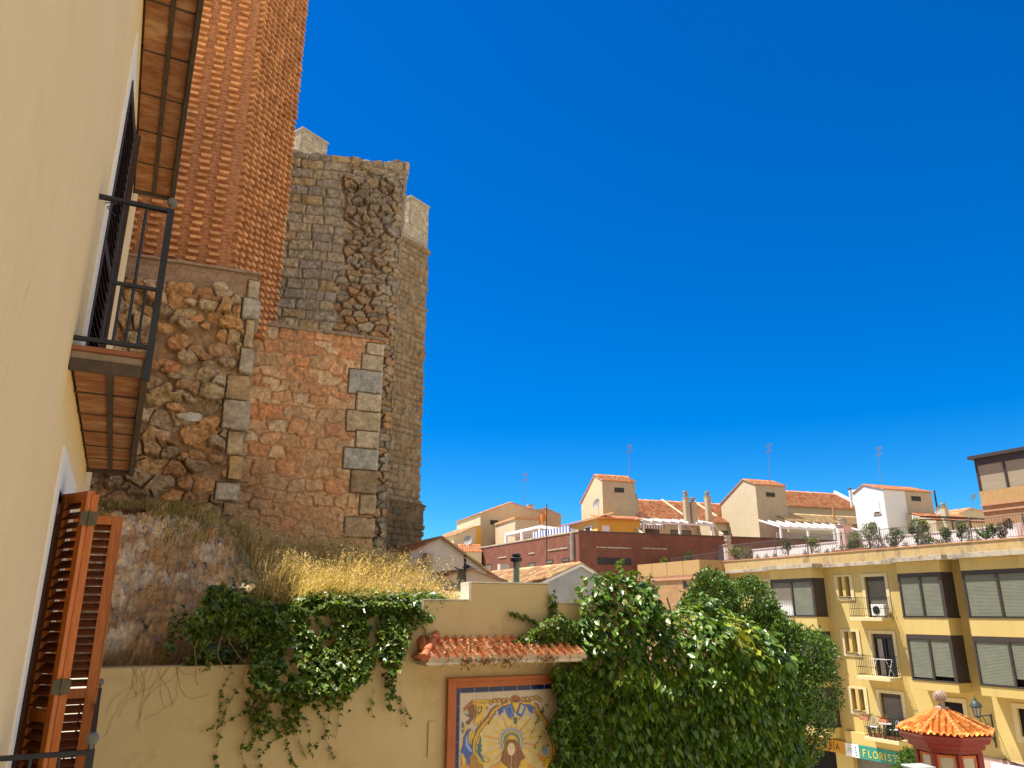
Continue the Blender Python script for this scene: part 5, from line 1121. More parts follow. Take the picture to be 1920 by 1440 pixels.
Lv = [(YZ(1.8), YZ(-.3), YZ(-1.12)), (YZ(-1.13), YZ(-3.2), YZ(-3.66)), (YZ(-4.06), YZ(-6.05), YZ(-6.6))]
bay(b1[0], b1[1], [Lv[0], (Lv[1][0], Lv[1][1], YZ(-4.05)), Lv[2]], 'left bay window column, partly behind the tree')
bay(b2[0], b2[1], Lv[:2], 'middle bay window column with two closed grey shutters per storey')
bay(b3[0], b3[1], Lv[:2], 'right bay window column cut by the right edge of the photo')
# roof slab, parapet
mb = MB(); z = YZ(2.35)
for (a, b) in ((b1[0]-.35, b1[1]+.35), (b2[0]-.35, b2[1]+.35), (b3[0]-.35, b3[1]+.35)): mb2 = MB(); mb2.box(a, b, PB-.3, -.45, z, z+.24, CONCR); mb2.build('bay_roof_slab', apt, bevel=.01)
mb.box(xw0, xw1, -.447, .6, z, z+.2, CONCR); mb.build('cornice', apt, bevel=.01)
mb = MB(); mb.box(xw0, xw1, -.38, -.12, z+.201, YZ(3.12), PARAP); mb.box(xw0, xw1, -.42, -.08, YZ(3.12), YZ(3.17), mat('clay_coping', (.5, .24, .11), (.58, .36, .2), 3)); mb.box(xw0, xw1, -.12, 11, z+.2, z+.22, mat('terrace_tiles', (.4, .2, .12), (.46, .25, .15), 2)); mb.build('parapet', apt)
# window surrounds, doors, balconies
for k in range(3):
    o_ = -ST*k; a0, a1 = sx[0][0]-.13, sx[1][1]+.13
    s = MB(); s.box(a0-.08, sx[0][0], -.05, -.001, zsl0+o_-.22, zsl1+o_+.1, YTRIM); s.box(sx[1][1], a1+.08, -.05, -.001, zsl0+o_-.22, zsl1+o_+.1, YTRIM); s.box(sx[0][0], sx[1][1], -.05, -.001, zsl1+o_, zsl1+o_+.1, YTRIM); s.box(sx[0][0], sx[1][1], -.05, -.001, zsl0+o_-.22, zsl0+o_-.06, YTRIM); s.box(sx[0][0], sx[1][1], -.09, -.051, zsl0+o_-.07, zsl0+o_-.03, FRAME)
    s.box(sx[0][1]+.001, sx[1][0]-.001, -.045, -.001, zsl0+o_-.03, zsl1+o_, YELP)
    s.build('slit_window_surround', apt)
    d = MB(); d.box(sx[0][0], sx[1][1], .3, .33, zsl0+o_, zsl1+o_, DARK); d.build('slit_window', apt)
    s = MB(); s.box(dx0-.18, dx0, -.04, -.001, zbal+o_, zd1+o_+.16, YTRIM); s.box(dx1, dx1+.18, -.04, -.001, zbal+o_, zd1+o_+.16, YTRIM); s.box(dx0, dx1, -.04, -.001, zd1+o_, zd1+o_+.16, YTRIM); s.build('door_surround', apt)
    dr = MB(); dr.box(dx0, dx1, .12, .2, zd1+o_-.22, zd1+o_, FRAME); dr.box(dx0, dx0+.07, .12, .2, zbal+o_, zd1+o_-.22, FRAME); dr.box(dx1-.07, dx1, .12, .2, zbal+o_, zd1+o_-.22, FRAME); dr.box(dx0+.07, dx1-.07, .22, .25, zbal+o_, zd1+o_-.2, DARK)
    if k == 1: dr.box((dx0+dx1)/2-.04, (dx0+dx1)/2+.04, .13, .19, zbal+o_, zd1+o_-.22, FRAME); dr.box(dx0+.15, dx0+.45, .18, .2, zbal+o_, zd1+o_-.25, mat('grey_curtain', (.3, .27, .25), (.4, .36, .33), 6, stretch=(8, 8, .3))); dr.box(dx1-.5, dx1-.12, .17, .175, zbal+o_, zd1+o_-.25, GLASS)
    ob = dr.build('balcony_door', apt)
    if k != 1: shutter(ob, dx0+.07, dx1-.07, zbal+o_+(.0 if k == 0 else .55), zd1+o_-.22, .14, SHUTD)
    x0, x1 = FY.px(1594, 1160, -.8)[0], FY.px(1655, 1162, -.8)[0]+.25*k*0
    sb = MB(); zb_ = zbal+o_; sb.box(x0, x1, -.85, -.001, zb_-.17, zb_, YTRIM); so_ = sb.build('balcony', apt, bevel=.008); so_['label'] = ['top balcony with an air conditioner behind its railing', 'middle balcony with a clothes rack behind its railing', 'lowest balcony crowded with flower pots'][k]
    r = MB(); zt = zb_+1.02
    for (p, q) in (((x0+.04, -.8), (x1-.04, -.8)), ((x0+.04, -.8), (x0+.04, -.04)), ((x1-.04, -.8), (x1-.04, -.04))):
        for zz_ in (zt, zb_+.09, zb_+.45): r.tube((p[0], p[1], zz_), (q[0], q[1], zz_), .014, IRON, 4)
        L = math.dist(p, q); n_ = int(L/.11)
        for i in range(n_+1): t_ = i/n_; X_, Y_ = p[0]+(q[0]-p[0])*t_, p[1]+(q[1]-p[1])*t_; r.tube((X_, Y_, zb_+.02), (X_, Y_, zt), .008, IRON, 4)
    r.build('railing', so_)
dr = MB(); dr.box(lx0, lx1, .1, .16, YZ(-.3), YZ(1.75), SHUTD); dr.box(lx0-.15, lx0, -.04, -.001, YZ(-.3), YZ(1.9), YTRIM); dr.box(lx1, lx1+.15, -.04, -.001, YZ(-.3), YZ(1.9), YTRIM); dr.box(lx0, lx1, -.04, -.001, YZ(1.75), YZ(1.9), YTRIM); dr.build('shuttered_window', apt)
dr = MB(); dr.box(wx, wx1, .1, .14, zw1-1.7, zw1, DARK); dr.box(wx-.2, wx, -.05, -.001, zw1-1.7, zw1+.2, YTRIM); dr.box(wx1, wx1+.2, -.05, -.001, zw1-1.7, zw1+.2, YTRIM); dr.box(wx, wx1, -.05, -.001, zw1, zw1+.2, YTRIM); dr.build('window_surround', apt)
dr = MB(); dr.box(w3a, w3b, .1, .14, zz0, zz1, DARK); dr.box(w3a-.22, w3a, -.05, -.001, zz0-.25, zz1+.2, YTRIM); dr.box(w3a, w3b, -.05, -.001, zz0-.25, zz0, YTRIM); dr.box(w3b, w3b+.2, -.05, -.001, zz0-.25, zz1+.2, YTRIM); dr.box(w3a, w3b, -.05, -.001, zz1, zz1+.2, YTRIM); dr.build('window_surround', apt)
mb = MB(); xp = FY.px(1838, 1418)[0]; zp = FY.px(1845, 1419)[1]; mb.box(xp, xw1, -.06, -.001, 1.2, zp, PINK); mb.build('pink_plinth', apt)
mb = MB(); mb.box(gx0, gx0+4, .3, .34, 0, YZ(-6.9), mat('shop_roller_shutter', (.16, .15, .13), (.22, .2, .18), 2, .6)); mb.box(gy1-4, gy1, .3, .34, 0, YZ(-6.95), DARK); mb.build('shop_front', apt)
mb = MB(); px_ = FY.px(1588, 1378)[0]; mb.box(px_, px_+3.9, -.16, -.001, YZ(-6.93), YZ(-6.2), YELP); mb.build('string_course', apt, bevel=.01)
# ---- shop signs ----
GLY = {'T': [((0, 1), (1, 1)), ((.5, 1), (.5, 0))], 'E': [((.1, 0), (.1, 1)), ((.1, 1), (.85, 1)), ((.1, .5), (.7, .5)), ((.1, 0), (.85, 0))], 'F': [((.15, 0), (.15, 1)), ((.15, 1), (.85, 1)), ((.15, .55), (.7, .55))],
       'L': [((.2, 1), (.2, 0)), ((.2, 0), (.85, 0))], 'I': [((.5, 0), (.5, 1))], 'Í': [((.5, 0), (.5, .95)), ((.45, 1.1), (.75, 1.28))], 'A': [((0, 0), (.5, 1)), ((.5, 1), (1, 0)), ((.2, .35), (.8, .35))],
       'R': [((.15, 0), (.15, 1)), ((.15, 1), (.65, 1)), ((.65, 1), (.85, .78)), ((.85, .78), (.65, .52)), ((.65, .52), (.15, .52)), ((.45, .52), (.9, 0))],
       'C': [((.9, .9), (.6, 1)), ((.6, 1), (.25, .85)), ((.25, .85), (.1, .5)), ((.1, .5), (.25, .15)), ((.25, .15), (.6, 0)), ((.6, 0), (.9, .1))],
       'S': [((.8, .92), (.5, 1)), ((.5, 1), (.2, .8)), ((.2, .8), (.35, .58)), ((.35, .58), (.7, .42)), ((.7, .42), (.82, .2)), ((.82, .2), (.5, 0)), ((.5, 0), (.15, .08))],
       'O': [((.5+.5*math.cos(R(a)), .5+.5*math.sin(R(a))), (.5+.5*math.cos(R(a+30)), .5+.5*math.sin(R(a+30)))) for a in range(0, 360, 30)]}
def write(mb, txt, x, z, h, w, gap, y, m, th=.035):
    for ch in txt:
        ww = w*(.25 if ch in 'IÍ' else 1.15 if ch == 'O' else 1)
        for (p, q) in GLY.get(ch, []):
            sx_ = w if ch in 'IÍ' else ww; ox = -w*.375 if ch in 'IÍ' else 0
            a = Vector((x+ox+p[0]*sx_, y, z+p[1]*h)); b = Vector((x+ox+q[0]*sx_, y, z+q[1]*h)); d = (b-a); L = d.length; d.normalize(); n_ = Vector((-d.z, 0, d.x))*th/2; a = a-d*th*.3; b = b+d*th*.3
            mb.prism([a+n_, b+n_, b-n_, a-n_], (0, .012, 0), m)
        x += ww+gap
    return x
sgx0, sgz1 = FY.px(1584, 1391, -.2); sgx0b, sgz0 = FY.px(1588, 1417, -.2); sgx1 = sgx0+4.6
sg = thing('florist_sign', 'long green shop sign reading FLORISTERÍA in yellow letters, white panel at its left end', 'sign', FY, loc=(sgx0, -.2, sgz0))
hh = sgz1-sgz0-.03; GRN = mat('sign_green', (.03, .24, .2), (.04, .27, .22), 3, .5); WSG = mat('sign_white', (.75, .76, .78), None, rough=.5); YLT = mat('letter_yellow', (.8, .62, .06), None, rough=.5)
mb = MB(); mb.box(0, 4.6, 0, .12, 0, hh, GRN); mb.box(-.02, .85, -.012, -.001, -.0, hh, WSG); mb.build('panel', sg)
mb = MB(); write(mb, 'FLORISTERÍA', 1.08, hh*.22, hh*.48, .22, .1, -.014, YLT, .045); mb.build('lettering', sg)
mb = MB(); GRY = mat('sign_grey', (.3, .36, .38), None); DRK = mat('sign_dark', (.06, .07, .1), None)
for i in range(6): mb.box(.12+.06*i, .15+.06*i, -.016, -.0125, hh*(.25+.1*((i*7) % 3)), hh*(.55+.08*((i*5) % 3)), GRY)
mb.box(.14, .46, -.016, -.0125, hh*.62, hh*.66, GRY); mb.box(.14, .46, -.016, -.0125, hh*.82, hh*.87, GRY)
for i in range(4): mb.box(.62, .7, -.016, -.0125, hh*(.14+.2*i), hh*(.23+.2*i), DRK); mb.box(.6, .72, -.0165, -.0162, hh*(.17+.2*i), hh*(.19+.2*i), DRK)
mb.build('emblem', sg)
tx1, tz1 = FY.px(1583, 1391, -.25); _, tz0 = FY.px(1583, 1414, -.25)
ts = thing('cafe_sign', 'amber shop sign half hidden by the tree, dark letters TERÍA showing', 'sign', FY, loc=(tx1-3.4, -.25, tz0)); hh2 = tz1-tz0; AMB = mat('sign_amber', (.46, .22, .015), (.52, .27, .025), 3, .5)
mb = MB(); mb.box(0, 3.38, 0, .12, 0, hh2, AMB); mb.build('panel', ts); mb = MB(); write(mb, 'TERÍA', 3.38-1.62, hh2*.25, hh2*.5, .2, .1, -.014, mat('letter_brown', (.16, .07, .03), None), .045); mb.build('lettering', ts)
# white sign with magenta, lower right
wsx, wsz = FY.px(1857, 1429, -.6); ws = thing('white_sign', 'white sign with magenta frame mark at the bottom right corner of the photo', 'sign', FY, loc=(wsx, -.6, wsz-1.2))
MAG = mat('sign_magenta', (.6, .01, .16), None, rough=.5); mb = MB(); mb.box(0, 2.6, 0, .1, 0, 1.2, mat('sign_pale', (.72, .75, .8), None, rough=.5)); mb.build('panel', ws)
mb = MB(); mb.box(.58, 1.0, -.01, -.001, .96, 1.03, MAG); mb.box(.58, .64, -.01, -.001, .45, .96, MAG); mb.box(.94, 1.0, -.01, -.001, .45, .96, MAG); mb.box(.64, .94, -.01, -.001, .45, .52, MAG); mb.box(1.12, 2.4, -.01, -.001, .45, 1.05, mat('sign_red', (.6, .04, .06), None)); mb.build('mark', ws)
# street lantern on its bracket
lx, lz = FY.px(1863, 1368, 0); ln = thing('wall_lantern', 'dark green street lantern on a scrolled iron bracket, right of the kiosk', 'street lamp', FY, loc=(lx, 0, lz))
LG = mat('lantern_green', (.03, .05, .05), (.05, .08, .075), 6, .5); mb = MB(); mb.box(-.03, .03, -.04, 0, -.75, .65, LG); mb.path([(0, -.04, .55), (0, -.3, .62), (0, -.7, .6), (0, -1.0, .55)], .025, LG)
for s_, a0 in ((1, 0), (.7, .1)): mb.path([(0, -.05, -.5+a0), (0, -.25, -.3+a0), (0, -.42, .0+a0*2), (0, -.62*s_-.1, .25+a0*2), (0, -.9*s_, .55)], .02, LG)
for k in range(10): a = k*.6; mb.tube((0, -.3-.12*math.cos(a), .1+.18*math.sin(a)), (0, -.3-.12*math.cos(a+.6), .1+.18*math.sin(a+.6)), .014, LG, 5)
mb.build('bracket', ln)
mb = MB(); c = (0, -1.0, 0); mb.lathe([(.06, .55), (.13, .6), (.14, .62)], LG, 8, c); mb.lathe([(.135, .98), (.25, 1.0), (.26, 1.04), (.2, 1.16), (.12, 1.25), (.05, 1.3), (.07, 1.34), (.03, 1.38), (.02, 1.45)], LG, 12, c)
for k in range(6): a = k*math.pi/3; mb.tube((.13*math.cos(a), -1+.13*math.sin(a), .62), (.19*math.cos(a), -1+.19*math.sin(a), .99), .014, LG, 5)
mb.build('lantern_frame', ln); mb = MB(); mb.lathe([(.12, .63), (.175, .97)], mat('lantern_glass', (.3, .3, .28), None, rough=.15, spec=.6), 6, c); mb.build('lantern_glass', ln)
# cable with a junction disc
cb_ = thing('wall_cable', 'brown cables strung along the yellow wall below the street lantern', 'cable', FY, loc=(lx, -.04, lz-1.2)); mb = MB(); mb.lathe([(.12, -.0), (.12, .05), (.04, .08)], IRONB, 12, (.25, -.02, 0))
mb.path([(.2, 0, 0), (.9, -.02, -.07), (2, -.05, -.22), (3.4, -.05, -.5)], .018, IRONB, 5); mb.path([(.2, 0, -.03), (.9, -.02, -.13), (2, -.05, -.33), (3.4, -.05, -.62)], .016, IRONB, 5); mb.path([(.2, 0, 0), (-.05, 0, -.12), (-.08, 0, -.9)], .02, IRONB, 5); mb.build('cables', cb_)
# ---- things on the balconies ----
ac = thing('air_conditioner', 'white air conditioner unit on the top balcony', 'air conditioner', FY, loc=(dx1-.35, -.3, zbal)); mb = MB(); mb.box(-.4, .4, -.14, .14, .08, .66, WHITER); mb.box(-.35, -.3, -.1, .1, 0, .08, GALV); mb.box(.3, .35, -.1, .1, 0, .08, GALV); mb.build('case', ac, bevel=.02)
mb = MB(); mb.lathe([(.21, 0), (.21, .02), (.04, .025)], DARK, 14, (0, 0, 0)); o = mb.build('fan_grille', ac); o.rotation_euler = (R(90), 0, 0); o.location = (-.08, -.142, .37)
rk = thing('drying_rack', 'white folding clothes drying rack on the middle balcony', 'clothes rack', FY, loc=((dx0+dx1)/2+.1, -.45, zbal-ST)); mb = MB()
for s_ in (-.5, .5): mb.tube((s_, -.25, 0), (s_*.9, .25, .85), .014, WSG, 5); mb.tube((s_, .25, 0), (s_*.9, -.25, .85), .014, WSG, 5)
for k in range(8): mb.tube((-.5, -.25+.07*k, .86), (.5, -.25+.07*k, .86), .009, WSG, 4)
mb.build('rack', rk)
POT = mat('clay_pot', (.42, .16, .08), (.5, .22, .12), 6, .85); zb2 = zbal-2*ST; GREENP = attrmat('plant_leaf', .5, 6, .1, 0, trans=.15)
def pot_plant(name, lab, loc, F, r, h, kind, seed, pal, group=None, potr=.11, poth=.2, n=None, fl=None):
    t = thing(name, lab, 'potted plant', F, loc=loc, group=group); mb = MB(); mb.lathe([(potr*.7, 0), (potr, poth*.9), (potr*1.12, poth*.9), (potr*1.12, poth), (potr*.9, poth), (potr*.88, poth*.9)], POT, 12); mb.build('pot', t); rs = rng(seed)
    if kind == 'bush':
        n = n or int(1500*(r*2*h)+90); v = rs.normal(0, 1, (n, 3)); v /= np.linalg.norm(v, axis=1)[:, None]; rr = rs.uniform(.3, 1, n)**.5*(.7+.6*fbm(v[:, 0]*2+seed, v[:, 2]*2+v[:, 1], 2, 2, seed))
        nb = 6; bc = np.stack([rs.uniform(-.55, .55, nb)*r, rs.uniform(-.4, .4, nb)*r, poth+h*rs.uniform(.02, .85, nb)], 1); br = rs.uniform(.2, .6, nb); bi = rs.integers(0, nb, n)
        P_ = v*rr[:, None]*np.array([r, r*.8, h*.42])*br[bi][:, None]*1.25+bc[bi]; D_ = v+rs.normal(0, .5, (n, 3)); sz = rs.uniform(.05, .1, n); kd = 'small'
        m2 = MB()
        for _ in range(7): e = Vector((rs.uniform(-.6, .6)*r, rs.uniform(-.5, .5)*r, poth+h*rs.uniform(.5, .9))); m2.tube((0, 0, poth*.9), e, .012, STEM, 5, .005)
        m2.build('stems', t)
    else:
        k = 26; P_, D_ = [], []
        for i in range(k):
            a = rs.uniform(0, 6.28); el = rs.uniform(.35, 1.35) if kind == 'agave' else rs.uniform(.5, 1.5); d = np.array([math.cos(a)*math.cos(el), math.sin(a)*math.cos(el), math.sin(el)])
            if kind == 'agave': P_.append(np.array([0, 0, poth])); D_.append(d)
            else:
                for s_ in np.linspace(.2, 1, 16): p = d*s_*r*1.3+np.array([0, 0, poth-(s_*r)**2*.7+s_*h*.3]); P_.append(p); D_.append(d*.4+rs.normal(0, .6, 3))
        P_ = np.array(P_); D_ = np.array(D_); n = len(P_); sz = rs.uniform(.8, 1.1, n)*h if kind == 'agave' else rs.uniform(.1, .2, n); kd = 'small' if kind != 'agave' else 'agv'
    C = leafcols(rs, n, np.array(pal))
    if fl is not None: k = rs.random(n) < .3; C[k] = np.array(fl)
    scatter('foliage', kd, P_, D_, sz, rs.normal(0, .6, n), C, GREENP, t); return t
LEAF['agv'] = (np.array([(0, 0, 0), (-.06, .3, .03), (0, 1, .05), (.06, .3, .03)]), [(0, 3, 2, 1)])
GP = [(.07, .14, .03), (.1, .18, .04), (.05, .1, .02)]; GY_ = [(.2, .26, .04), (.3, .3, .05), (.12, .2, .03)]; GRG = [(.22, .26, .14), (.3, .32, .2)]
bx0_, bx1_ = FY.px(1594, 1160, -.8)[0], FY.px(1655, 1162, -.8)[0]
for i in range(7):
    x = bx0_+.25+i*(bx1_-bx0_-.4)/6
    pot_plant('potted_plant', ['low green plant', 'bushy green plant', 'leafy plant', 'trailing plant', 'small green plant', 'upright green plant', 'round green plant'][i]+' in a clay pot behind the lowest balcony railing, %s from the left' % ['first', 'second', 'third', 'fourth', 'fifth', 'sixth', 'last'][i], (x, -.66, zb2), FY, .13, .28+.1*(i % 3), 'bush', 300+i, GP, 'flower pots on the lowest balcony', potr=.1, poth=.18, n=90)
for (xo, fl, lab) in ((bx0_+.2, (.5, .12, .2), 'hanging planter with faded pink flowers on the left of the lowest balcony railing'), (dx1-.55, (.65, .12, .04), 'planter of red flowers hung on the lowest balcony railing, in front of the door')):
    t = thing('hanging_planter', lab, 'flower box', FY, loc=(xo, -.9, zb2+.78)); mb = MB(); mb.box(-.25, .25, -.08, .08, 0, .17, POT); mb.build('box', t, bevel=.01); rs = rng(int(xo*100) % 999); n = 140; P_ = np.stack([rs.uniform(-.26, .26, n), rs.normal(0, .06, n), .17+np.abs(rs.normal(0, .1, n))], 1); C = leafcols(rs, n, np.array(GY_ if xo < dx0 else GP)); k = rs.random(n) < .4; C[k] = np.array(fl); scatter('flowers', 'small', P_, rs.normal(0, 1, (n, 3))+np.array([0, 0, .6]), rs.uniform(.04, .08, n), rs.normal(0, 1, n), C, GREENP, t)
tb = thing('balcony_table', 'small white round table among the pots on the lowest balcony', 'table', FY, loc=((dx0+dx1)/2-.2, -.42, zb2)); mb = MB(); mb.lathe([(.28, .66), (.3, .68), (.3, .7), (.28, .71)], WSG, 16); mb.tube((0, 0, 0), (0, 0, .67), .03, WSG, 8); mb.lathe([(.2, 0), (.2, .02), (.04, .05)], WSG, 10); mb.build('table_top', tb)
for (xo, rz, lab) in ((-.75, .4, 'white balcony chair left of the small round table'), (.42, -.5, 'white balcony chair right of the small round table')):
    ch = thing('balcony_chair', lab, 'chair', FY, loc=((dx0+dx1)/2-.2+xo, -.38, zb2), group='chairs on the lowest balcony'); ch.rotation_euler.z += rz
    mb = MB(); mb.box(-.2, .2, -.2, .2, .43, .46, WSG); mb.build('seat', ch, bevel=.01); mb = MB(); mb.path([(-.2, .2, .46), (-.19, .24, .8), (0, .25, .9), (.19, .24, .8), (.2, .2, .46)], .014, WSG, 6)
    for k in range(4): mb.tube((-.12+.08*k, .21, .46), (-.12+.08*k, .245, .84), .008, WSG, 5)
    mb.build('backrest', ch)
    for (a, b) in ((-.18, -.18), (.18, -.18), (-.18, .18), (.18, .18)): mb = MB(); mb.tube((a, b, .43), (a*1.15, b*1.15, 0), .013, WSG, 6); mb.build('leg', ch)

# ---- roof terrace ----
zp_ = YZ(3.17); rx0 = FY.px(1352, 1050, -.25)[0]; rx1 = xw1-3
def fence_run(name, lab, pts, F, h, gap=.12, every=2.0, posth=None, lean=False):
    t = thing(name, lab, 'railing', F, loc=(pts[0][0], pts[0][1], pts[0][2])); o = Vector(pts[0]); mb = MB(); ps = MB()
    for p, q in zip(pts, pts[1:]):
        p = Vector(p)-o; q = Vector(q)-o; L = (q-p).length
        for zz_ in (h, .06): mb.tube(p+Vector((0, 0, zz_)), q+Vector((0, 0, zz_)), .018, GALVD, 4)
        n_ = int(L/gap)
        for i in range(n_+1): c = p.lerp(q, i/n_); mb.tube(c+Vector((0, 0, .04)), c+Vector((0, 0, h)), .009, GALVD, 4)
        m_ = max(1, int(L/every))
        for i in range(m_+1):
            ps = MB(); c = p.lerp(q, i/m_); ps.tube(c, c+Vector((0, 0, h+.12)), .03, GALVD, 6)
            if lean: ps.tube(c+Vector((-.25, -.06, -.45)), c+Vector((0, -.05, h*.9)), .014, GALVD, 5)
            ps.build('post', t)
    mb.build('bars', t); return t
GALVD = mat('grey_railing', (.11, .10, .10), (.15, .14, .13), 6, .6)
fence_run('terrace_railing', 'long grey metal railing on the parapet of the yellow block roof terrace', [(rx0, -.25, zp_), (rx1, -.25, zp_)], FY, 1.0, lean=True, every=2.3)
wz = FY.px(1700, 1004, 3.6)[1]
mb = MB(); wh = thing('terrace_wall', 'low white wall behind the plants on the roof terrace', 'wall', FY, loc=(FY.px(1412, 1042, 3.6)[0], 3.6, YZ(2.57)))
mb.box(0, FY.px(1900, 985, 3.6)[0]-FY.px(1412, 1042, 3.6)[0], 0, .2, 0, wz-YZ(2.57), WHITER); mb.box(-.02, FY.px(1900, 985, 3.6)[0]-FY.px(1412, 1042, 3.6)[0], -.04, .24, wz-YZ(2.57), wz-YZ(2.57)+.05, WHITER); mb.build('masonry', wh)
for (a, yt, w, lab, capp) in ((1360, 1022, .42, 'pink and white chimney pillar at the left of the roof terrace', 1005), (1574, 985, .55, 'pink and white chimney pillar in the middle of the roof terrace', 973), (1908, 980, .5, 'pink pillar at the right end of the white terrace wall', None)):
    x, zt = FY.px(a, yt, 2.6); t = thing('chimney_pillar', lab, 'chimney', FY, loc=(x, 2.6, YZ(2.57))); mb = MB(); hgt = zt-YZ(2.57); mb.box(-w/2, w/2, 0, w*1.3, 0, hgt, PINK); mb.box(-w/2-.008, -w/2+.3*w, -.008, w*1.3+.008, 0, hgt-.002, WHITER); mb.build('pillar', t)
    if capp: mb = MB(); hc = FY.px(a, capp, 2.6)[1]-YZ(2.57)-hgt; mb.box(-w/2-.06, w/2+.06, -.06, w*1.3+.06, hgt, hgt+.05, CONCR); mb.lathe([(.2, 0), (.2, hc*.35), (.26, hc*.36), (.26, hc*.5), (.21, hc*.52), (.21, hc*.8), (.25, hc*.82), (.25, hc)], CONCR, 14, (0, w*.65, hgt+.05)); mb.build('cowl', t)
plants = [(1382, 1048, 34, 'fern', GY_, 'yellowish spreading palm by the pink chimney pillar'), (1398, 1050, 30, 'agave', GRG, 'grey green agave with long stiff leaves by the palm'), (1478, 1046, 26, 'bush', GP, 'bushy green shrub above the left bay window of the terrace'), (1523, 1040, 34, 'bush', GY_, 'small light green tree just left of the middle chimney pillar'), (1598, 1028, 60, 'bush', GRG, 'tall airy grey green shrub right of the middle chimney pillar'), (1632, 1024, 56, 'bush', GRG, 'wide airy olive-like shrub on the terrace'), (1678, 1020, 40, 'bush', GP, 'dense dark green shrub in the middle of the terrace'), (1722, 1020, 46, 'bush', GP, 'biggest dense green bush on the terrace'), (1742, 1018, 44, 'bush', GY_, 'bright green bush touching the biggest one'), (1775, 1016, 34, 'bush', GP, 'low dark green bush left of the white wall end'), (1802, 1010, 30, 'bush', GP, 'straggly shrub before the white wall'), (1848, 1008, 30, 'agave', GP, 'spiky upright plant near the right end of the terrace'), (1862, 1006, 20, 'bush', GP, 'low creeping green plant near the right end of the terrace'), (1884, 1002, 34, 'bush', [(.16, .09, .06), (.1, .12, .05)], 'reddish branching plant at the right end of the terrace')]
for i, (a, b, hp, kind, pal, lab) in enumerate(plants):
    hp *= .82
    x, _ = FY.px(a, b, .35); dist = (FY.w(x, .35, 0).xy).length; h = hp*dist/1450*.9+.25; pot_plant('potted_plant', lab, (x, .35, YZ(2.95)), FY, h*.42 if kind != 'fern' else h*.6, h, kind, 400+i, pal, 'plants on the roof terrace', potr=.16, poth=.28)
mb = MB(); tr = thing('planter_trough', 'long clay trough with low plants along the terrace parapet', 'planter', FY, loc=(FY.px(1560, 1040, -.0)[0], .05, YZ(3.0)))
mb.box(0, 2.4, -.1, .15, 0, .3, POT); mb.build('trough', tr, bevel=.01); rs = rng(500); n = 500; scatter('foliage', 'small', np.stack([rs.uniform(0, 2.4, n), rs.normal(0, .1, n), .3+np.abs(rs.normal(0, .12, n))], 1), rs.normal(0, 1, (n, 3))+np.array([0, 0, .7]), rs.uniform(.05, .09, n), rs.normal(0, 1, n), leafcols(rs, n, np.array(GY_+GP)), GREENP, tr)
for i in range(11):
    a = [1415, 1432, 1448, 1505, 1546, 1655, 1668, 1695, 1758, 1818, 1833][i]; x, _ = FY.px(a, 1035, -.1)
    t = thing('clay_pot', 'small clay pot on the terrace parapet, %s from the left' % ['first', 'second', 'third', 'fourth', 'fifth', 'sixth', 'seventh', 'eighth', 'ninth', 'tenth', 'last'][i], 'flower pot', FY, loc=(x, .1, YZ(3.0)), group='small clay pots along the terrace parapet'); mb = MB(); mb.lathe([(.09, 0), (.13, .2), (.15, .2), (.15, .27), (.12, .27), (.11, .22)], POT, 10); mb.build('pot', t)
    rs = rng(520+i); n = 60; scatter('foliage', 'small', np.stack([rs.normal(0, .07, n), rs.normal(0, .07, n), .27+np.abs(rs.normal(0, .09, n))], 1), rs.normal(0, 1, (n, 3))+np.array([0, 0, .7]), rs.uniform(.05, .09, n), rs.normal(0, 1, n), leafcols(rs, n, np.array(GP+GRG)), GREENP, t)
# ---- brick annex with reed screen ----
PA = -2.4; ax0 = FY.px(1196, 1080, PA)[0]; ax1 = FY.px(1312, 1060, PA)[0]; zr1 = FY.px(1312, 1049, PA)[1]; zr0 = FY.px(1312, 1076, PA)[1]
an = thing('brick_annex', 'ochre brick annex with a reed screen round its top, left of the yellow block', 'building', FY); mb = MB(); mb.box(ax0, ax1, PA, 6, 0, zr0-.3, OBRICK); mb.box(ax1, xw0, -.3, 6, 0, zr0-.3, YELP); mb.build('wall', an)
mb = MB(); mb.box(ax0-.05, ax1+.08, PA-.1, 6, zr0-.3, zr0-.16, mat('annex_ledge', (.45, .25, .14), (.52, .3, .18), 3)); mb.box(ax0-.05, ax1+.02, PA-.04, 6, zr0-.159, zr0, mat('annex_band', (.32, .16, .09), (.38, .2, .12), 3)); mb.build('ledge', an)
mb = MB(); mb.box(ax0, ax1, PA, PA+.05, zr0, zr1, REED); mb.box(ax1-.05, ax1, PA+.05, 1.5, zr0, zr1, REED); mb.box(ax0, ax0+.05, PA+.05, 5, zr0, zr1, REED)
for i in range(5): x = ax0+(ax1-ax0)*i/4; mb.tube((x, PA-.01, zr0), (x, PA-.01, zr1+.02), .006, IRONB, 4)
mb.build('reed_screen', an); wx_, wz_ = FY.px(1286, 1100, PA); window(an, wx_-.25, wx_+.1, wz_-.1, wz_+.35, PA-.004)
fence_run('annex_railing', 'grey wire railing on the roof behind the reed screen, left end of the terrace', [(ax0+.25, .6, YZ(2.6)), (ax1-1.6, .6, YZ(2.75)), (rx0, -.0, YZ(2.9))], FY, 1.15, every=1.8)
for (a, lab, pl, hp) in ((1246, 'slim light green shrub behind the reed screen, the left one', GY_, 34), (1292, 'bushy green shrub behind the reed screen, the taller one', GP, 40), (1328, 'low green shrub behind the end of the reed screen', GP, 22)):
    x, _ = FY.px(a, 1050, 1.2); pot_plant('potted_plant', lab, (x, 1.2, YZ(2.45)), FY, .55, hp*45/1450+.3, 'bush', a, pl, 'plants on the roof terrace', potr=.2, poth=.3)

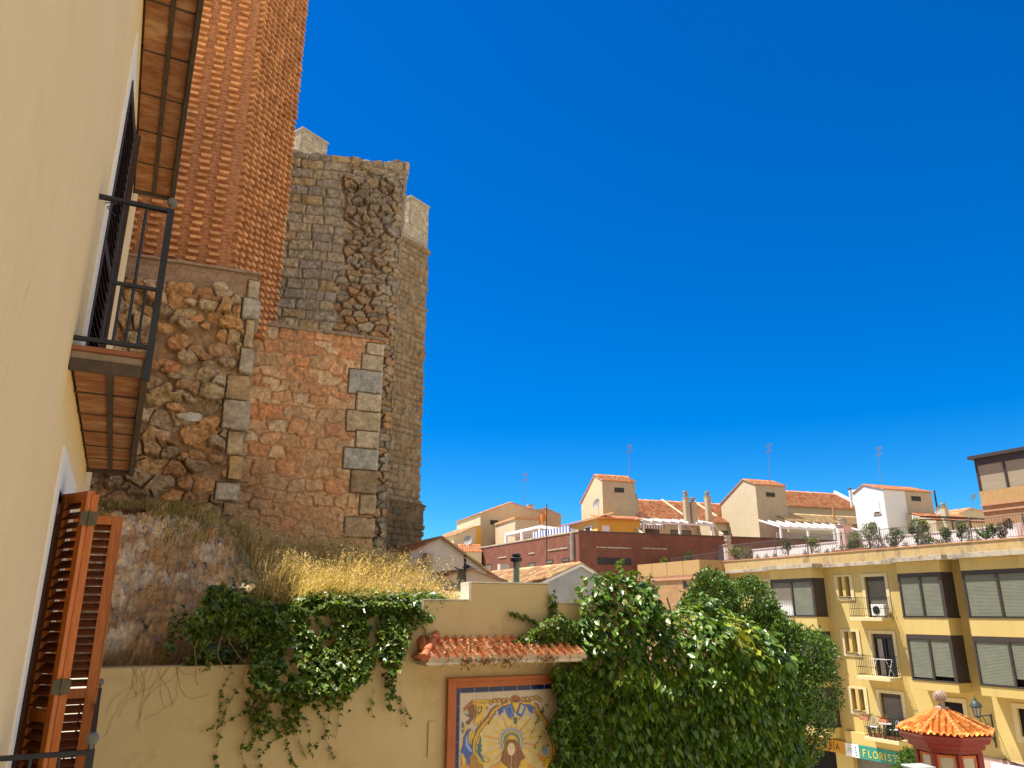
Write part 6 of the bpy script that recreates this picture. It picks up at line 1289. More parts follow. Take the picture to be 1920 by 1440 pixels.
# ================= kiosk =================
kc = at(1772, 1370, 29.0); kz0 = 3.2; kio = thing('kiosk', 'small red octagonal kiosk with an orange tiled roof and pine cone finial, lower right', 'kiosk', loc=(kc.x, kc.y, kz0), rz=.2)
KRED = mat('kiosk_red', (.17, .008, .005), (.21, .012, .008), 3, .4, spec=.4); KOR = mat('kiosk_orange_trim', (.52, .14, .04), (.56, .17, .05), 3, .5)
ez = kc.z-kz0; RR = 1.56; zr = at(1767, 1328, 29.0).z-kz0
def oct_(r, z): return [Vector((r*math.cos(math.pi/8+k*math.pi/4), r*math.sin(math.pi/8+k*math.pi/4), z)) for k in range(8)]
mb = MB()
prof = [(1.02, 0), (1.02, .5), (.98, .55), (.98, ez-1.15), (1.02, ez-.92), (1.02, ez-.62), (1.12, ez-.6), (1.14, ez-.5), (1.26, ez-.46), (1.3, ez-.32), (1.46, ez-.26), (1.5, ez-.1), (1.56, ez-.04), (1.56, ez+.0)]
def oloft(prof, m):
    for (r0, z0_), (r1, z1_) in zip(prof, prof[1:]):
        a, b = oct_(r0, z0_), oct_(r1, z1_)
        for k in range(8): k2 = (k+1) % 8; mb.face([a[k], a[k2], b[k2], b[k]], m)
oloft(prof[:2], KRED); mb.build('plinth', kio); mb = MB(); oloft(prof[5:], KRED); mb.face(list(reversed(oct_(1.02, ez-.62))), KRED); mb.build('cornice', kio)
mb = MB()
for p in oct_(1.0, 0): mb.box(p.x-.075, p.x+.075, p.y-.075, p.y+.075, .4, ez-.61, KRED)
mb.build('posts', kio, bevel=.015)
for k in range(8):
    a, b = oct_(.98, 0)[k], oct_(.98, 0)[(k+1) % 8]; d = (b-a); L = d.length; d.normalize(); n_ = Vector((d.y, -d.x, 0)); f = MB()
    def bb(f, u0, u1, z0_, z1_, dd, m, th=.04):
        q = [a+d*u0+n_*dd, a+d*u1+n_*dd, a+d*u1+n_*(dd-th), a+d*u0+n_*(dd-th)]; f.prism([(p.x, p.y, z0_) for p in reversed(q)], (0, 0, z1_-z0_), m)
    zt_ = ez-.66; bb(f, .09, .16, .5, zt_, .03, KOR); bb(f, L-.16, L-.09, .5, zt_, .03, KOR); bb(f, .16, L-.16, zt_-.08, zt_, .03, KOR); bb(f, .16, L-.16, .5, 1.2, .03, KRED)
    o = f.build('window_frame', kio); g_ = MB(); bb(g_, .16, L-.16, 1.2, zt_-.08, .0, mat('kiosk_glass', (.36, .33, .24), (.46, .42, .3), 1.5, .12, spec=.7), .01); bb(g_, .3, .36, 1.2, zt_-.1, -.03, DARK, .01); g_.build('pane', o)
ap = Vector((0, 0, zr))
for k in range(8):
    a, b = oct_(RR, ez)[k], oct_(RR, ez)[(k+1) % 8]; ex = (b-a); L = ex.length; ex.normalize(); mid = (a+b)/2; ey = (ap-mid); H_ = ey.length; ey.normalize()
    tile_roof('roof_tiles', a, ex, ey, L, H_, kio, [(.78, .24, .05), (.82, .31, .07), (.66, .19, .045), (.86, .36, .1)], per=.19, course=.24, amp=.06, seed=k, nc=8, poly=[(-.02, -.01), (L+.02, -.01), (L/2+.03, H_), (L/2-.03, H_)])
mb = MB(); KT = mat('kiosk_ridge_tile', (.62, .19, .05), (.7, .27, .08), 9, .75, .2, 40)
for p in oct_(RR+.04, ez+.02):
    for i in range(9): mb.tube(p.lerp(ap, i/9*.93)+Vector((0, 0, .035)), p.lerp(ap, (i+1.15)/9*.93)+Vector((0, 0, .03)), .07, KT, 8, .055)
mb.build('ridge_tiles', kio)
mb = MB()
for k in range(8):
    a, b = oct_(RR-.03, ez+.02)[k], oct_(RR-.03, ez+.02)[(k+1) % 8]; mb.face([a, b, ap-Vector((0, 0, .08))], KT)
mb.face(list(reversed(oct_(RR-.03, ez+.02))), KRED); mb.build('roof_boards', kio)
PINE = mat('finial_stone', (.34, .25, .20), (.46, .35, .29), 14, .8, .3, 40); mb = MB(); mb.box(-.16, .16, -.16, .16, zr-.1, zr+.06, CONCR); mb.lathe([(.15, .06), (.1, .1), (.07, .17), (.09, .22), (.15, .27)], PINE, 14, (0, 0, zr)); o = mb.build('finial_base', kio, smooth=False)
mb = MB(); mb.lathe([(.1, .26), (.17, .34), (.19, .42), (.17, .5), (.1, .57), (.03, .6)], PINE, 14, (0, 0, zr))
for j in range(7):
    zz_ = .29+.045*j; rr_ = [.14, .18, .195, .195, .18, .145, .09][j]
    for k in range(11): a = 2*math.pi*(k+.5*(j % 2))/11; c = Vector((rr_*math.cos(a), rr_*math.sin(a), zr+zz_)); mb.tube(c-Vector((0, 0, .03)), c+Vector((.02*math.cos(a), .02*math.sin(a), .035)), .034, PINE, 5, .006)
mb.build('pine_cone', kio)
gb = at(1722, 1440, 27.5); t = thing('utility_cabinet', 'pale grey green cabinet top at the bottom edge, left of the kiosk', 'cabinet', loc=(gb.x, gb.y, 3.2), rz=.2); mb = MB(); mb.box(-.35, .35, -.3, .3, 0, gb.z-3.2+.02, mat('cabinet_grey', (.3, .33, .3), (.36, .4, .36), 2)); mb.box(-.4, .4, -.35, .35, gb.z-3.2+.02, gb.z-3.2+.08, MATS['cabinet_grey']); mb.build('body', t, bevel=.02)
# ================= near roofs just behind the garden wall =================
TG = (.889, .457)
h1_ = corner(793, 1060, 26, TG); gable_house('gabled_house', 'lilac rendered gabled house beside the tower, long tiled slope to the right', 'house', h1_, [(770, 1034), (828, 1008), (940, 1090)], 9, LILAC, [(0, 1)], PAL_OLD+PAL_ORANGE[:1], kw=dict(over=.12))
mb = MB(); q = [h1_.px(a, b) for a, b in ((822, 1006), (828, 1008), (944, 1094))]; w_ = Vector((q[2][0]-q[1][0], 0, q[2][1]-q[1][1])); 
ob = [o for o in COL.objects if o.name.startswith('gabled_house')][0]
tile_roof('roof', Vector((q[2][0], -.18, q[2][1])), (0, 1, 0), -w_.normalized(), 9, w_.length, ob, PAL_OLD)
mb.box(h1_.px(793, 1040)[0], h1_.px(806, 1040)[0], -.35, -.002, -4, h1_.px(800, 1037, -.2)[1], mat('chimney_render', (.5, .36, .24), (.58, .44, .32), 4)); mb.build('chimney', ob)
h2_ = corner(800, 1090, 21, TG); h2 = gable_house('gabled_house', 'low pinkish beige gabled shed with a black aerial pole in front of the lilac house', 'house', h2_, [(800, 1089), (888, 1069), (942, 1090)], 6, PINKB, [(0, 1), (2, 1)], PAL_OLD, wins=[(877, 1092, 886, 1100)], kw=dict(over=.1))
mb = MB(); x, z = h2_.px(889, 1066); mb.tube((x, .5, z-.2), (x, .5, z+.06), .07, IRON, 8); mb.lathe([(.16, .06), (.02, .14)], IRON, 10, (x, .5, z)); mb.build('vent', h2)
h3_ = corner(1000, 1085, 30, TG); h3 = gable_house('gabled_house', 'grey rendered gabled house with mossy old tiles, behind the stepped wall', 'house', h3_, [(1000, 1097), (1087, 1056), (1135, 1086)], 9, GREYR, [(0, 1), (2, 1)], PAL_OLD, kw=dict(over=.1))
mb = MB(); q = [h3_.px(a, b) for a, b in ((998, 1098), (1087, 1056), (1137, 1087))]
for a, b in zip(q, q[1:]): mb.prism([(a[0], -.11, a[1]-.02), (b[0], -.11, b[1]-.02), (b[0], -.11, b[1]-.13), (a[0], -.11, a[1]-.13)], (0, .1, 0), WHITER)
mb.build('rake_board', h3)
p = at(872, 1112, 16); ap_ = thing('antenna_pole', 'black pole with a small grey dish just behind the stepped wall', 'antenna', loc=tuple(p)); tp = at(872, 1041, 16)-p; mb = MB(); mb.tube((0, 0, -.6), tp, .028, IRON, 8); mb.tube(tp*.55, tp*.55+Vector((-.22, 0, .1)), .012, IRON, 5); mb.box(-.05, .05, -.05, .05, tp.z*.2, tp.z*.24, IRON); mb.build('pole', ap_)
mb = MB(); f = Vector((-.8, -.55, .1)).normalized(); a = Vector((0, 0, 1)); b = f.cross(a).normalized(); c0 = tp*.42+Vector((-.06, -.02, 0)); n = 14
for j in range(n): t0, t1 = 2*math.pi*j/n, 2*math.pi*(j+1)/n; mb.face([c0-f*.03, c0+a*.17*math.cos(t0)+b*.17*math.sin(t0)+f*.03, c0+a*.17*math.cos(t1)+b*.17*math.sin(t1)+f*.03], DISHM)
mb.build('dish', ap_)
p = at(968, 1094, 24); vp_ = thing('vent_pipe', 'tall grey green vent pipe with a dark cowl rising from the mossy roof', 'chimney', loc=tuple(p)); mb = MB(); tp = at(968, 1054, 24)-p; mb.tube((0, 0, -1), tp, .1, mat('green_pipe', (.14, .18, .15), (.22, .25, .2), 5), 10); mb.build('pipe', vp_); mb = MB(); mb.lathe([(.09, 0), (.17, .02), (.19, .12), (.1, .16), (.14, .2), (.14, .24), (.03, .28)], IRON, 10, tuple(tp)); mb.build('cowl', vp_)
p = at(944, 1082, 40); bk = thing('masonry_pier', 'whitewashed masonry pier in front of the long brick building', 'pier', loc=(p.x, p.y, p.z-3), rz=.35); mb = MB(); hh_ = at(944, 1058, 40).z-p.z+3; mb.box(-.26, .26, -.2, .2, 0, hh_, LILAC); mb.box(.26, .31, -.2, .2, 0, hh_, OBRICK); mb.build('pier', bk)
KD = 1.2
def cornerK(a, b, Y, *r): return corner(a, b, Y*KD, *r)
def atK(a, b, Y): return at(a, b, Y*KD)
_an, _di = antenna, dish
def antenna(a, y0, y1, Y, *r, **k): return _an(a, y0, y1, Y*KD, *r, **k)
def dish(a, b, Y, r, *q, **k): return _di(a, b, Y*KD, r*1.1, *q, **k)
# ================= long red brick building =================
kc_ = atK(1085, 997, 48); FK = Frame(kc_.x, kc_.y, .457, -.889, ZC); zt = kc_.z-ZC; lenL = -FK.px(858, 1036)[0]
t2 = FK.loc((kc_.x+.94*26, kc_.y+.34*26, ZC)); bb_ = thing('brick_building', 'long dark red brick building with a flat parapet, behind the tiled houses', 'building', FK)
mb = MB(); back = FK.loc((kc_.x+.94*26-.34*9, kc_.y+.34*26+.94*9, ZC)); mb.prism([(-lenL, 0, -14), (0, 0, -14), (t2[0], t2[1], -14), (back[0], back[1], -14), (-lenL, 9, -14)], (0, 0, 14+zt), RBRICK); mb.build('wall', bb_)
mb = MB(); mb.box(-lenL, .02, -.05, .3, zt, zt+.12, CONCR); mb.build('coping', bb_)
FS = Frame(kc_.x, kc_.y, .94, .34, ZC)
def sub(F, name, lab=None):
    """empty-free helper: part of bb_ placed in frame F"""
    return Matrix.Translation((0, 0, 0))
def to_bb(o, F):
    M = Matrix.Translation((F.o.x, F.o.y, F.z0)) @ Matrix.Rotation(F.ang, 4, 'Z'); Mp = Matrix.Translation((FK.o.x, FK.o.y, FK.z0)) @ Matrix.Rotation(FK.ang, 4, 'Z'); o.parent = bb_; o.matrix_local = Mp.inverted() @ M
mb = MB(); mb.box(.0, 26, -.05, .3, zt, zt+.1, mat('dark_coping', (.1, .07, .06), None)); to_bb(mb.build('coping'), FS)
x0, z1 = FS.px(1120, 1045); x1, z0 = FS.px(1184, 1060); f = MB(); f.box(x0, x1, -.02, -.002, z0, z1, GLASS); f.box((x0+x1)/2-.03, (x0+x1)/2+.03, -.03, -.021, z0, z1, FRAME); to_bb(f.build('window'), FS)
f = MB()
for (a, b, c) in ((1118, 1183, 1026), (1206, 1250, 1028)): x0, z = FS.px(a, c); x1 = FS.px(b, c)[0]; f.box(x0, x1, -.05, -.002, z-.05, z+.05, CONCR)
to_bb(f.build('string_course'), FS)
for (a, b, c, d) in ((906, 1059, 922, 1072), (968, 1056, 974, 1068), (992, 1055, 1003, 1067), (1024, 1050, 1037, 1056), (1054, 1047, 1067, 1052)):
    x0, z1 = FK.px(a, b); x1, z0 = FK.px(c, d); window(bb_, x0, x1, z0, z1, -.004, pane=SHUTD, n=1)
f = MB()
for (a, b, c) in ((935, 950, 1046), (992, 1003, 1038), (1028, 1065, 1032)): x0, z = FK.px(a, c); x1, z2 = FK.px(b, c-2); f.box(x0, x1, -.05, -.002, z-.05, z+.04, CONCR)
x, z = FK.px(1075, 1000); x2, z2 = FK.px(1075, 1050); f.tube((x, -.12, z2), (x, -.12, z), .16, mat('drain_pipe', (.26, .25, .24), (.34, .32, .3), 3), 10); f.build('drain_pipe', bb_)
# pergola with awning on the brick building
pg = thing('pergola', 'white metal pergola with a blue striped valance on top of the brick building', 'pergola', FK); mb = MB(); za = zt
for a in (949, 979, 1013): x, z = FK.px(a, 1000, .3); mb.box(x-.12, x+.12, .2, .4, za, FK.px(a, {949: 999, 979: 992, 1013: 985}[a], .3)[1], WHITER)
xA, zA = FK.px(948, 1000, .3); xB, zB = FK.px(1013, 985, .3); xC, zC_ = FK.px(1072, 993, .3); mb.prism([(xA, .2, zA), (xB, .2, zB), (xB, .2, zB-.22), (xA, .2, zA-.22)], (0, .2, 0), WHITER); mb.prism([(xB, .2, zB), (xC, .2, zC_), (xC, .2, zC_-.22), (xB, .2, zB-.22)], (0, .2, 0), WHITER)
mb.box(xA, xB, 3.3, 3.5, zB-.3, zB-.1, WHITER)
for k in range(7): x = xA+(xC-xA)*k/6; mb.box(x-.06, x+.06, .4, 3.3, np.interp(x, [xA, xB, xC], [zA, zB, zC_])-.24, np.interp(x, [xA, xB, xC], [zA, zB, zC_])-.1, WHITER)
mb.build('frame', pg); mb = MB(); x0 = FK.px(1002, 1004, .25)[0]; x1 = FK.px(1072, 993, .25)[0]; n = 26; BW = mat('awning_blue', (.08, .12, .36), None)
for k in range(n): xa, xb_ = x0+(x1-x0)*k/n, x0+(x1-x0)*(k+1)/n; mb.box(xa, xb_, .1, .14, za+.0, za+.62, BW if k % 2 else WHITER)
mb.build('valance', pg); mb = MB(); mb.box(xA+.2, xA+(xC-xA)*.45, 3.0, 3.1, za-.1, za+1.2, mat('brown_screen', (.16, .08, .05), (.22, .12, .07), 3)); mb.build('back_screen', pg)
# flag on a pole
p = atK(1025, 1052, 42); fl = thing('flag_pole', 'thin rusty pole with a furled orange flag before the brick building', 'flag', loc=tuple(p)); tp = atK(1025, 945, 42)-p; mb = MB(); mb.tube((0, 0, 0), tp, .035, IRONB, 6); mb.build('pole', fl); mb = MB(); FLG = mat('orange_flag', (.6, .2, .05), (.68, .3, .1), 4)
for k in range(10): a, b = k/10, (k+1)/10; mb.face([tp*.9+Vector((-.05-.5*a, .08*math.sin(a*9), -.1-.35*a)), tp*.9+Vector((-.05-.5*b, .08*math.sin(b*9), -.1-.35*b)), tp*.9+Vector((-.05-.45*b, .08*math.sin(b*9), -.75-.25*b)), tp*.9+Vector((-.05-.45*a, .08*math.sin(a*9), -.75-.25*a))], FLG)
mb.build('flag', fl)
# ================= hilltop row of houses =================
F_ = cornerK(906, 1000, 66); gable_house('gabled_house', 'beige gabled house with one small window at the left of the hilltop row', 'house', F_, [(901, 962), (957, 942), (1020, 963)], 9, BEIGE, [(0, 1), (2, 1)], PAL_ORANGE, wins=[(919, 975, 934, 984)], kw=dict(over=.1), zlow=-3)
mb = MB(); o = [q for q in COL.objects if q.name.startswith('gabled_house') and q.type == 'EMPTY'][-1]; x = F_.px(901, 975)[0]; z = F_.px(901, 963)[1]; mb.box(x-.02, x-.001, 0, 9, -3, z-.05, CREAM2); mb.build('side_wall', o)  # left side paler than the gable, its sunlight put into the colour
F_ = cornerK(893, 1000, 64, TG); t = gable_house('gabled_house', 'pale yellow house end with a satellite dish, left end of the hilltop row', 'house', F_, [(851, 1004), (893, 986), (902, 983)], 6, CREAM2, [(0, 1)], PAL_OLD, kw=dict(over=.1), zlow=-3)
mb = MB(); x0, x1 = F_.px(893, 1000)[0], F_.px(902, 1000)[0]; mb.box(x0, x1, -.03, -.002, -3, F_.px(897, 987)[1], ORNG); mb.build('orange_wall', t)
p0, p1 = atK(861, 1034, 60), atK(892, 1028, 60); lr = thing('low_roof', 'strip of orange tiled roof below the pale yellow house end', 'roof', loc=(p0.x, p0.y, p0.z)); tile_roof('roof_tiles', (0, 0, 0), (.97, .2, 0), (-.1, .95, .3), 2.2, 3, lr, PAL_ORANGE); mb = MB(); mb.prism([(0, .05, -4), (2.1, .45, -4), (1.5, 3, -4), (-.5, 2.6, -4)], (0, 0, 3.95), CREAM2); mb.build('wall', lr)
F_ = cornerK(966, 990, 61); t = thing('low_yellow_house', 'small flat-topped yellow house with a clay edge, between the gable and the tall tower', 'house', F_); x1 = F_.px(1025, 980)[0]; z = F_.px(990, 974)[1]; mb = MB(); mb.box(0, x1, 0, 6, -3, z, CREAM2); mb.build('wall', t); mb = MB(); mb.box(-.1, x1+.1, -.12, 6, z, z+.2, mat('clay_edge', (.6, .3, .13), (.66, .38, .2), 3)); mb.build('coping', t)
F_ = cornerK(1010, 965, 78); gable_house('gabled_house', 'far brownish house with a chimney peeping over the small yellow house', 'house', F_, [(1000, 956), (1022, 952), (1052, 966)], 8, mat('brown_render', (.48, .3, .18), (.54, .36, .24), 1), [(2, 1)], PAL_ORANGE, kw=dict(over=.1), zlow=0)
o = [q for q in COL.objects if q.name.startswith('gabled_house') and q.type == 'EMPTY'][-1]; x, z = F_.px(1001, 956); mb = MB(); mb.box(x-.5, x+.2, .5, 1.2, z-1, F_.px(1000, 947)[1], PINKB); mb.box(x-.55, x+.25, .45, 1.25, F_.px(1000, 947)[1], F_.px(1000, 945)[1], CONCR); mb.build('chimney', o)
def chimney(px, y0, y1, Y, wpx, lab, m=BEIGE):
    b = atK(px, y1, Y); h = atK(px, y0, Y).z-b.z; w = wpx*Y/1420/2; t = thing('chimney', lab, 'chimney', loc=(b.x, b.y, b.z), rz=.35, group='chimneys of the hilltop row'); mb = MB(); hb = h*.72; mb.box(-w, w, -w, w, -1.2, hb, m); mb.box(-w*1.1, w*1.1, -w*1.1, w*1.1, hb, hb+.08, CONCR); mb.build('stack', t); m2 = MB(); m2.lathe([(w*.75, 0), (w*.75, h*.08), (w*.95, h*.09), (w*.95, h*.13), (w*.75, h*.14), (w*.75, h*.2), (w*.95, h*.21), (w*.9, h*.28)], CONCR, 12, (0, 0, hb+.08)); m2.build('cowl', t); return t
# tall stair towers
def stair_tower(pxc, pyt, Y, pxr, ridge, backlow, lab, wm, sm, win, wz0, lowy, sidewin=None, split=None, back=None):
    F_ = cornerK(pxc, pyt, Y); W_ = F_.px(pxr, pyt+3)[0]; z0 = atK(pxc, pyt, Y).z-ZC; yr, zr_ = F_.side(*ridge); yb, zb_ = F_.side(*backlow)
    prof = [(0, z0), (yr, zr_), (yb, zb_)]; t = ridge_house('stair_tower', lab, 'building', F_, W_, prof, wm, [(0, 1)], sm, zlow=F_.px(pxc, lowy)[1]-3, pal=PAL_ORANGE, per=.27)
    mb = MB(); d = Vector((0, prof[2][0]-prof[1][0], prof[2][1]-prof[1][1])); mb.prism([(-.1, prof[1][0], prof[1][1]+.1), (-.1, prof[2][0]+.1, prof[2][1]+.1), (-.1, prof[2][0]+.1, prof[2][1]), (-.1, prof[1][0], prof[1][1])], (W_+.2, 0, 0), mat('ridge_clay', (.55, .24, .12), (.62, .3, .16), 4)); mb.build('roof', t)
    x0, z1_ = F_.px(win[0], win[1]); x1, z0_ = F_.px(win[2], win[3]); window(t, x0, x1, z0_, z1_, -.004); return t, F_, W_
stair_tower(1129, 899, 62, 1190, (1116, 890), (1090, 944), 'tallest beige stair tower with one small window, left of the long orange roof', BLOCKB, CREAM2, (1152, 914, 1170, 924), 0, 970)  # side wall paler than the front, sun and shade put into the two colours
dish(1120, 946, 60.5, .5, 'satellite dish on the left side of the tallest beige stair tower', face=(-.8, -.4, .3))
stair_tower(1416, 907, 62, 1472, (1394, 899), (1352, 946), 'beige stair tower with one small window, right of the twin chimneys', BLOCKB, CREAM2, (1436, 923, 1453, 932), 0, 975)  # paler side again stands for the sunlit face
t, F_, W_ = stair_tower(1655, 916, 60, 1745, (1620, 909), (1600, 926), 'white stair tower with a grey front half and a shuttered side window', BEIGE, WHITER, (1708, 930, 1727, 940), 0, 985)
mb = MB(); xs_ = F_.px(1697, 930)[0]; mb.box(0, xs_, -.02, -.002, -2, F_.px(1670, 918)[1]-.05, WHITER); mb.build('white_front', t)
a = F_.side(1636, 940, -.02); b = F_.side(1651, 962, -.02); mb = MB(); mb.box(-.06, -.02, min(a[0], b[0]), max(a[0], b[0]), min(a[1], b[1]), max(a[1], b[1]), WHITER); mb.box(-.08, -.03, min(a[0], b[0])-.1, max(a[0], b[0])+.1, min(a[1], b[1])-.12, min(a[1], b[1])-.02, mat('clay_sill', (.5, .25, .14), None)); mb.box(-.065, -.061, min(a[0], b[0])+.05, max(a[0], b[0])-.05, min(a[1], b[1])+.02, min(a[1], b[1])+.15, DARK); mb.build('side_shutter', t)
dp_ = MB(); c = F_.px(1748, 920); d_ = F_.px(1752, 975); dp_.tube((c[0]+.15, -.1, c[1]), (c[0]+.15, -.1, d_[1]), .08, IRONB, 8); dp_.build('downpipe', t)
# yellow corner house under the tallest tower
F_ = cornerK(1120, 975, 59); t = thing('yellow_corner_house', 'bright yellow corner house with white framed windows, below the tallest stair tower', 'house', F_); x1 = F_.px(1200, 985)[0]; z = F_.px(1160, 973)[1]; yb = F_.side(1045, 990)[0]; yb = min(max(yb, 4), 14)
mb = MB(); mb.box(0, x1, 0, yb, -2, z, ORNG); mb.box(-.02, -.001, .0, yb, -2, z, mat('sunlit_yellow', (.78, .54, .12), (.82, .6, .18), 1)); mb.build('wall', t)  # yellow left side and orange front: sunlit and shaded tones of one wall
tile_roof('roof', (-.3, -.35, z), (1, 0, 0), (0, .96, .26), x1+.5, 1.4, t, PAL_ORANGE, per=.27); tile_roof('roof', (-.35, yb, z), (0, -1, 0), (.96, 0, .26), yb+.2, 2.0, t, PAL_ORANGE, per=.27)
x0, z1 = F_.px(1128, 985); x2, z0 = F_.px(1143, 997); window(t, x0, x2, z0, z1, -.004, WHITER, WHITER, 1); a = F_.side(1096, 988, -.02); b = F_.side(1110, 997, -.02); f = MB(); f.box(-.07, -.021, min(a[0], b[0]), max(a[0], b[0]), min(a[1], b[1]), max(a[1], b[1]), WHITER); f.box(-.08, -.071, min(a[0], b[0])+.3, max(a[0], b[0])-.3, min(a[1], b[1])+.15, max(a[1], b[1])-.15, GLASS); f.build('window', t)
# long orange roof
F_ = cornerK(1195, 975, 63); W_ = F_.px(1560, 990)[0]; ze = F_.px(1205, 973)[1]; zr_ = F_.px(1300, 944, 5.0)[1]; t = thing('row_house', 'long pale yellow house row under a broad orange tiled roof', 'house', F_)
mb = MB(); mb.prism([(0, 0, -2), (0, 0, ze), (0, 5, zr_-.1), (0, 10, ze), (0, 10, -2)], (W_, 0, 0), CREAM2); mb.build('wall', t); l_ = Vector((0, 5.3, (zr_-ze)*5.3/5)).length
tile_roof('roof', (0, -.35, ze-.05), (1, 0, 0), Vector((0, 5, zr_-ze)).normalized(), W_, l_, t, PAL_ORANGE, per=.27, course=.42)
mb = MB()
for a in (1268, 1330): x = F_.px(a-4, 960, 2.5)[0]; mb.prism([(x, 1.0, ze+(zr_-ze)*.2+.05), (x, 5, zr_+.05), (x, 5, zr_+.3), (x, 1.0, ze+(zr_-ze)*.2+.3)], (.22, 0, 0), CREAM2)
mb.build('roof_verge', t)
for (a, b, c, d) in ((1208, 992, 1236, 1001), (1257, 993, 1296, 1001), (1347, 995, 1368, 1003), (1388, 995, 1414, 1003), (1432, 996, 1450, 1003)): x0, z1 = F_.px(a, b); x2, z0 = F_.px(c, d); window(t, x0, x2, z0-.6, z1, -.004, FRAME, SHUTD, 2)
# white pergola and awning in front of it
pg = thing('pergola', 'white slatted pergola over the terrace under the long orange roof', 'pergola', F_); mb = MB(); zf_ = F_.px(1205, 981, -3)[1]; zk = F_.px(1250, 975, -.2)[1]; xa, xb_ = F_.px(1205, 985, -3)[0], F_.px(1338, 985, -3)[0]
for a in (1206, 1274, 1334): x = F_.px(a, 985, -3)[0]; mb.box(x-.1, x+.1, -3.1, -2.9, -2, zf_, WHITER)
mb.box(xa, xb_, -3.1, -2.95, zf_, zf_+.16, WHITER)
for k in range(9): x = xa+(xb_-xa)*k/8; mb.prism([(x, -3.1, zf_+.165), (x, -.15, zk), (x, -.15, zk+.16), (x, -3.1, zf_+.325)], (.11, 0, 0), WHITER)
mb.build('frame', pg); mb = MB(); x0, x1 = F_.px(1190, 985, -1.5)[0], F_.px(1246, 985, -1.5)[0]; zA = F_.px(1220, 984, -1.5)[1]; zB = F_.px(1220, 991, -1.5)[1]; n = 22
for k in range(n): a, b = x0+(x1-x0)*k/n, x0+(x1-x0)*(k+1)/n; m_ = mat('awning_brown', (.25, .16, .1), None) if k % 2 else WHITER; mb.box(a, b, -1.5, -1.45, zB, zA, m_); mb.prism([(a, -1.5, zA), (a, -.1, zA+.35), (a, -.1, zA+.38), (a, -1.5, zA+.03)], (b-a, 0, 0), m_)
mb.build('awning', pg)
for (a, b, lab) in ((1170, 1192, 'sloping yellow party wall at the left end of the slatted pergola'), (1316, 1346, 'sloping cream party wall at the right end of the slatted pergola')):
    x = F_.px(a+12, 992, -2)[0]; t = thing('party_wall', lab, 'wall', F_, loc=(x, 0, 0)); mb = MB(); zA = F_.px(a+12, 984, -2)[1]; zB = F_.px(a, 1000, -4)[1]; mb.prism([(0, -.05, -2), (0, -4.2, -2), (0, -4.2, zB), (0, -2.5, zA), (0, -.05, zA+.1)], (.25, 0, 0), CREAM2); mb.build('masonry', t)
for (a, y0, y1, w, lab) in ((1193, 928, 955, 8, 'short beige chimney right beside the tallest stair tower'), (1288, 922, 968, 11, 'tall beige chimney, left of the close pair on the orange roof'), (1301, 934, 966, 11, 'shorter beige chimney, right of the close pair on the orange roof'), (1328, 923, 954, 11, 'single beige chimney near the ridge, right of the close pair')): chimney(a, y0, y1, 62.5 if a != 1193 else 64, w, lab)
# second roof, lower roof
F_ = cornerK(1474, 955, 66); W_ = F_.px(1628, 955)[0]; ze = F_.px(1540, 951)[1]; zr_ = F_.px(1540, 926, 4)[1]; t = thing('row_house', 'beige house with a steep orange tiled roof between the beige and white stair towers', 'house', F_); mb = MB(); mb.prism([(0, 0, -2), (0, 0, ze), (0, 4, zr_-.1), (0, 8, ze), (0, 8, -2)], (W_, 0, 0), BEIGE); mb.build('wall', t); tile_roof('roof', (0, -.3, ze-.05), (1, 0, 0), Vector((0, 4, zr_-ze)).normalized(), W_, math.hypot(4.3, (zr_-ze)*1.07), t, PAL_ORANGE, per=.27, course=.42)
x = F_.px(1590, 940, 2)[0]; mb = MB(); mb.prism([(x, 0, ze+.1), (x, 4, zr_+.1), (x, 4, zr_+.45), (x, 0, ze+.45)], (.3, 0, 0), WHITER); mb.build('white_verge', t)
mb = MB(); a = atK(1594, 925, 67); l = F_.loc(a); mb.tube((l[0], l[1], l[2]-1.5), (l[0], l[1], l[2]+.4), .13, WHITER, 8); mb.lathe([(.16, .4), (.2, .5), (.05, .65)], IRON, 8, l); mb.build('flue', t)
F_ = cornerK(1478, 985, 61.5); W_ = F_.px(1662, 985)[0]; ze = F_.px(1560, 981)[1]; zr_ = F_.px(1560, 968, 2.5)[1]; t = thing('lean_to_house', 'low house with a pale sandy tiled lean-to roof before the steep orange roof', 'house', F_); mb = MB(); mb.prism([(0, 0, -3), (0, 0, ze), (0, 2.5, zr_-.08), (0, 2.5, -3)], (W_, 0, 0), CREAM2); mb.build('wall', t); tile_roof('roof', (0, -.3, ze-.03), (1, 0, 0), Vector((0, 2.5, zr_-ze)).normalized(), W_, 2.85, t, [(.55, .38, .2), (.62, .42, .22), (.5, .33, .17)], per=.27, course=.42)
mb = MB(); x, z = F_.px(1564, 970, .8); mb.tube((x, .8, z-.8), (x, .8, F_.px(1564, 944, .8)[1]), .1, mat('clay_pipe', (.5, .24, .12), None), 8); mb.build('flue', t)
pg = thing('pergola', 'white slatted pergola low in front of the sandy lean-to roof', 'pergola', F_); mb = MB(); xa, xb_ = F_.px(1462, 990, -3)[0], F_.px(1610, 990, -3)[0]; zf_ = F_.px(1480, 990, -3)[1]
for k in range(10): x = xa+(xb_-xa)*k/9; mb.prism([(x, -3, zf_), (x, -.1, zf_+.9), (x, -.1, zf_+1.05), (x, -3, zf_+.15)], (.11, 0, 0), WHITER)
mb.box(xa, xb_+.3, -3.1, -3.0, zf_-.1, zf_+.1, WHITER)
for k in range(4): x = xa+(xb_-xa)*k/3; mb.box(x, x+.15, -3.08, -2.9, -4, zf_-.1, WHITER)
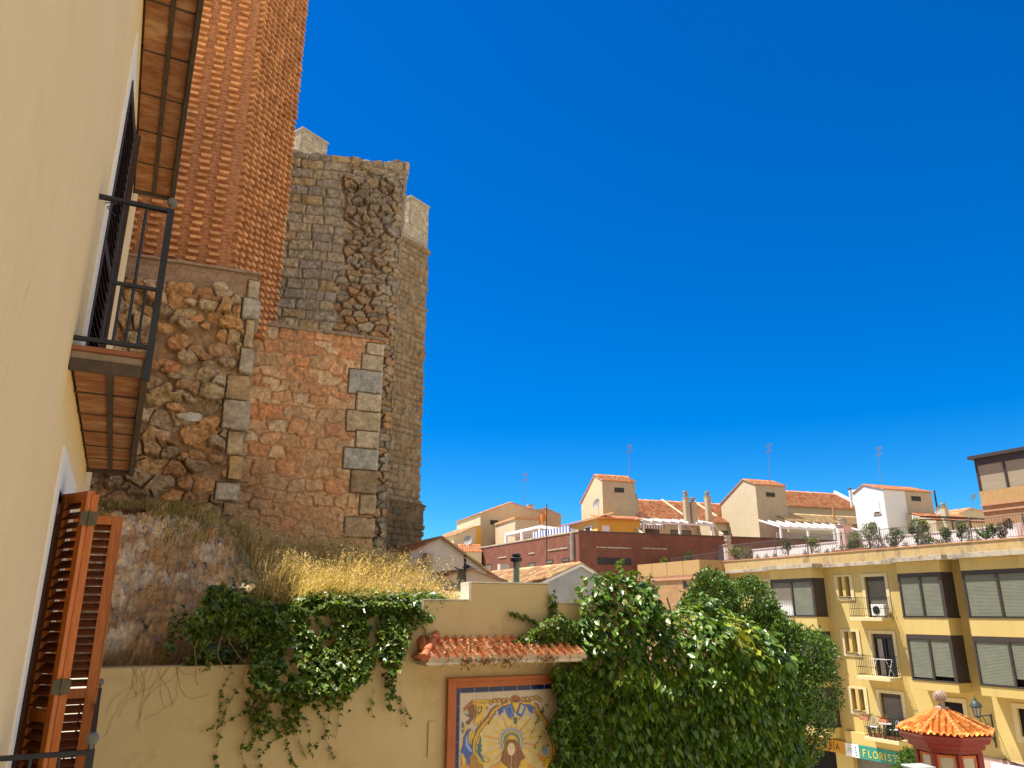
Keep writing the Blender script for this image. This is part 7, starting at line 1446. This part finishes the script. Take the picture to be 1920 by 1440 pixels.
mb.build('frame', pg); mb = MB(); mb.box(xa, xb_+.2, -2.5, -2.4, -3, zf_-.35, mat('screen_cloth', (.34, .3, .25), (.4, .36, .3), 3)); mb.build('screen', pg)
ac = atK(1615, 930, 64); t = thing('rooftop_cooler', 'white and grey cooling unit behind the white stair tower', 'air conditioner', loc=(ac.x, ac.y, ac.z-1), rz=.35); mb = MB(); mb.box(-.8, .8, -.4, .4, 0, 1.6, WHITER); mb.build('case', t, bevel=.03); mb = MB()
for k in range(9): mb.box(-.1, .7, -.43, -.401, .2+.15*k, .28+.15*k, SHUTD)
mb.build('louvres', t)
# right group
F_ = cornerK(1750, 985, 58); t = thing('row_house', 'low house with orange tiles right of the white stair tower', 'house', F_); W_ = F_.px(1850, 975)[0]; ze = F_.px(1790, 977)[1]; zr_ = F_.px(1790, 966, 3)[1]; mb = MB(); mb.prism([(.4, 0, -4), (.4, 0, ze), (.4, 3, zr_-.1), (.4, 6, ze), (.4, 6, -4)], (W_-.4, 0, 0), CREAM2); mb.build('wall', t); tile_roof('roof', (.4, -.3, ze-.05), (1, 0, 0), Vector((0, 3, zr_-ze)).normalized(), W_-.4, 3.4, t, PAL_ORANGE, per=.27, course=.42)
mb = MB(); x, z = F_.px(1714, 980, .5); mb.tube((x, .5, z-.8), (x, .5, F_.px(1714, 966, .5)[1]), .1, WHITER, 8); mb.build('flue', t)
F_ = cornerK(1800, 965, 72); gable_house('gabled_house', 'small far gabled house left of the glazed penthouse', 'house', F_, [(1782, 970), (1816, 953), (1850, 960)], 8, BEIGE, [(0, 1), (2, 1)], PAL_ORANGE, kw=dict(over=.2), zlow=0)
chimney(1773, 945, 972, 57, 12, 'beige chimney with a dark cowl left of the slatted dark pergola', CREAM2)
dish(1762, 957, 57.5, .4, 'small white satellite dish beside the chimney at the right', face=(-.9, -.3, .2))
F_ = cornerK(1786, 982, 55); pg = thing('pergola', 'dark wooden pergola beams below the glazed penthouse', 'pergola', F_); mb = MB(); z = F_.px(1800, 972)[1]; xb_ = F_.px(1850, 972)[0]
for k in range(8): y = .45*k; mb.box(0, xb_, y, y+.1, z+.06*k, z+.06*k+.14, WOODD)
for x in (0, xb_/2, xb_-.12): mb.prism([(x, 0, z-.15), (x, 3.3, z+.3), (x, 3.3, z+.18), (x, 0, z-.27)], (.12, 0, 0), WOODD); mb.box(x, x+.12, 0, .12, -3, z-.2, WOODD)
mb.build('beams', pg)
# ---- glazed penthouse ----
PY = 13.0; X0, zt_ = FY.px(1826, 862, PY); _, zg0 = FY.px(1842, 921, PY); _, zr0 = FY.px(1842, 946, PY)
ph = thing('glazed_penthouse', 'brown penthouse with a dark framed glazed front over a reed screen, at the right edge', 'building', FY, loc=(X0, PY, 0)); L = 7
mb = MB(); mb.box(0, L, 0, 8, 0, zr0-.12, OBRICK); mb.box(.05, L, .3, 8, zg0, zt_-.1, BEIGE); mb.build('wall', ph)
mb = MB(); mb.box(-.25, L, -.3, 8, zt_-.0, zt_+.22, FRAME); mb.build('roof', ph)
mb = MB(); mb.box(0, L, -.02, .12, zt_-.42, zt_-.001, FRAME); mb.box(0, .12, -.02, .12, zr0, zt_-.42, FRAME)
for k in range(1, 5): x = 1.75*k; mb.box(x, x+.12, -.02, .1, zg0, zt_-.42, FRAME)
mb.build('frame', ph); mb = MB(); mb.box(.12, L, .05, .08, zg0, zt_-.42, mat('blind', (.30, .25, .17), (.36, .30, .21), 1.5, .7, stretch=(.3, .3, 6))); mb.build('blinds', ph)
mb = MB(); mb.box(.0, L, -.06, -.021, zr0, zg0, REED); mb.build('reed_screen', ph); mb = MB(); mb.box(-.05, L, -.12, .1, zr0-.12, zr0-.001, MATS['annex_ledge']); mb.box(-.03, L, -.08, -.001, zr0-.5, zr0-.38, MATS['annex_ledge']); mb.build('ledge', ph)
# aerials
antenna(983, 888, 955, 68, 'thin aerial mast above the beige gabled house'); antenna(1180, 836, 892, 64, 'aerial mast on the tallest stair tower', slant=-1); antenna(1443, 834, 902, 64, 'aerial with a wide head on the beige stair tower right of the twin chimneys', slant=-3); antenna(1652, 839, 912, 64, 'aerial with a curved head on the white stair tower', slant=-6); antenna(1824, 928, 960, 58, 'short aerial beside the glazed penthouse')
dish(878, 1014, 62.5, .45, 'satellite dish on the pale yellow house end', face=(-.3, -.9, .3))
